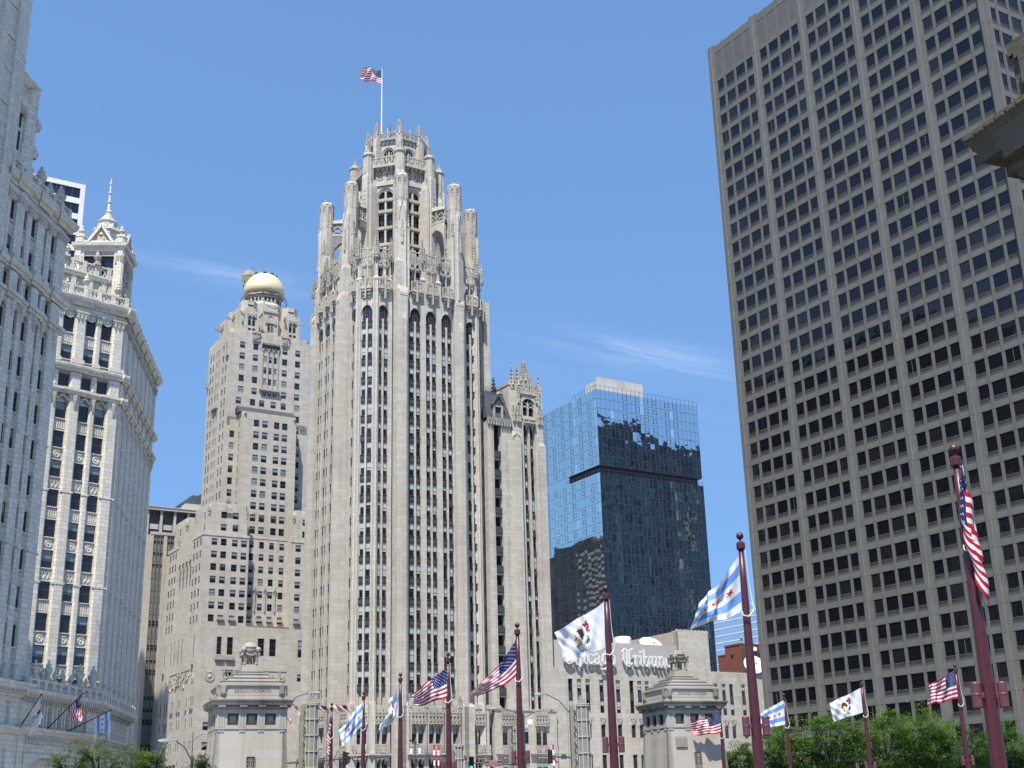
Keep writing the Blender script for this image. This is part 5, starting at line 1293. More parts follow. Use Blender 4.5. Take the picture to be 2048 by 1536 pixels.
    while True:
        t = 91.6 - 3.8 * k
        if t < 22: break
        for uu in (X(129.95), uc + .22):
            sp.put('p', Matrix.Translation((uu, .42, t - 1.35 + .1)))
            wins.put(rnd.choice((0, 0, 0, 1, 1, 2, 3, 4)), Matrix.Translation((uu, .5, t - 3.7)))
        k += 1
    for uu in (X(129.95), uc + .22): wins.put(0, Matrix.Translation((uu, .5, 72.75)))
    corbels(c, X(129.9), X(132.6), 74.2, 75.7, 2, .05, .7); tracery(c, X(129.9), X(132.6), 75.0, 76.4, 2, -.2, .12, 0, True, 'v')
    w.archfill(X(129.75), X(132.75), 79.3, 80.8, 82.4, -.05, .6, 0, 12); w.box(X(129.6), X(132.9), -.1, .6, 76.3, 77.0)
    g = M(); g.poly([(X(129.75), .55, 77), (X(132.75), .55, 77), (X(132.75), .55, 80.8), (X(129.75), .55, 80.8)]); g.build('arched_window', GLASS, root)
    c.box(uc - .12, uc + .12, .1, .5, 77, 80); tracery(c, X(129.8), X(132.7), 78.6, 80.4, 2, .3, .12, 0, False, 'o')
    c.box(u0, u1, -.3, .2, 81.6, 82.0); corbels(c, u0, u1, 81.0, 81.7, 8, .1, .4); tracery(c, u0, u1, 82.0, 83.6, 4, -.15, .13, 0, True, 'v')
    c.box(X(126.9), X(127.3), .4, d0, 83.4, 84.0)
    for e, y, z0, z1, ww in ((124.9, 6.6, 80, 84.8, .9), (127.6, .3, 82.5, 87.2, .85), (128.9, .3, 82.5, 87.4, .85), (127.6, d0, 82.5, 87, .8), (134, d0, 82.5, 87, .8), (133.9, .2, 81, 86.5, .6), (133.2, -.1, 80, 84.5, .5)):
        q = M(); pinnacle(q, X(e), y, z0, z1, ww, 0, 4, .25); q.build('pinnacle', LIME_CARVED, root)
    q = M(); q.prism(oct_pts(1.25, X(132.6), 3.5), 82, 84.5); pinnacle(q, X(132.6), 3.5, 84.3, 90.2, 1.3, 0, 6, .35)
    for kk in range(8): aa = R(45 * kk); pinnacle(q, X(132.6) + math.cos(aa) * 1.3, 3.5 + math.sin(aa) * 1.3, 83, 86.8, .45, 0, 3, .4)
    q.build('spire', LIME_CARVED, root)
    for e in (127.6, 128.4, 129.0, 133.5, 134.2): pinnacle(c, X(e), -.2, 75.6, 79.0, .42, 0, 4, .45); c.lathe([(.05, 75), (.3, 75.6), (.1, 75.8)], X(e), -.2, 6)
    for e in (128.8, 133.6): pinnacle(c, X(e), -.2, 79.5, 83.3, .4, 0, 4, .4)
    for e in (128,): ogee_relief(c, X(e), 71.8, 73.4, 1.9, -.5)
    # base: ledge, carved oriels
    w.box(-.6, X(134.8), -.9, 7, 0, 19.0); c.profile([(.9, 18.8), (1.05, 19.0), (1.05, 19.25)], -.6, X(134.9), 0, False)
    def oriel(u):
        w.at(I4); c.box(u - 1.35, u + 1.35, -1.0, -.9, 16.4, 19.3); 
        tracery(c, u - 1.3, u + 1.3, 16.3, 18.3, 4, -1.25, .13, 0, True, 'o'); corbels(c, u - 1.3, u + 1.3, 15.4, 16.5, 4, -1, .3)
        for q in range(5): pinnacle(c, u - 1.3 + q * .65, -1.3, 17.4, 19.4, .2, 0, 2, .3)
        for s_ in (-1.15, .12): wins.put('base', Matrix.Translation((u + s_, -.99, 12.95))); wins.put('base', Matrix.Translation((u + s_, -.99, 6.8)))
        c.box(u - .12, u + .12, -1.1, -.9, 12.9, 16.4); tracery(c, u - 1.4, u + 1.4, 11.4, 12.8, 5, -1.3, .1, 0, True, 'x'); c.box(u - .35, u + .35, -1.45, -1.25, 11.5, 12.5)
        c.profile([(.95, 10.7), (1.3, 10.9), (1.5, 11.3), (1.5, 11.45)], u - 1.4, u + 1.4); corbels(c, u - 1.2, u + 1.2, 9.8, 10.8, 3, -.9, .4)
    oriel(X(124)); oriel(X(131.3)); wins.put('sq', Matrix.Translation((X(127.3), -.96, 13.2))); wins.put('sq', Matrix.Translation((X(127.3), -.96, 6.8)))
    w.build('wall', LIME, root); clusters(c, 'carved_work', LIME_CARVED, root, .3); wins.done(); sp.done(); lb.done()

# ------------------------------------------------------------------ low block that carries the blackletter sign
BLACKLETTER = {  # strokes of a broad pen, unit = x-height
 'C': (1.25, [[(1.05, 1.35), (.75, 1.6), (.35, 1.45), (.12, 1.1), (.1, .5), (.3, .15), (.65, -.05), (1.1, .2)], [(.5, 1.5), (.5, .2)], [(.78, 1.45), (.72, .25)], [(1.05, 1.35), (1.15, 1.05)]]),
 'T': (1.25, [[(.0, 1.35), (.3, 1.6), (.8, 1.45), (1.2, 1.65)], [(.1, 1.3), (.12, .5), (.35, .1), (.7, -.08), (1.05, .25)], [(.5, 1.5), (.5, .2)], [(.78, 1.45), (.75, .2)]]),
 'h': (.85, [[(.15, 1.6), (.15, .1), (.28, -.05)], [(.15, .8), (.5, 1.0), (.68, .8), (.66, .1), (.55, -.25)]]),
 'i': (.45, [[(.05, .9), (.2, 1.0), (.2, .15), (.38, .05)], [(.2, 1.35), (.25, 1.42)]]),
 'c': (.7, [[(.6, .85), (.38, 1.0), (.17, .8), (.17, .2), (.38, 0), (.62, .15)]]),
 'a': (.85, [[(.15, .85), (.42, 1.0), (.62, .85), (.62, .12), (.78, 0)], [(.62, .6), (.2, .45), (.17, .12), (.35, 0), (.62, .2)]]),
 'g': (.85, [[(.62, .9), (.38, 1.0), (.17, .8), (.17, .25), (.38, .05), (.62, .25)], [(.64, 1.0), (.64, -.2), (.4, -.45), (.05, -.4)]]),
 'o': (.8, [[(.4, 1.0), (.17, .8), (.17, .2), (.4, 0), (.64, .2), (.64, .8), (.4, 1.0)]]),
 'r': (.65, [[(.05, .9), (.2, 1.0), (.2, .12), (.34, 0)], [(.2, .75), (.42, 1.0), (.62, .88)]]),
 'b': (.85, [[(.17, 1.6), (.17, .2), (.4, 0), (.66, .2), (.66, .75), (.42, .95), (.17, .75)]]),
 'u': (.9, [[(.05, .9), (.2, 1.0), (.2, .2), (.4, 0), (.66, .2)], [(.55, .95), (.68, 1.0), (.68, .12), (.82, 0)]]),
 'n': (.9, [[(.05, .9), (.2, 1.0), (.2, .12), (.34, 0)], [(.2, .75), (.5, 1.0), (.68, .85), (.68, .12), (.82, 0)]]),
 'e': (.72, [[(.17, .5), (.6, .68), (.58, .85), (.4, 1.0), (.17, .8), (.17, .2), (.38, 0), (.64, .18)]]),
}
def annex():
    E0, N0 = 134.4, 206.0
    root = thing('low_office_block', en(E0, N0), G, 'low pale limestone block carrying big white blackletter newspaper sign on its roof', 'building')
    X = lambda e: e - E0
    w = M(); c = M(); wins = Many('window', root, [GLASS, FRAME, BLIND], 1, 'frame'); sp = Many('spandrel_panel', root, [IRON], 1); rnd = random.Random(31)
    cols = [138.85, 140.9, 142.9, 146.15, 148.0, 150.1, 153.4, 155.35, 157.2, 160.7, 162.6, 164.6, 167.8, 169.7, 171.6, 174.9, 177.1, 179.1, 182.4, 185.5]
    ww = 1.05
    us = sorted([0, 56] + [round(X(e) + s_ * ww / 2, 3) for e in cols for s_ in (-1, 1)])
    zs = [0, 3, 6.2, 8.5, 11.2, 14.4, 16.8, 19.0, 25.3, 27.3]
    op = set()
    for i in range(1, len(us) - 1, 2):
        for j in (2 - 1, 3, 5, 7): op.add((i, j))
    w.grid(us, zs, op, 0, .35)
    w.box(.4, 56, .5, 27, 0, 27.1)
    for kx, b in enumerate((0, .4, .55, .7)): wins.proto(('u', kx), lambda b=b: sash(1.05, 2.35, b, 1, 0, .05)); wins.proto(('m', kx), lambda b=b: sash(1.05, 2.4, 0 if b < .5 else .3, 3, 2, .045)); wins.proto(('l', kx), lambda b=b: sash(1.05, 2.7, 0, 3, 2, .045)); wins.proto(('g', kx), lambda b=b: sash(1.05, 3.2, 0, 3, 2, .045))
    def P(): m = M(); m.box(0, 1.05, 0, .12, 0, 1.6, 0, 'b'); m.box(.12, .93, -.05, 0, .2, 1.2, 0, 'b'); return m
    sp.proto('p', P)
    for e in cols:
        u = X(e) - ww / 2
        wins.put(('u', rnd.randrange(4)), Matrix.Translation((u, .2, 22.9))); wins.put(('u', rnd.randrange(4)), Matrix.Translation((u, .2, 19.0))); sp.put('p', Matrix.Translation((u, .15, 21.35)))
        wins.put(('m', rnd.randrange(4)), Matrix.Translation((u, .2, 14.4))); wins.put(('l', 0), Matrix.Translation((u, .2, 8.5))); wins.put(('g', 0), Matrix.Translation((u, .2, 3)))
        c.box(u - .1, u + 1.15, -.12, .05, 17.9, 18.15); c.bar((u + .1, -.08, 17.9), (u + .52, -.12, 16.95), .2, .15); c.bar((u + .95, -.1, 17.9), (u + .52, -.08, 16.95), .2, .16); c.box(u + .38, u + .67, -.16, .02, 17.1, 17.8)
    prev = None
    for e in cols + [189]:
        if prev is not None and e - prev > 2.6: m_ = X((e + prev) / 2); w.box(m_ - (e - prev) * .5 + .75, m_ + (e - prev) * .5 - .75, -.12, .0, 0, 18.6); w.box(m_ - (e - prev) * .5 + .8, m_ + (e - prev) * .5 - .8, -.09, .0, 18.6, 26.6)
        prev = e
    w.box(0, 3.3, -.25, 0, 0, 26.9); w.box(-.02, 56, .0, .6, 27.3, 27.5)
    for k in range(28): w.box(X(163) + k * .95, X(163) + k * .95 + .5, 0, .5, 27.5, 27.75)
    # penthouse behind
    F = fr(X(189.0), 29, 0); w.at(I4)
    w.box(X(189), X(198.4), 29, 31, 20, 40.6); 
    pz = M(); pz.box(X(189), X(189.3), 29, 58, 20, 40.4); pz.box(X(189.3), X(198.4), 31, 58, 20, 40.4); pz.build('penthouse', [stone('cream_siding', (0.40, 0.36, 0.285), var=.03, bw=30, rh=.42, mortar=.03, mdark=.85, stain=.15, streak=.1)], root)
    k = X(189)
    while k < X(198.2): w.box(k, k + .5, 29, 29.5, 40.6, 40.85); k += 1.1
    w.build('wall', LIME, root); clusters(c, 'carved_panel', LIME_CARVED, root, .1); wins.done(); sp.done()
    s = M(); s.box(X(135.6), X(165.5), .3, .7, 26.6, 32.6); s.box(X(150.4), X(150.45), .28, .3, 27, 32.6); s.box(X(143), X(143.04), .28, .3, 27, 32.6); s.box(X(158), X(158.04), .28, .3, 27, 32.6)
    s.build('sign_wall', plain('sign_board_grey', (0.40, 0.395, 0.385), rough=.5, noise=.04, scale=.3), root)
    S_ = 2.02; SIGN = plain('sign_white', (0.66, 0.66, 0.66), rough=.4)
    for word, e0, e1 in (('Chicago', 136.9, 149.3), ('Tribune', 151.1, 163.1)):
        tot = sum(BLACKLETTER[ch][0] for ch in word) - .1; kx = (e1 - e0) / tot; x = X(e0)
        for ch in word:
            adv, strokes = BLACKLETTER[ch]; L = M(); yo = 0
            for st in strokes:
                for (a, b), (p, q) in zip(st, st[1:]):
                    t = .25 if abs(p - a) < abs(q - b) * .7 else .17; yo += .004
                    L.bar((x + a * kx, -.55 - yo, 28.15 + b * S_), (x + p * kx, -.55 - yo, 28.15 + q * S_), t * S_ * .8, .28)
                for (a, b) in (st[0], st[-1]): yo += .004; L.box(x + a * kx - .22, x + a * kx + .22, -.68 - yo, -.42, 28.15 + b * S_ - .17, 28.15 + b * S_ + .17)
            for q in (.25, .6): L.bar((x + q * adv * kx, -.5, 28.6), (x + q * adv * kx, .3, 28.6), .08)
            L.build('sign_letter', SIGN, root); x += adv * kx
    return root
def dish(loc, r, tilt, turn, label, small=False):
    root = thing('satellite_dish', loc, turn, label, 'satellite dish', None)
    d = M(); n = 20; rings = []
    for k in range(7): f = k / 6; rings.append([(r * f * math.cos(2 * math.pi * q / n) + .001, -r * .22 * f * f, r * f * math.sin(2 * math.pi * q / n)) for q in range(n)])
    d.smooth = True; d.rings(rings, 0, True, False); o = d.build('dish', WHITEP, root); o.rotation_euler = (R(tilt), 0, 0); o.location = (0, 0, r * 1.0)
    m = M(); m.tube([(0, .1, -.6), (0, .15, r * .9)], r * .06, 6); m.tube([(-r * .6, -.1, r * .6), (0, -r * .75, r * 1.15)], r * .025, 4); m.tube([(r * .6, -.1, r * .6), (0, -r * .75, r * 1.15)], r * .025, 4); m.box(-r * .07, r * .07, -r * .85, -r * .7, r * 1.05, r * 1.2); m.build('mount', GALV, root)
    return root

# ------------------------------------------------------------------ buildings further off
def far_buildings():
    # narrow office block with a blind side wall
    root = thing('narrow_office_block', en(93.3, 340), G, 'narrow tan office block with blank side wall, between the white block and hotel', 'office building')
    PALE = stone('pale_limestone', (0.42, 0.385, 0.325), var=.06, bw=2.2, rh=.95, mortar=.03, mdark=.82, stain=.2, streak=.2); METAL = plain('aluminium_mullion', (0.16, 0.155, 0.14), rough=.5, noise=.1); BLUEB = plain('blue_grey_glass', (0.13, 0.18, 0.19), rough=.08, spec=.7, noise=.25, scale=.25)
    w = M(); ms = M(); wins = Many('window', root, [GLASS, METAL, BLUEB], 1); rnd = random.Random(2)
    w.box(0, 24, .3, 14, 0, 75.6); w.box(0, .9, 0, .3, 0, 75.6); w.box(0, 24, -.1, .5, 75.4, 76.2); w.box(3.75, 4.65, 0, .3, 0, 75.4); w.box(7.45, 8.3, 0, .3, 0, 75.4)
    for k, b in enumerate((.5, 1.0, .35, 0)): wins.proto(k, lambda b=b: sash(2.75, 1.55, b, 1, 2, .09))
    for u in (.95, 4.7, 8.4, 12):
        for k in range(21): wins.put(rnd.choice((0, 1, 1, 2, 3)), Matrix.Translation((u, .2, 74.5 - 3.2 * k - 1.5)))
        for x in (.85, 1.85): ms.box(u + x - .07, u + x + .07, -.05, .25, 6, 75.2)
        ms.box(u, u + 2.75, .285, .3, 6, 75.2)
    w.build('wall', PALE, root); ms.build('mullion', METAL, root); wins.done()
    # slab with a colonnaded top
    root = thing('columned_slab', en(105, 420), G, 'concrete office slab with columned louvred top floor, peeping over the narrow tan block', 'office building')
    C2 = stone('precast_concrete', (0.42, 0.40, 0.355), var=.04, bw=4.6, rh=3.4, mortar=.02, stain=.2, streak=.3); LOUV = plain('dark_louvre', (0.07, 0.066, 0.062), rough=.6, noise=.5, scale=1.5, stretch=(6, 1, 6))
    w = M(); lo = M(); w.box(0, 32, 1.2, 14, 0, 101); w.box(-.5, 33, -.9, 15, 101.1, 102.2); w.box(-.7, 33.2, -1.1, 15, 102.0, 102.3); lo.box(0, 32, .8, 1.2, 96.4, 101.1)
    cn = []
    for k in range(8):
        u = -1 + 4.62 * k + 5.2 - 4.62 + 3.0 if False else -.35 + 4.62 * k
        q = M(); q.box(u - .38, u + .38, -.3, 1.2, 0, 101.1); q.build('column', C2, root)
    for r in range(10):
        z = 94.6 - 5.1 * r
        for k in range(7):
            u = .2 + 4.62 * k; w.prism([(u, .9), (u + .6, .2), (u + 3.2, .2), (u + 3.8, .9)], z, z + 1.75); lo.box(u - .2, u + 4.1, .7, 1.1, z - 1.7, z)
        lo.box(0, 32, .75, 1.2, z - 3.3, z - 1.8) if r else None
    w.box(22.5, 30, 3, 8, 102.2, 105.2); w.build('wall', C2, root); lo.build('louvre', LOUV, root)
    # modern white block with dark window bands
    root = thing('white_band_tower', en(57.0, 285), G, 'modern white stone tower with dark window bands behind the pinnacled terracotta block', 'office tower')
    WS = stone('white_marble_panel', (0.66, 0.645, 0.60), var=.03, bw=1.95, rh=4.05, mortar=.02, mdark=.8, stain=.12, streak=.1, rough=.5); NAVY = glass('dark_blue_glass', (0.010, 0.014, 0.03), .03, 1.5)
    w = M(); us = [-26, -24.2, -1.15, 0]; zs = [0]; op = set()
    rows = [(147.1 - 1.2 - 4.1 * k - 2.65, 147.1 - 1.2 - 4.1 * k) for k in range(34)]
    for a, b in sorted(rows): zs += [a, b]
    zs.append(147.1)
    for j in range(1, len(zs) - 1, 2): op.add((1, j))
    w.grid(us, zs, op, 0, .3); w.box(-26, -.05, .4, 20, 0, 147.0); w.box(-.05, 0, 0, 20, 0, 147.1); wins = Many('window_band', root, [NAVY, FRAME], 1)
    def B():
        m = M(); m.poly([(0, .1, 0), (23.05, .1, 0), (23.05, .1, 2.65), (0, .1, 2.65)], 0)
        for k in range(1, 13): m.box(23.05 - k * 1.85 - .04, 23.05 - k * 1.85 + .04, .04, .1, 0, 2.65, 1, 'b')
        return m
    wins.proto('b', B)
    for a, b in rows: wins.put('b', Matrix.Translation((-24.2, .12, a)))
    w.build('wall', WS, root); wins.done()
    # pale blue glass building far right
    root = thing('pale_glass_building', en(520, 540), G, 'pale blue glass building with white floor lines, beyond the red brick block', 'office building')
    PB = glass('pale_blue_facade', (0.60, 0.68, 0.74), .12, 1.5, .004, .3, .85); wl = plain('white_floor_line', (0.60, 0.63, 0.66), rough=.5); nb = plain('blue_panel', (0.26, 0.34, 0.42), rough=.3)
    w = M(); w.box(0, 60, 0, 110, 0, 111); w.build('body', PB, root); l = M(); F = fr(0, 110, -90); l.at(F)
    b = M(); b.at(F)
    for k in range(26):
        z = 108 - 4.2 * k; l.box(0, 110, -.25, 0, z, z + .5)
        for q in range(64): 
            if (q * 13 + k * 7) % 5: b.box(q * 1.7 + .2, q * 1.7 + .9, -.08, 0, z - 2.6, z - .6)
    l.at(I4).build('floor_line', wl, root); b.at(I4).build('window', nb, root, kind='stuff')
    a = M()
    for k in range(14): 
        n = 12 + k * 5; a.tube([(2, n, 111), (2, n, 117)], .12, 4); a.tube([(2, n, 111), (2, n + 5, 117)], .08, 4); a.tube([(2, n + 5, 111), (2, n, 117)], .08, 4)
    a.tube([(2, 12, 117), (2, 82, 117)], .12, 4); a.build('roof_lattice', GALV, root)
    # red brick block
    root = thing('red_brick_block', en(230, 259.6), G, 'plain red brick block behind the low limestone block\'s right end', 'building')
    BRK = stone('red_brick', (0.17, 0.062, 0.045), var=.2, bw=.5, rh=.2, mortar=.02, mdark=1.2, stain=.3, streak=.2); BRD = stone('sooty_brick', (0.075, 0.062, 0.055), var=.3, bw=2.1, rh=1.3, mortar=.06, mdark=1.5, stain=.5, streak=.5)
    w = M(); w.box(0, 30, 0, 6.3, 0, 42.1); w.box(0, 30, 6.3, 9.4, 0, 39.9); w.box(-.15, 30, -.1, 6.4, 41.9, 42.3); w.box(-.12, 5, 6.3, 9.5, 39.7, 40.0); w.build('wall', BRK, root)
    f = M(); f.box(.3, 30, -.25, 0, 0, 40.9); f.build('south_front', BRD, root)
    q = M(); [q.box(2 + 4 * k, 3.6 + 4 * k, -.32, -.25, z, z + 2) for k in range(6) for z in (38, 34, 30, 26)]; q.box(-.02, 0.05, 3.0, 4.2, 38.6, 39.6); q.build('window', DARKVOID, root)
    p = M(); p.tube([(1.5, 1, 42), (1.5, 1, 43.4)], .12, 6); p.lathe([(.25, 43.2), (.5, 43.8), (.3, 44.2), (.02, 44.3)], 1.5, 1, 8); p.tube([(6.5, -.2, 40.5), (6.5, -.4, 41.6), (7, -.5, 41.9)], .16, 6); p.build('roof_vent', GALV, root)
    for e, l in ((232.8, 'small white dish on the brick block, left of a close pair'), (234.6, 'small white dish on the brick block, right of a close pair')): dish(en(e, 259.2, 40.2), .62, -25, G - 35, l)
    dish(en(186.6, 207, 27.2), 2.25, -28, G - 20, 'large white satellite dish on the limestone roof before the red brick')
    dish(en(164.4, 213.5, 31.0), 2.45, -50, G - 10, 'white satellite dish half hidden behind the blackletter sign wall')
    b = M(); b.lathe([(1.9, 0), (1.9, 2.0), (1.7, 2.5), (.3, 2.7)], 0, 0, 16); o = b.build('roof_vent', WHITEP); o.location = en(165.8, 225, 34.2); tag(o, 'rounded white vent on the roof line above the blackletter sign', 'vent')
    # towers south of the river, seen as reflections
    DG = glass('dark_tower_glass', (0.012, 0.016, 0.022), .05, 1.5); PIER = plain('pale_tower_pier', (0.40, 0.36, 0.30), rough=.8); CUB = plain('dark_tower_panel', (0.058, 0.08, 0.105), rough=.6, noise=.6, scale=.06)
    for e0, e1, z, lab in ((553, 607, 296, 'taller dark tower reflected at the left of the mirrored south front'), (608, 700, 284, 'lower dark tower reflected at the right of the mirrored south front')):
        root = thing('reflected_tower', en(e0, 60), G, lab, 'office tower'); w = M(); pr = M()
        w.box(0, e1 - e0, 0, 40, 0, z); w.build('body', CUB, root); Fn = fr(e1 - e0, 40, 180); pr.at(Fn); rr = random.Random(int(e0))
        L = e1 - e0
        for k in range(int(L / 6)):
            u = 3 + k * 6; 
            if rr.random() < .22: pr.box(u, u + 2.4, -.6, 0, 0, z - rr.uniform(4, 30))
        g2 = M(); g2.at(Fn); k = 1.0
        while k < L: 
            if rr.random() < .6: g2.box(k, k + rr.uniform(1, 3), -.2, 0, 0, z - rr.uniform(2, 60))
            k += 4
        for q in range(7): x = rr.uniform(2, L - 4); w2 = M(); 
        pr.at(I4); pr.build('pier', PIER, root) if pr.v else None
        g2.at(I4).build('window_strip', plain('teal_strip', (0.09, 0.15, 0.17), rough=.4), root)
        h = M(); [h.box(x, x + rr.uniform(1.5, 5), 32, 38, z, z + rr.uniform(1.5, 6)) for x in [rr.uniform(0, L - 5) for _ in range(9)]]; h.build('roof_plant', CUB, root)
def west_reflection():
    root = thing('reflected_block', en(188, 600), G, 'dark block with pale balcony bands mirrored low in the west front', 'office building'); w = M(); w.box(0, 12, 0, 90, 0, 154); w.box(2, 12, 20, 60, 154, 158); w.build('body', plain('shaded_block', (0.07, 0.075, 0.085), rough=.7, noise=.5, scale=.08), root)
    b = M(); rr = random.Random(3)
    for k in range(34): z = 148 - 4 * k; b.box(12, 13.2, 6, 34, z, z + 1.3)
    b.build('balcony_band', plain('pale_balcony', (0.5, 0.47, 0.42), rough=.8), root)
east_wing(); annex(); far_buildings(); west_reflection()
def avenue_reflection():
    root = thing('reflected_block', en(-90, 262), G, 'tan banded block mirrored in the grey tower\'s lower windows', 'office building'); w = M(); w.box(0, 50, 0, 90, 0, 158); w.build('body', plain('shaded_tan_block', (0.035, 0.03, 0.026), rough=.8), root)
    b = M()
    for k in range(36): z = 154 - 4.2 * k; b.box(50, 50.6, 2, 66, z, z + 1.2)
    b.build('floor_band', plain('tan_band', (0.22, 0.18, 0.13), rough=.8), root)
avenue_reflection()
# ------------------------------------------------------------------ ground, river, bridge (all below the frame; they bounce light)
def ground():
    g = M(); g.box(-2500, 2500, -1500, 3500, -9, -6.5); o = g.build('ground', plain('city_ground', (0.30, 0.275, 0.24), rough=.9, noise=.3, scale=.02)); o['kind'] = 'structure'
    wtr = M(); wtr.at(fr(0, 0, -BR)); wtr.poly([(-400, 22, -6.2), (500, 22, -6.2), (500, 78, -6.2), (-400, 78, -6.2)]); o = wtr.build('river_water', glass('river_water', (0.02, 0.05, 0.045), .1, 1.33, .1, .6)); o['kind'] = 'structure'
    p = M(); p.at(fr(0, 0, -BR)); p.box(-400, 14, -60, 21, -6.4, 0); p.box(57, 500, -60, 21, -6.4, 0); p.box(-400, 18, 80, 600, -6.4, 0); p.box(54, 700, 80, 600, -6.4, 0)
    o = p.build('plaza_pavement', stone('plaza_paving', (0.36, 0.345, 0.32), var=.08, bw=1.5, rh=1.5, mortar=.02)); o['kind'] = 'structure'
    r = M(); r.at(fr(0, 0, -BR)); r.box(18, 54, 78, 600, -1, -.14); r.box(14, 57, -200, 21, -1, -.14); o = r.build('road', plain('asphalt', (0.05, 0.05, 0.052), rough=.9, noise=.2, scale=.8)); o['kind'] = 'structure'
    b = M(); b.at(fr(0, 0, -BR)); b.box(18, 54, 20.9, 78.1, -1.6, -.1); b.box(17.5, 22.5, 20.9, 78.1, -.1, .05); b.box(49.5, 54.5, 20.9, 78.1, -.1, .05)
    o = b.build('bridge_deck', plain('bridge_steel_grating', (0.06, 0.055, 0.055), rough=.7, noise=.3, scale=2)); o['kind'] = 'structure'
    l = M(); l.at(fr(0, 0, -BR))
    for k in range(7): l.box(35.9, 36.1, 90 + k * 12, 96 + k * 12, -.14, -.134)
    o = l.build('road_marking', WHITEP); o['kind'] = 'structure'
ground()

# ------------------------------------------------------------------ bridge houses
BH = stone('bridgehouse_limestone', (0.385, 0.36, 0.31), var=.05, bw=2.4, rh=.72, mortar=.012, mdark=.85, stain=.35, streak=.45, grime=(0.6, 0.56, 0.5))
BH_D = stone('weathered_limestone', (0.32, 0.297, 0.252), var=.10, bw=.9, rh=.5, mortar=.012, stain=.9, streak=.7, grime=(0.36, 0.33, 0.29))
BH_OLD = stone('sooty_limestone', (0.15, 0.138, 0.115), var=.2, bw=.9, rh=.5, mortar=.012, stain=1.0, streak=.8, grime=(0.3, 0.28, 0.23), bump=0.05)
BRONZE = plain('bronze_frame', (0.06, 0.042, 0.03), rough=.5, noise=.2)
def text_mesh(s, size, extrude):
    cu = bpy.data.curves.new('t', 'FONT'); cu.body = s; cu.size = size; cu.extrude = extrude; cu.align_x = 'CENTER'; cu.resolution_u = 3
    o = bpy.data.objects.new('t', cu); COL.objects.link(o); dg = bpy.context.evaluated_depsgraph_get(); me = bpy.data.meshes.new_from_object(o.evaluated_get(dg))
    V = [tuple(v.co) for v in me.vertices]; Fc = [tuple(p.vertices) for p in me.polygons]
    bpy.data.objects.remove(o); bpy.data.meshes.remove(me); return V, Fc
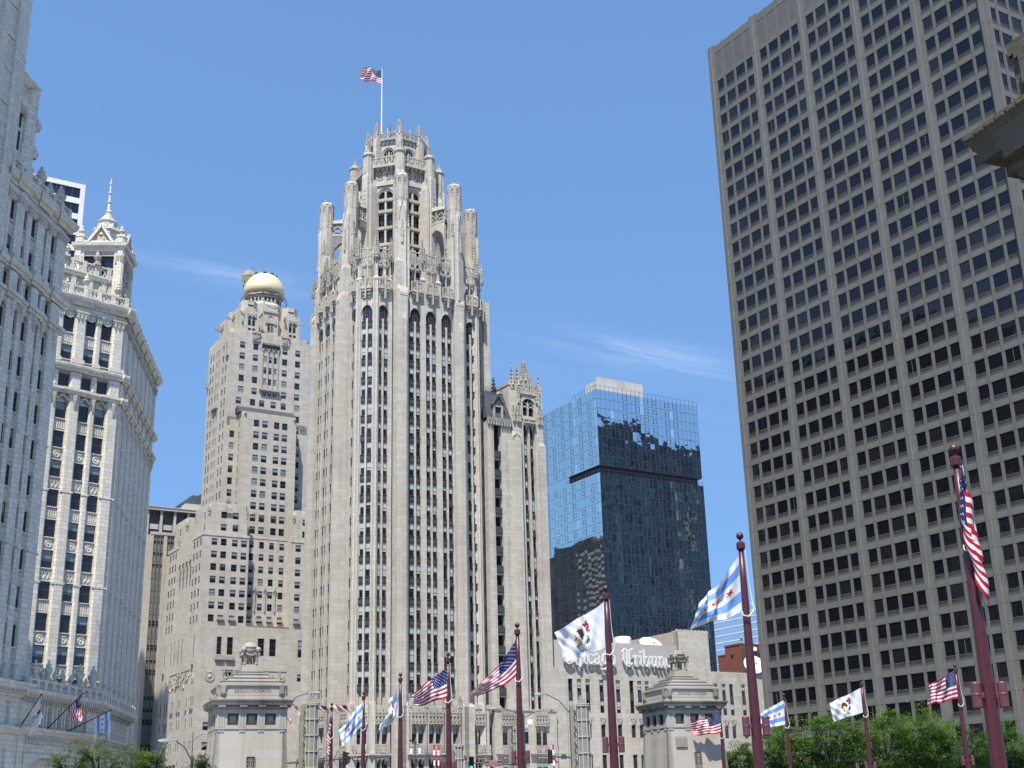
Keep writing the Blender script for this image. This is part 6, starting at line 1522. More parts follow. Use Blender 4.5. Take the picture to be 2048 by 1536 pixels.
def bridgehouse(a, b, label, words, old=False):
    root = thing('bridge_house', ab(a, b), -BR, label, 'bridge house', 'stone bridge houses')
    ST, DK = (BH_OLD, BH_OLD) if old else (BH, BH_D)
    W, D = 2.65, 4.7; w = M(); d = M(); cz = M(); gl = Many('window', root, [GLASS, BRONZE, BLIND], 1); fl = M()
    def wp(): 
        m = M(); s_ = .82; h = .86; m.poly([(.12, .32, .1), (s_ - .12, .32, .1), (s_ - .12, .32, h - .1), (.12, .32, h - .1)], 2)
        for x0, x1, z0, z1 in ((0, .13, 0, h), (s_ - .13, s_, 0, h), (.13, s_ - .13, 0, .12), (.13, s_ - .13, h - .14, h)): m.box(x0, x1, .1, .34, z0, z1, 1)
        return m
    gl.proto('w', wp)
    faces = ((fr(0, 0, 0), W, 0), (fr(W, D / 2, 90), D / 2, 1), (fr(0, D, 180), W, 0), (fr(-W, D / 2, -90), D / 2, 1))
    for F, hw, side in faces:
        w.at(F); d.at(F); cz.at(F); fl.at(F)
        cs = (-1.42, 0, 1.42) if not side else (-1.28, 0, 1.28); ws = .41
        us = sorted([-hw, hw] + [c + s_ * ws for c in cs for s_ in (-1, 1)])
        w.grid(us, [7.95, 8.27, 9.13, 9.42], {(1, 1), (3, 1), (5, 1)}, 0, .36)
        for c in cs: gl.put('w', F @ Matrix.Translation((c - .41, .0, 8.27)))
        # battered lower walls, grille, string course with drops
        w.rings([[(-hw - .42, -.42, 0), (hw + .42, -.42, 0), (hw + .42, .3, 0), (-hw - .42, .3, 0)], [(-hw, 0, 7.88), (hw, 0, 7.88), (hw, .3, 7.88), (-hw, .3, 7.88)]])
        w.box(-hw - .05, hw + .05, -.06, .2, 7.97, 8.1); w.box(-hw - .02, hw + .02, -.025, .2, 7.88, 7.97)
        pil = [-hw + .33] + [(x + y) / 2 for x, y in zip(cs, cs[1:])] + [hw - .33]
        for c in pil:
            for q in (-.2, 0, .2): w.box(c + q - .075, c + q + .075, -.05, 0, 8.12, 9.2)
            w.box(c - .3, c + .3, -.055, 0, 9.2, 9.42)
            for q in (-.16, 0, .16): w.box(c + q - .05, c + q + .05, -.07, 0, 7.76, 7.88)
        # cornice: blocks, dentils, crown
        cz.profile([(.02, 9.4), (.06, 9.45), (.06, 9.52), (.12, 9.56), (.12, 9.62)], -hw, hw, 0)
        for c in pil: cz.box(c - .28, c + .28, -.36, 0, 9.6, 9.74, 0)
        k = -hw
        while k < hw: cz.box(k, k + .055, -.2, 0, 9.62, 9.74, 0); k += .11
        cz.profile([(.36, 9.74), (.38, 9.78), (.38, 9.9), (.42, 9.94), (.45, 10.06), (.50, 10.12), (.50, 10.16)], -hw, hw, 0)
        k = -hw - .4
        while k < hw + .4: cz.box(k, k + .13, -.53, -.4, 10.07, 10.14, 0); k += .2
        # attic
        d.box(-hw + .25, hw - .25, -.0, .1, 10.45, 11.2) if False else None
        w.box(-hw + .05, hw - .05, .06, .5, 10.16, 10.34); w.box(-hw + .12, hw - .12, .16, .5, 10.34, 11.22); w.box(-hw + .02, hw - .02, .04, .5, 11.22, 11.4)
        for s_ in (-1, 1):
            x = s_ * (hw - .42); d.box(x - .2, x + .2, .02, .2, 10.5, 11.25); d.box(x - .14, x + .14, -.05, .05, 10.6, 11.15); d.lathe([(.02, 10.42), (.12, 10.5), (.2, 10.62)], x, .06, 8); d.box(x - .26, x + .26, .0, .12, 11.12, 11.24)
            d.box(s_ * (hw - .12) - .05, s_ * (hw - .12) + .05, .06, .2, 10.34, 11.22)
        w.rings([[(-hw + .3, .15, 10.5), (hw - .3, .15, 10.5), (hw - .3, .16, 10.52), (-hw + .3, .16, 10.52)], [(-hw + .7, .15, 10.5), (hw - .7, .15, 10.5), (hw - .7, .16, 10.52), (-hw + .7, .16, 10.52)]])
    w.at(I4); d.at(I4); cz.at(I4)
    w.box(-W + .3, W - .3, .3, D - .3, 0, 10.2); w.box(-W + .2, W - .2, .3, D - .3, 10.1, 11.35)
    cy = D / 2
    for z0, z1, hx in ((11.4, 11.62, 2.32), (11.62, 11.93, 1.82), (11.93, 12.24, 1.36), (12.24, 12.46, .98)):
        hy = hx * D / 2 / W; w.taper(rect(-hx, hx, cy - hy, cy + hy), z0, rect(-hx + .03, hx - .03, cy - hy + .03, cy + hy - .03), z1 - .05); w.prism(rect(-hx - .03, hx + .03, cy - hy - .03, cy + hy + .03), z1 - .05, z1)
    w.box(-.68, .68, cy - .66, cy + .66, 12.46, 12.82); w.box(-.6, .6, cy - .58, cy + .58, 12.82, 13.0)
    w.build('wall', ST, root); clusters(d, 'carved_shield', DK, root, .08); cz.build('cornice', DK, root)
    # urn carried on four legs, with masks and swags
    u = M(); u.smooth = False
    for sx_ in (-1, 1):
        for sy_ in (-1, 1):
            x, y = sx_ * .46, sy_ * .46; u.T = Matrix.Translation((0, cy, 0))
            u.lathe([(.17, 13.0), (.17, 13.08), (.1, 13.14), (.12, 13.5), (.15, 13.85), (.11, 13.95)], x, y, 8); u.lathe([(.02, 13.88), (.2, 14.0), (.24, 14.16), (.16, 14.32), (.02, 14.36)], x * 1.22, y * 1.22, 9); u.lathe([(.02, 13.6), (.1, 13.7), (.07, 13.9)], x * 1.4, y * 1.4, 7)
    u.lathe([(.2, 13.0), (.24, 13.3), (.2, 13.5), (.45, 13.75), (.62, 14.0), (.66, 14.15), (.6, 14.25), (.68, 14.3), (.7, 14.38), (.6, 14.45), (.55, 14.55), (.48, 14.66), (.3, 14.72), (.28, 14.76), (.06, 14.78)], 0, 0, 20)
    for k in range(4):
        a0 = R(90 * k)
        for q in range(9): t = (q / 8 - .5) * 1.35; rr = .68; u.lathe([(.01, -.07), (.075, 0), (.01, .07)], 0, 0, 5) if False else u.box(math.cos(a0 + t) * rr - .07, math.cos(a0 + t) * rr + .07, math.sin(a0 + t) * rr - .07, math.sin(a0 + t) * rr + .07, 13.72 + 1.1 * t * t * .4 - .06, 13.72 + 1.1 * t * t * .4 + .08)
    if b > 40: u.lathe([(.03, 14.78), (.07, 14.9), (.02, 15.0)], 0, 0, 8)
    u.at(I4).build('urn', DK, root)
    g = M(); g.box(-.34, .34, -.16, -.05, 4.6, 5.95, 1)
    for z in (5.75, 5.28, 4.8):
        for q in range(8): aa = R(22.5 * q * 2); g.bar((0, -.2, z - .1), (.28 * math.cos(aa), -.2, z - .1 + .24 * math.sin(aa)), .055, .06, 0)
        g.box(-.34, .34, -.22, -.17, z - .36, z - .31, 0)
    for x in (-.34, .3): g.box(x, x + .04, -.22, -.15, 4.6, 5.95, 0)
    g.build('grille', [DK, DARKVOID], root)
    V, Fc = text_mesh(words, .36, .012); t = M(Matrix.Translation((0, .15, 10.72)) @ Matrix.Rotation(R(90), 4, 'X'))
    ids = [t.p(*q) for q in V]; [t.face([ids[i] for i in f]) for f in Fc]; t.build('inscription', DK, root)
    gl.done()
    if b > 40: pl = M(); pl.box(-2.0, -.95, -.2, -.1, 6.35, 7.2); pl.build('plaque', BH_D, root)
    return root
bridgehouse(100, 15.5, 'stone bridge house topped by an urn, below the stepped hotel', 'BEGUN MCMXVIII')
bridgehouse(100, 53.35, 'stone bridge house topped by an urn, before the blackletter sign', 'OPENED MCMXX')
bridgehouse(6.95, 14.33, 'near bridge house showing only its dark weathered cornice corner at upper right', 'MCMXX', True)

# ------------------------------------------------------------------ flagpoles and flags
MAROON = plain('maroon_paint', (0.066, 0.012, 0.015), rough=.4, noise=.22, scale=6, spec=.5)
MAROON_L = plain('faded_maroon_paint', (0.115, 0.045, 0.058), rough=.4, noise=.1, scale=6)
ROPE = plain('white_rope', (0.62, 0.60, 0.56), rough=.8)
def make_pole():
    root = thing('flagpole', (0, 0, 0), 0, 'x', 'flagpole', 'maroon flagpoles along the bridge')
    p = M(); p.lathe([(.24, 0), (.24, .3), (.18, .35), (.172, 2), (.142, 5), (.102, 8), (.08, 9.02)], 0, 0, 16); p.smooth = True; p.build('pole', MAROON, root)
    c = M(); c.lathe([(.12, 9.0), (.135, 9.03), (.135, 9.2), (.09, 9.24), (.03, 9.25), (.03, 9.36)], 0, 0, 12); c.build('cap', MAROON, root)
    f = M(); f.smooth = True; f.lathe([(.01, 9.31), (.07, 9.33), (.11, 9.39), (.115, 9.43), (.1, 9.48), (.06, 9.53), (.01, 9.545)], 0, 0, 14); f.build('ball_finial', MAROON, root)
    pole_part = [c_ for c_ in COL.objects if c_.parent == root and c_.name.startswith('pole')][0]
    for s_ in (-1, 1):
        l = M(); l.lathe([(.10, 3.52), (.11, 3.54), (.11, 3.78), (.115, 3.79), (.115, 3.82), (.11, 3.83), (.11, 4.05), (.10, 4.07)], s_ * .29, -.05, 12); l.box(min(s_ * .12, s_ * .22), max(s_ * .12, s_ * .22), -.08, 0, 3.74, 3.86); l.build('floodlight', MAROON_L, pole_part)
    r = M(); r.tube([(.1, -.12, 9.0), (.13, -.13, 8.0), (.2, -.16, 7.25), (.17, -.19, 7.1), (.02, -.22, 6.95), (-.14, -.17, 7.0), (-.14, -.13, 7.12)], [.008, .008, .02, .024, .024, .024, .02], 5); r.build('halyard', ROPE, root)
    return root
proto = make_pole(); kids = KIDS()
POLES = [(10.32, 28.62, 'tallest flagpole at right, before the grey office tower, with twisted drooping flag'), (6.84, 38.11, 'flagpole with blue striped white flag, beside the grey tower edge'),
 (3.30, 47.21, 'flagpole with white eagle flag, before the blackletter sign'), (-0.06, 56.45, 'flagpole with streaming stars and stripes, before the Gothic east wing'),
 (-3.71, 66.72, 'flagpole with broad stars and stripes, before the tower middle'), (-7.07, 76.25, 'flagpole with folded white flag, before the Gothic tower base'),
 (-10.6, 87.6, 'flagpole with folded pale blue flag, before the tower\'s left corner'), (-14.0, 96.2, 'farthest small flagpole left, flag hanging limp beside the ribbed column'),
 (26.9, 79.73, 'flagpole with stars and stripes above trees, rightmost of the tree row'), (23.15, 87.83, 'flagpole with white eagle flag standing before the trees'),
 (20.0, 98.55, 'flagpole with small starred blue and white flag, before the trees\' left end'), (17.1, 112.0, 'small flagpole with stars and stripes before the right bridge house')]
for i, (x, y, lab) in enumerate(POLES):
    o = proto if i == 0 else tree_copy(proto, None, kids)
    o.location = (x, y, -.02); o['label'] = lab
def cloth(name, c, rough=.75):
    m, t, b = _mat(name); b.inputs['Base Color'].default_value = (*c, 1); b.inputs['Roughness'].default_value = rough; b.inputs['Specular IOR Level'].default_value = .2
    tr = _n(t, 'ShaderNodeBsdfTranslucent'); tr.inputs[0].default_value = (*c, 1); mx = _n(t, 'ShaderNodeMixShader'); mx.inputs[0].default_value = .28
    out = [n for n in t.nodes if n.type == 'OUTPUT_MATERIAL'][0]; t.links.new(b.outputs[0], mx.inputs[1]); t.links.new(tr.outputs[0], mx.inputs[2]); t.links.new(mx.outputs[0], out.inputs[0]); return m
RED, WHT, NVY, SKYB, CRED = cloth('flag_red', (0.46, 0.016, 0.03)), cloth('flag_white', (0.76, 0.76, 0.76)), cloth('flag_navy', (0.022, 0.03, 0.13)), cloth('flag_light_blue', (0.16, 0.33, 0.68)), cloth('flag_star_red', (0.50, 0.01, 0.035))
BROWN, GRN, GOLDF, PINK = cloth('eagle_brown', (0.12, 0.045, 0.02)), cloth('emblem_green', (0.04, 0.14, 0.07)), cloth('emblem_gold', (0.55, 0.45, 0.15)), cloth('emblem_grey', (0.35, 0.38, 0.42))
def star_pts(cx, cy, r, ri, n, asp): return [(cx + (r if k % 2 == 0 else ri) * math.sin(math.pi * k / n) / asp, cy - (r if k % 2 == 0 else ri) * math.cos(math.pi * k / n)) for k in range(2 * n)]
def flag(kind, ht, hb, ft, fb, label, amp=.14, waves=1.6, ph=0.0, bow=(0, 0, 0), belly=.12, hang=None, rake=.5, name='flag'):
    ht, hb, ft, fb, bow = map(Vector, (ht, hb, ft, fb, bow)); NU, NV = 44, 26
    nrm = (ft - ht).cross(hb - ht); nrm = nrm.normalized() if nrm.length > 1e-6 else Vector((0, -1, 0))
    if nrm.y > 0: nrm = -nrm
    def P(u, v):
        if hang: return hang(u, v)
        q = ht.lerp(hb, v).lerp(ft.lerp(fb, v), u) + bow * (4 * u * (1 - u))
        g = min(1, u * 2.2)
        q = q + nrm * (amp * g * math.sin(2 * math.pi * (waves * u + rake * v) + ph) + amp * .45 * g * math.sin(2 * math.pi * (waves * 2.3 * u - .8 * v) + ph * 2) + .025 * g * math.sin(2 * math.pi * (5 * u + 2.4 * v)))
        q.z += amp * .35 * g * math.sin(2 * math.pi * (waves * u + .3 * v) + ph + 1.1)
        return q
    root = thing(name, ht, 0, label, 'flag'); inv = Matrix.Translation(-ht)
    b = M(inv); b.smooth = True
    ids = [[b.p(*P(i / NU, j / NV)) for i in range(NU + 1)] for j in range(NV + 1)]
    for j in range(NV):
        for i in range(NU):
            u, v = (i + .5) / NU, (j + .5) / NV
            if kind == 'us': m = 2 if (u < .4 and v < 7 / 13) else (0 if int(v * 13) % 2 == 0 else 1)
            elif kind == 'city': m = 3 if (1 / 6 < v < 2 / 6 or 4 / 6 < v < 5 / 6) else 1
            else: m = 1
            b.face((ids[j][i], ids[j + 1][i], ids[j + 1][i + 1], ids[j][i + 1]), m)
    cl = b.build('cloth', [RED, WHT, NVY, SKYB], root)
    def put(m, pts, mt, off):
        N = lambda u, v: ((P(min(1, u + .02), v) - P(max(0, u - .02), v)).cross(P(u, min(1, v + .02)) - P(u, max(0, v - .02)))).normalized()
        for s_ in (-1, 1): m.face([m.p(*(P(u, v) + N(u, v) * off * s_)) for u, v in pts], mt)
    if kind == 'us':
        s = M(inv)
        for r in range(9):
            for c in range(6 if r % 2 == 0 else 5):
                put(s, star_pts(.4 * ((c + .5) / 6 if r % 2 == 0 else (c + 1) / 6), 7 / 13 * (r + .6) / 9.2, .021, .009, 5, 1.6), 0, .006)
        s.build('star_field', WHT, cl)
    elif kind == 'city':
        for c in range(4): s = M(inv); put(s, star_pts(.2 + .2 * c, .5, .105, .036, 6, 1.5), 0, .006); s.build('star', CRED, cl)
    else:
        e = M(inv)
        put(e, [(.40, .30), (.44, .2), (.50, .22), (.53, .3), (.6, .26), (.68, .36), (.66, .44), (.7, .5), (.62, .55), (.6, .62), (.52, .58), (.47, .52), (.49, .42)], 0, .006)
        put(e, [(.52, .56), (.6, .52), (.66, .6), (.68, .68), (.6, .7), (.54, .66)], 3, .005)
        put(e, [(.36, .17), (.41, .15), (.43, .24), (.38, .3), (.43, .36), (.42, .44), (.36, .47), (.33, .42), (.38, .4), (.34, .34), (.35, .24), (.38, .22)], 1, .007)
        put(e, [(.42, .5), (.52, .52), (.5, .66), (.42, .62)], 2, .008); put(e, [(.435, .52), (.505, .535), (.5, .57), (.43, .55)], 4, .010)
        for q in range(3): put(e, [(.435 + q * .025, .56), (.445 + q * .025, .56), (.44 + q * .025, .64), (.43 + q * .025, .63)], 1, .010)
        put(e, [(.36, .56), (.42, .54), (.44, .66), (.5, .7), (.44, .74), (.38, .68)], 5, .006); put(e, [(.5, .7), (.66, .68), (.64, .74), (.5, .75)], 6, .006)
        e.build('emblem', [BROWN, CRED, WHT, GOLDF, NVY, GRN, PINK], cl)
        V, Fc = text_mesh('ILLINOIS', .135, 0.0); t = M(inv)
        for f in Fc: put(t, [(.52 + V[i][0] * .56, .90 - V[i][1]) for i in f], 0, .007)
        t.build('lettering', NVY, cl)
    return root
flag('city', (6.74, 38.05, 8.79), (6.70, 38.05, 7.13), (5.30, 37.6, 7.22), (5.13, 37.7, 6.66), 'white flag with two blue stripes and red stars, streaming beside the grey tower', .2, 1.15, .6, (-.05, 0, -.12), rake=.55)
flag('state', (3.20, 47.12, 8.89), (3.17, 47.12, 7.23), (1.33, 46.6, 7.80), (1.70, 46.6, 6.73), 'large white eagle flag flying over the blackletter sign', .10, 1.2, 2.6, (0, 0, -.06))
flag('us', (-.14, 56.4, 8.76), (-.14, 56.4, 7.21), (-2.2, 55.8, 6.52), (-2.17, 56.0, 6.36), 'stars and stripes tapering to a point, before the Gothic east wing', .09, 1.5, .3, (.1, 0, -.15))
flag('us', (-3.70, 66.65, 8.81), (-3.66, 66.65, 7.22), (-5.5, 66.0, 7.42), (-5.48, 66.2, 6.78), 'broad stars and stripes spread wide before the middle of the tower', .16, 1.3, 2.2, (-.05, 0, -.05))
flag('state', (-7.12, 76.2, 8.95), (-7.16, 76.2, 7.17), (-7.92, 74.9, 6.75), (-8.08, 75.2, 6.01), 'folded white eagle flag seen edge on before the tower base', .2, 1.4, .9)
flag('city', (-10.65, 87.5, 8.85), (-10.67, 87.5, 7.26), (-12.15, 87, 6.95), (-11.9, 86.6, 5.85), 'drooping blue and white starred flag before the tower\'s left corner', .2, 1.3, 3.6)
flag('us', (26.81, 79.65, 9.11), (26.81, 79.65, 7.42), (24.87, 79, 8.22), (24.78, 79.2, 7.01), 'stars and stripes high above the trees, near the tallest pole', .15, 1.4, 4.0)
flag('state', (23.04, 87.75, 8.87), (23.01, 87.75, 7.26), (20.7, 87.3, 7.85), (20.93, 87.3, 6.71), 'white eagle flag flying above the trees', .10, 1.1, 1.2)
flag('city', (19.95, 98.5, 9.03), (19.93, 98.5, 7.23), (18.0, 98, 8.04), (17.78, 98, 6.84), 'small blue and white flag with red stars, above the trees\' left end', .07, 1.0, 2.0)
flag('us', (17.1, 111.9, 9.13), (17.1, 111.9, 7.46), (14.48, 111.5, 8.4), (14.67, 111.5, 7.36), 'stars and stripes waving across the right bridge house', .16, 1.4, .8, (0, 0, -.12))
def limp(x, y, zt, L, wd, hoist=1.66, sgn=1, lean=0.0):
    def f(u, v):
        a = u * 2 * math.pi * 2.2; fold = wd * (.35 + .65 * min(1, u * 1.6 + v * .5))
        return Vector((x + lean * (v * .5 + u * .8) + sgn * fold * math.sin(a + .9 * v) * .8 + .05 * math.sin(7 * v + 3 * u), y - .16 - fold * .75 * math.cos(a + 1.2 * v) - .05, zt - v * hoist - L * u * (.72 + .28 * u) + .05 * math.sin(a * 2)))
    return f
flag('us', (10.22, 28.4, 9.0), (10.2, 28.4, 7.3), (10, 28, 7), (10, 28, 6), 'twisted stars and stripes hanging limp on the tallest pole', hang=limp(10.25, 28.55, 8.95, 1.75, .17, 1.6, 1, .12))
flag('us', (-14, 96, 8.9), (-14, 96, 7.2), (-14, 95, 7), (-14, 95, 6), 'stars and stripes hanging limp on the farthest pole, left', hang=limp(-14.05, 96.1, 8.75, 1.7, .15, 1.6, 1, -.1))
# pole and flag on the crown
tp = thing('flagpole', en(107.98 - 5.1, 219.27 - 2.75, 0), 0, 'slender white flagpole rising from the Gothic tower crown', 'flagpole'); m = M(); m.tube([(0, 0, 137), (0, 0, 148), (0, 0, 155.2)], [.16, .12, .07], 8); m.build('pole', WHITEP, tp); m = M(); m.lathe([(.02, 155.1), (.16, 155.3), (.1, 155.5), (.02, 155.7)], 0, 0, 8); m.build('ball_finial', GALV, tp)
tq = tp.location; flag('us', (tq.x - .1, tq.y - .1, 154.7), (tq.x - .1, tq.y - .1, 151.2), (tq.x - 4.1, tq.y - 1.6, 154.5), (tq.x - 4.75, tq.y - 1.2, 152.3), 'stars and stripes flying at the very top of the Gothic tower', .4, 1.1, 2.9, (0, 0, .15))
for loc, z0, z1, lab in (((-1.9, 6.3), 0, 0, ''),):
    pass
def plain_pole(base, tip, r, label, name='flagpole', mat=None):
    t = thing(name, base, 0, label, 'flagpole'); v = Vector(tip) - Vector(base); m = M(); m.tube([(0, 0, 0), tuple(v)], [r, r * .6], 7); m.build('pole', mat or BLACKP, t); e = M(); v2 = v * 1.01; e.lathe([(.02, -r * 1.5), (r * 2.2, 0), (.02, r * 1.5)], v.x, v.y, 8); e.T = I4
    for q in e.v: q.z += v.z
    e.build('ball_finial', mat or BLACKP, t); return t
# ------------------------------------------------------------------ facade flags
B0 = Vector((-50.408, 130.0, 0)); uu = Vector((math.sin(R(6.5)), math.cos(R(6.5)), 0)); nn = Vector((uu.y, -uu.x, 0))
for kind, u, out, side, up, z, lab in (('state', -.44, 2.3, -.9, 2.8, 10.9, 'narrow eagle flag'), ('us', 5.0, 3.5, .2, 3.5, 10.8, 'stars and stripes'), ('city', 9.6, 3.4, 3.0, 2.3, 10.8, 'blue and white starred flag')):
    b = B0 + uu * u + nn * .7 + Vector((0, 0, z)); tip = b + nn * out + uu * side + Vector((0, 0, up))
    plain_pole(b, tip, .07, {'state': 'leftmost slanting pole on the shaded terracotta link', 'us': 'longest slanting pole on the shaded terracotta link', 'city': 'low slanting pole near the terracotta link\'s right corner'}[kind])
    d = (tip - b).normalized(); ht = tip - d * .1; hb = tip - d * 1.9
    drop = Vector((0.05, 0, -1)) * 2.6
    lab2 = lab + {'state': ' hanging at the left of the terracotta link', 'us': ' hanging from the terracotta link over the street', 'city': ' hanging at the terracotta link\'s right corner'}[kind]
    flag(kind, ht, hb, ht + drop + nn * .15 - Vector((0, 0, .2)), hb + drop * (1.0 if kind != 'us' else .55) + nn * (.3 if kind == 'us' else .0), lab2, .16, 1.2, u, rake=1.2)
for i, (ht, tipfly, lab, pl) in enumerate((((-33.61, 224.02, 19.38), (-35.6, 224.0, 19.9), 'small stars and stripes above the tower base, left of a pair', 'slanting pole at the tower base, left of a pair'), ((-29.2, 216.9, 18.9), (-31.0, 216.9, 19.0), 'small stars and stripes above the tower base, right of a pair', 'slanting pole at the tower base, right of a pair'),
     ((-41.0, 237.64, 20.6), (-41.9, 237.4, 21.2), 'small stars and stripes between bridge house and ribbed column, upper', 'slanting pole between bridge house and ribbed column, upper'), ((-43.0, 237.64, 18.75), (-42.0, 237.2, 17.3), 'small stars and stripes between bridge house and ribbed column, lower', 'slanting pale pole between bridge house and ribbed column, lower'))):
    h = Vector(ht); f = Vector(tipfly); dn = Vector((.75, .3, -1.15)) if i < 3 else Vector((.9, 0, -.35))
    flag('us', h, h + dn * 1.0, f + Vector((0, 0, .1)), f + dn * .95 + Vector((-.1, 0, .1)), lab, .13, 1.2, i * 1.3)
    plain_pole(h + Vector((1.9, 3.0, -1.1)) if i < 3 else h + Vector((2.1, 3.0, -1.15)), h + Vector((-.05, -.1, .1)), .05, pl, mat=WHITEP if i == 3 else GALV)
plain_pole((-59.2, 131.5, 66), (-58.6, 131.5, 80.9), .1, 'thin grey flagless pole on the shaded terracotta roof', mat=GALV)
plain_pole((-55.5, 164.3, 68.2), (-55.4, 164.3, 79.3), .1, 'white flagless pole on the sunlit terracotta corner balcony', mat=WHITEP)
# ------------------------------------------------------------------ street furniture at the far end of the bridge
STEEL = plain('grey_green_steel', (0.23, 0.22, 0.18), rough=.5, noise=.12, scale=1.5); STEEL_L = plain('pale_steel_rib', (0.40, 0.385, 0.33), rough=.5, noise=.08); DKG = plain('dark_grey_pole', (0.06, 0.062, 0.066), rough=.45)
LAMPG = plain('lamp_housing_grey', (0.26, 0.27, 0.27), rough=.4); LENS = plain('lamp_lens', (0.5, 0.5, 0.48), rough=.3)
def pylon(x, y, zt, label, s=1.0, plate=-1):
    root = thing('ribbed_column', (x, y, 0), 6, label, 'steel column', 'ribbed steel columns at the bridge end')
    r = .5 * s; c = M(); c.lathe([(r, 0), (r, zt - .25)], 0, 0, 20); dr = c.build('drum', STEEL, root)
    b = M()
    for k in range(8): a = R(22 + 45 * k); b.box(math.cos(a) * (r + .02) - .035, math.cos(a) * (r + .02) + .035, math.sin(a) * (r + .02) - .035, math.sin(a) * (r + .02) + .035, 0, zt)
    z = zt - .1
    while z > 0: b.lathe([(r + .02, z - .04), (r + .07, z - .03), (r + .07, z + .03), (r + .02, z + .04)], 0, 0, 20); z -= 1.28
    b.lathe([(r + .02, zt - .28), (r + .09, zt - .26), (r + .09, zt - .2), (r + .02, zt - .18)], 0, 0, 20); b.build('rib', STEEL_L, dr)
    p = M(); px = plate * (r + .32 * s); p.box(px - .2 * s, px + .16 * s, .15, .45, 0, zt - .15); z = zt - .5; k = 0
    while z > .5:                                             # folded zigzag guard between plate and drum
        p.bar((px + .1, -.05, z), (px + .3 * s, -.05, z - .34), .07, .4); p.bar((px + .3 * s, -.05, z - .34), (px + .1, -.05, z - .62), .07, .4)
        if k % 2 == 0: p.bar((px + .32 * s, .02, z - .2), (px + .12, .02, z - .6), .16, .3, 1)  # every other fold also gets a dark brown bar
        z -= .64; k += 1
    p.build('zigzag_guard', [STEEL, plain('dark_brown_bar', (0.045, 0.035, 0.025), rough=.9)], root)
    t = M(); t.box(-.18, .2, -.15, .15, zt - .2, zt + .35); t.bar((-.3, 0, zt), (-.12, 0, zt + .6), .25, .2); t.build('cap_fitting', STEEL, root)
pylon(-17.3, 108, 10.55, 'tall ribbed steel column just right of the left bridge house')
pylon(5.05, 106, 9.75, 'tall ribbed steel column between Gothic wing and low limestone block')
pylon(-.35, 125, 9.15, 'ribbed steel column half hidden behind the flagpole at the Gothic wing', .85)
pylon(-6.1, 128, 7.85, 'shortest ribbed steel column, low before the tower base', .8)
def cobra(m, l, a, b, tip):
    m.tube([a, (a[0] * .55 + b[0] * .45, a[1], a[2] * .35 + b[2] * .65), b], .045, 6)
    d = 1 if tip > 0 else -1; x, y, z = b
    l.rings([[(x - d * .15, y - .05, z - .05), (x - d * .15, y + .05, z - .05), (x - d * .15, y + .05, z + .05), (x - d * .15, y - .05, z + .05)], [(x + d * .3, y - .16, z - .1), (x + d * .3, y + .16, z - .1), (x + d * .3, y + .14, z + .1), (x + d * .3, y - .14, z + .1)], [(x + d * .85, y - .15, z - .09), (x + d * .85, y + .15, z - .09), (x + d * .85, y + .1, z + .06), (x + d * .85, y - .1, z + .06)], [(x + d * 1.0, y - .05, z - .02), (x + d * 1.0, y + .05, z - .02), (x + d * 1.0, y + .04, z + .03), (x + d * 1.0, y - .04, z + .03)]])
    l.lathe([(.02, z - .26), (.12, z - .22), (.17, z - .1)], x + d * .55, y, 8, 1)
def lamp(pole, ztop, heads, label, group=None):
    root = thing('street_lamp', (pole[0], pole[1], 0), 0, label, 'street lamp', 'street lamps at the bridge end'); m = M(); m.tube([(0, 0, 0), (0, 0, ztop)], [.13, .08], 8); m.lathe([(.08, ztop - .05), (.11, ztop), (.02, ztop + .14)], 0, 0, 8); m.build('pole', DKG, root)
    for hx, hz, st in heads:
        a = M(); l = M(); cobra(a, l, (0, 0, st), (hx - (.55 if hx > 0 else -.55), 0, hz), hx); ao = a.build('arm', DKG, root); l.build('lamp_head', [LAMPG, LENS], ao)
    return root
lamp((-21.7, 120), 11.9, [(2.75, 12.45, 11.5)], 'single arched lamp above the left bridge house and ribbed column')
lamp((4.35, 115), 9.85, [(-2.7, 11.35, 9.6)], 'single arched lamp beside the ribbed column right of the Gothic wing')
r = lamp((.24, 120), 9.95, [(-2.6, 10.6, 9.6), (2.6, 10.42, 9.6)], 'double armed lamp carrying the brown street sign arm')
m = M(); m.box(.35, .8, -.12, .12, 9.05, 9.5); m.tube([(.1, 0, 8.9), (.6, 0, 8.9), (.6, 0, 9.1)], .03, 5); o = m.build('white_box', WHITEP, r)
lamp((-19.1, 76), 5.0, [(-1.6, 6.0, 4.8)], 'low curved lamp above the small left trees')
lamp((-62.9, 250), 17.3, [(-2.8, 12.2, 11), (2.6, 17.0, 15.5), (1.7, 14.6, 13.8)], 'tall dark lamp before the hotel\'s shaded foot')
r = thing('camera_post', (-9.36, 115, 0), 0, 'dark post with two white camera housings before the tower base', 'camera post'); m = M(); m.tube([(0, 0, 0), (0, 0, 7.75)], .06, 6); m.box(-.12, .12, -.08, .08, 7.3, 7.6); m.bar((-.45, 0, 7.05), (.5, 0, 7.1), .05); m.bar((-.3, 0, 7.5), (.35, 0, 7.25), .05); m.build('post', DKG, r)
for x in (-.33, .42): m = M(); m.lathe([(.1, 6.45), (.14, 6.5), (.14, 6.85), (.08, 6.95)], x, -.05, 8); m.build('camera_housing', WHITEP, r)
for x, z in ((.55, 7.45), (-.4, 7.55)): m = M(); m.lathe([(.03, -.02), (.11, .05), (.09, .16), (.02, .2)], 0, 0, 7); o = m.build('camera', BLACKP, r); o.location = (x, 0, z)
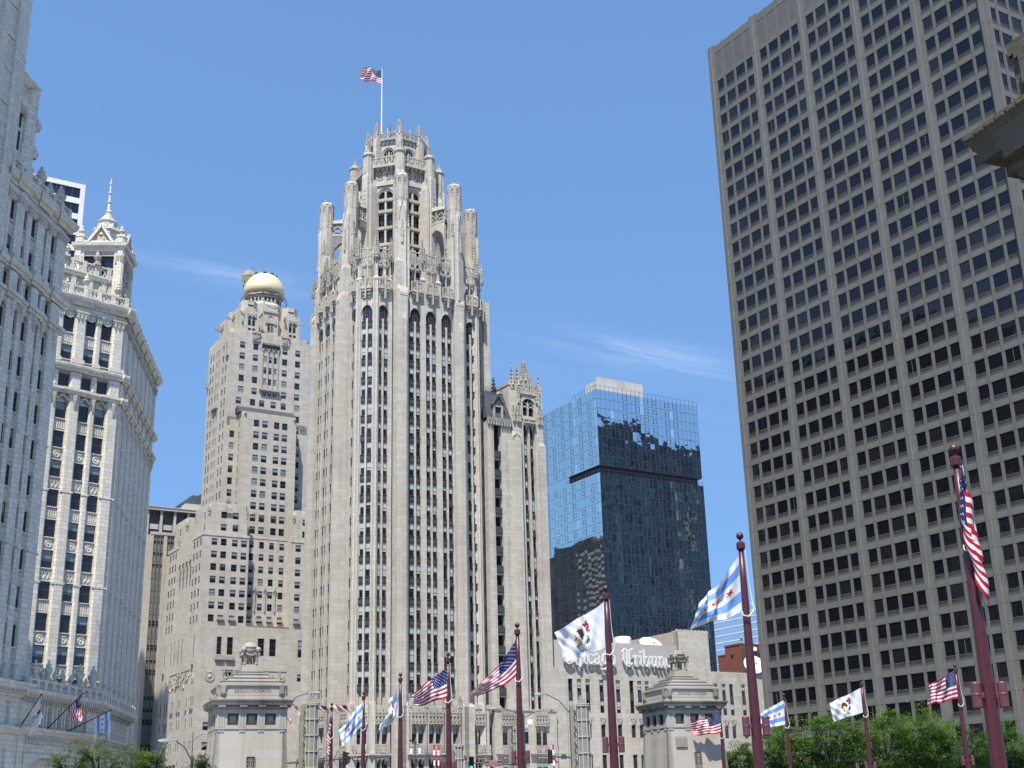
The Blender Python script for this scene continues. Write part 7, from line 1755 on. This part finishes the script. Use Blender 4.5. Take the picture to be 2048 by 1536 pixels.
# mast arms, signals, signs
def arm(p0, p1, label):
    t = thing('mast_arm', p0, 0, label, 'mast arm', 'signal mast arms'); v = Vector(p1) - Vector(p0); m = M(); m.tube([(0, 0, 0), tuple(v)], [.09, .06], 8); m.box(-.14, .14, -.12, .12, -.15, .15); m.build('arm', DKG, t); return t
arm((.24, 119.8, 5.53), (-5.2, 119.8, 5.82), 'dark mast arm holding green signal and brown sign'); arm((-21.7, 118, 6.12), (-14.7, 118, 6.47), 'dark mast arm behind the ribbed column, left'); arm((4.3, 112, 5.75), (2.3, 112, 5.88), 'short mast arm behind the red striped gate, right')
REDL, GREENL = plain('dark_lens', (0.03, 0.01, 0.01), rough=.2), None
gm, gt, gb = _mat('lit_green_lens'); gb.inputs['Base Color'].default_value = (.02, .5, .35, 1); gb.inputs['Emission Color'].default_value = (.05, 1, .6, 1); gb.inputs['Emission Strength'].default_value = .9; GREENL = gm
def signal(loc, label, lit=False, side=False, n=3):
    t = thing('traffic_signal', loc, 70 if side else 0, label, 'traffic light', 'traffic signals'); h = .36
    b = M(); b.box(-.19, .19, -.14, .16, -h * n / 2, h * n / 2); b.box(-.24, .24, .1, .13, -h * n / 2 - .06, h * n / 2 + .06); hb = b.build('housing', BLACKP, t)
    for k in range(n):
        z = h * (n / 2 - k - .5); l = M(Matrix.Translation((0, -.145, z)) @ Matrix.Rotation(R(90), 4, 'X')); l.lathe([(.14, 0), (.1, .03), (.02, .04)], 0, 0, 12); l.build('lens', GREENL if (lit and k == n - 1) else REDL, hb)
        v = M(Matrix.Translation((0, -.14, z))); v.rings([[(.16 * math.cos(R(a)), 0, .16 * math.sin(R(a))) for a in range(0, 181, 30)], [(.16 * math.cos(R(a)), -.22, .16 * math.sin(R(a)) - .02) for a in range(0, 181, 30)]], 0, close=False); v.build('visor', BLACKP, hb)
signal((-4.62, 119.6, 5.75), 'traffic signal lit green, hanging on the sign arm', True); signal((-15.85, 117.8, 6.4), 'dark traffic signal seen sideways beside the limp flag, left', False, True); signal((2.4, 111.7, 5.85), 'dark traffic signal against the red striped gate, right', False, True)
SGN = plain('sign_brown_red', (0.16, 0.03, 0.025), rough=.5)
t = thing('street_sign', (-2.6, 119.55, 5.69), 0, 'long brown red honorary street sign with white lettering', 'street sign'); m = M(); m.box(-.78, .78, 0, .04, -.27, .27, 0); m.box(-.75, .75, -.008, 0, .225, .24, 1); m.box(-.75, .75, -.008, 0, -.24, -.225, 1); m.build('plate', [SGN, WHITEP], t)
for s_, z, sz in (('* HONORARY *', .08, .13), ('JACK BRICKHOUSE WAY', -.1, .135), ('400 N', -.22, .1)):
    V, Fc = text_mesh(s_, sz, .004); q = M(Matrix.Translation((0, -.015, z)) @ Matrix.Rotation(R(90), 4, 'X')); ids = [q.p(*v) for v in V]; [q.face([ids[i] for i in f]) for f in Fc]; q.build('lettering', WHITEP, t)
t = thing('street_sign', (3.55, 111.8, 5.82), 0, 'small dark green street sign on the short mast arm', 'street sign'); m = M(); m.box(-.22, .22, 0, .04, -.24, .24, 0); m.box(-.19, .19, -.01, 0, .2, .22, 1); m.box(-.19, .19, -.01, 0, -.22, -.2, 1); m.build('plate', [plain('sign_green', (0.01, 0.09, 0.07), rough=.5), WHITEP], t)
def gate(x, y, zt, label, lean=0.0):
    t = thing('barrier_gate', (x, y, 0), 0, label, 'barrier gate', 'raised red and white gate arms'); m = M(); z = zt; k = 0
    while z > .5: m.rings([[(-.07 + lean * (q), -.04, q), (.07 + lean * q, -.04, q), (.07 + lean * q, .04, q), (-.07 + lean * q, .04, q)] for q in (max(.5, z - .42), z)], 0 if k % 2 == 0 else 1); z -= .42; k += 1
    m.build('arm', [plain('gate_red', (0.42, 0.02, 0.03), rough=.5), WHITEP], t); b = M(); b.box(-.3, .3, -.3, .3, 0, 1.1); b.build('base', STEEL, t)
gate(-7.47, 112, 7.07, 'raised striped gate arm, left of a pair'); gate(-7.12, 112, 7.05, 'raised striped gate arm, right of a pair'); gate(2.66, 108, 6.66, 'single raised striped gate arm beside a dark traffic signal', -.012)

# ------------------------------------------------------------------ trees
BARK = plain('bark', (0.05, 0.04, 0.03), rough=.9, noise=.3)
def leafmat(name, c):
    m, t, b = _mat(name); b.inputs['Roughness'].default_value = .55; b.inputs['Specular IOR Level'].default_value = .25
    g = _n(t, 'ShaderNodeNewGeometry'); n1 = _n(t, 'ShaderNodeTexNoise'); n1.inputs['Scale'].default_value = .9; t.links.new(g.outputs['Position'], n1.inputs['Vector'])
    mr = _n(t, 'ShaderNodeMapRange'); mr.inputs[1].default_value = .3; mr.inputs[2].default_value = .7; mr.inputs[3].default_value = .65; mr.inputs[4].default_value = 1.35; t.links.new(n1.outputs[0], mr.inputs[0])
    vm = _n(t, 'ShaderNodeVectorMath', operation='SCALE'); vm.inputs[0].default_value = c; t.links.new(mr.outputs[0], vm.inputs['Scale']); t.links.new(vm.outputs[0], b.inputs['Base Color'])
    tr = _n(t, 'ShaderNodeBsdfTranslucent'); t.links.new(vm.outputs[0], tr.inputs[0]); mx = _n(t, 'ShaderNodeMixShader'); mx.inputs[0].default_value = .35
    out = [n for n in t.nodes if n.type == 'OUTPUT_MATERIAL'][0]; t.links.new(b.outputs[0], mx.inputs[1]); t.links.new(tr.outputs[0], mx.inputs[2]); t.links.new(mx.outputs[0], out.inputs[0]); return m
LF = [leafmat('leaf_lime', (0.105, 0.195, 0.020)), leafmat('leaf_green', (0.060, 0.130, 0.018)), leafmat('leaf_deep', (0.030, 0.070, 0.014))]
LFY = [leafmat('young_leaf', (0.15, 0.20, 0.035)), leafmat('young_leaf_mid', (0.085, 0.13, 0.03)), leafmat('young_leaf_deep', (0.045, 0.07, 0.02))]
def tree(x, y, zt, rx, label, seed, zb=2.6, mats=None, leaf=.26, n_clump=150, per=58, group='leafy trees before the grey office tower', dull=0, spiky=.0):
    rnd = random.Random(seed); root = thing('tree', (x, y, -.1), rnd.uniform(0, 360), label, 'tree', group)
    h = zt - zb; t = M(); t.smooth = True
    t.tube([(0, 0, 0), (.06, .03, zb * .7), (.1, 0, zb + h * .35), (.05, .1, zb + h * .7)], [.2, .15, .1, .03], 8)
    tips = []
    nl = 13
    for k in range(nl):
        a = 2 * math.pi * k / nl * 2.4 + rnd.uniform(-.4, .4); z0 = zb * .75 + h * rnd.uniform(0, .4); L = rx * rnd.uniform(.65, 1.0); z1 = min(zt - .3, z0 + h * rnd.uniform(.15, .6))
        p1 = (math.cos(a) * L * .45, math.sin(a) * L * .45, z0 + (z1 - z0) * .65); p2 = (math.cos(a) * L, math.sin(a) * L, z1)
        t.tube([(.06, .03, z0), p1, p2], [.075, .045, .015], 5); tips += [p1, p2]
        for q in range(3):
            b_ = a + rnd.uniform(-.8, .8); p3 = (p1[0] + math.cos(b_) * L * .45, p1[1] + math.sin(b_) * L * .45, p1[2] + rnd.uniform(.1, .8)); t.tube([p1, p3], [.035, .012], 4); tips.append(p3)
    t.build('trunk', BARK, root)
    c = M()
    lob = [(rnd.uniform(0, 6.28), rnd.uniform(-.3, .9), rnd.uniform(.12, .3)) for _ in range(9)]
    for k in range(n_clump):
        if k < len(tips): cx, cy, cz = tips[k]
        else:
            while True:
                u, v, w_ = (rnd.uniform(-1, 1) for _ in range(3)); rr = u * u + v * v + w_ * w_
                if .22 < rr < 1: break
            g = 1.0
            for la, lz, lam in lob: g += lam * max(0, math.cos(math.atan2(v, u) - la)) ** 3 * (1 - abs(w_ - lz)) * (1 if rnd.random() < .8 else .3) - lam * .25
            cx, cy, cz = u * rx * g, v * rx * g, zb + h * (.45 + .5 * w_ * (.9 + .2 * math.sin(3 * u + seed)))
        shade = (cz - zb) / h + rnd.uniform(-.35, .35); mt = 0 if shade > .62 else (1 if shade > .3 else 2)  # sunlit tops and shaded undersides put into leaf colour: limer high, deeper low
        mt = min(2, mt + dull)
        R0 = rnd.uniform(.35, .75) * (rx / 3) ** .5; ax = rnd.uniform(0, 6.28); up = rnd.uniform(-.1, .35) + spiky
        for q in range(per):
            s_ = rnd.gauss(0, .5) * R0 * 1.5; w2 = rnd.gauss(0, .42) * R0; dz = rnd.gauss(0, .22) * R0 + up * abs(s_)
            px, py, pz = cx + math.cos(ax) * s_ - math.sin(ax) * w2, cy + math.sin(ax) * s_ + math.cos(ax) * w2, cz + dz
            if pz > zt + .15: continue
            l = leaf * rnd.uniform(.55, 1.15); a = rnd.uniform(0, 6.28); ti = rnd.gauss(0, .55)
            d = Vector((math.cos(a) * math.cos(ti), math.sin(a) * math.cos(ti), math.sin(ti))) * l; e = Vector((-math.sin(a), math.cos(a), rnd.uniform(-.6, .6))) * l * .3; p = Vector((px, py, pz))
            mm = mt if rnd.random() < .75 else rnd.randrange(3)
            c.poly([tuple(p - d * .5), tuple(p + e * .5), tuple(p + d * .5), tuple(p - e * .5)], mm)
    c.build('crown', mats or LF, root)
for i, (x, y, zt, rx, lab, dl) in enumerate(((19.6, 118, 7.4, 2.6, 'low dark leafy tree at the left end of the tree row', 1), (22.9, 114, 9.6, 2.9, 'leafy tree behind the small starred blue and white flag', 0), (26.6, 113, 10.4, 3.2, 'bright leafy tree behind the white eagle flag, left of its pole', 0),
      (30.9, 112, 10.2, 3.4, 'bright leafy tree behind and right of the white eagle flag', 0), (35.2, 113, 9.9, 3.1, 'bushy tree left of the stars and stripes pole above the trees', 0), (40.6, 122, 8.8, 3.3, 'lower duller tree between the two right hand flagpoles', 1), (45.6, 124, 8.9, 3.5, 'duller tree at the right edge beyond the tallest pole', 1))):
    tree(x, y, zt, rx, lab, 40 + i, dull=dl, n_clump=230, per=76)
for i, (x, y, zt, rx, lab) in enumerate(((-25.6, 75, 6.5, 1.3, 'small sunlit street tree, leftmost under the terracotta arch'), (-24.1, 75, 6.7, 1.4, 'small sunlit street tree, second from left under the terracotta link'), (-22.5, 75.5, 6.5, 1.25, 'small sunlit street tree under the terracotta link\'s right corner'), (-21.2, 75, 6.5, 1.1, 'small sunlit street tree before the narrow tan block'), (-18.5, 76, 6.0, .8, 'thin dark shrubby tree hugging the left bridge house'))):
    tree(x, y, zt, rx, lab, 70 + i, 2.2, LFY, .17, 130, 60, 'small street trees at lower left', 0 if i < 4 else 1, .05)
tree(9.2, 150, 6.75, 1.9, 'little tree top peeping up right of the ribbed column', 81, 3, LFY, .24, 80, 50, 'tree tops before the low limestone block'); tree(12.8, 150, 6.6, 1.9, 'little tree top peeping up left of the right bridge house', 82, 3, LFY, .24, 80, 50, 'tree tops before the low limestone block')
gothic_tower()
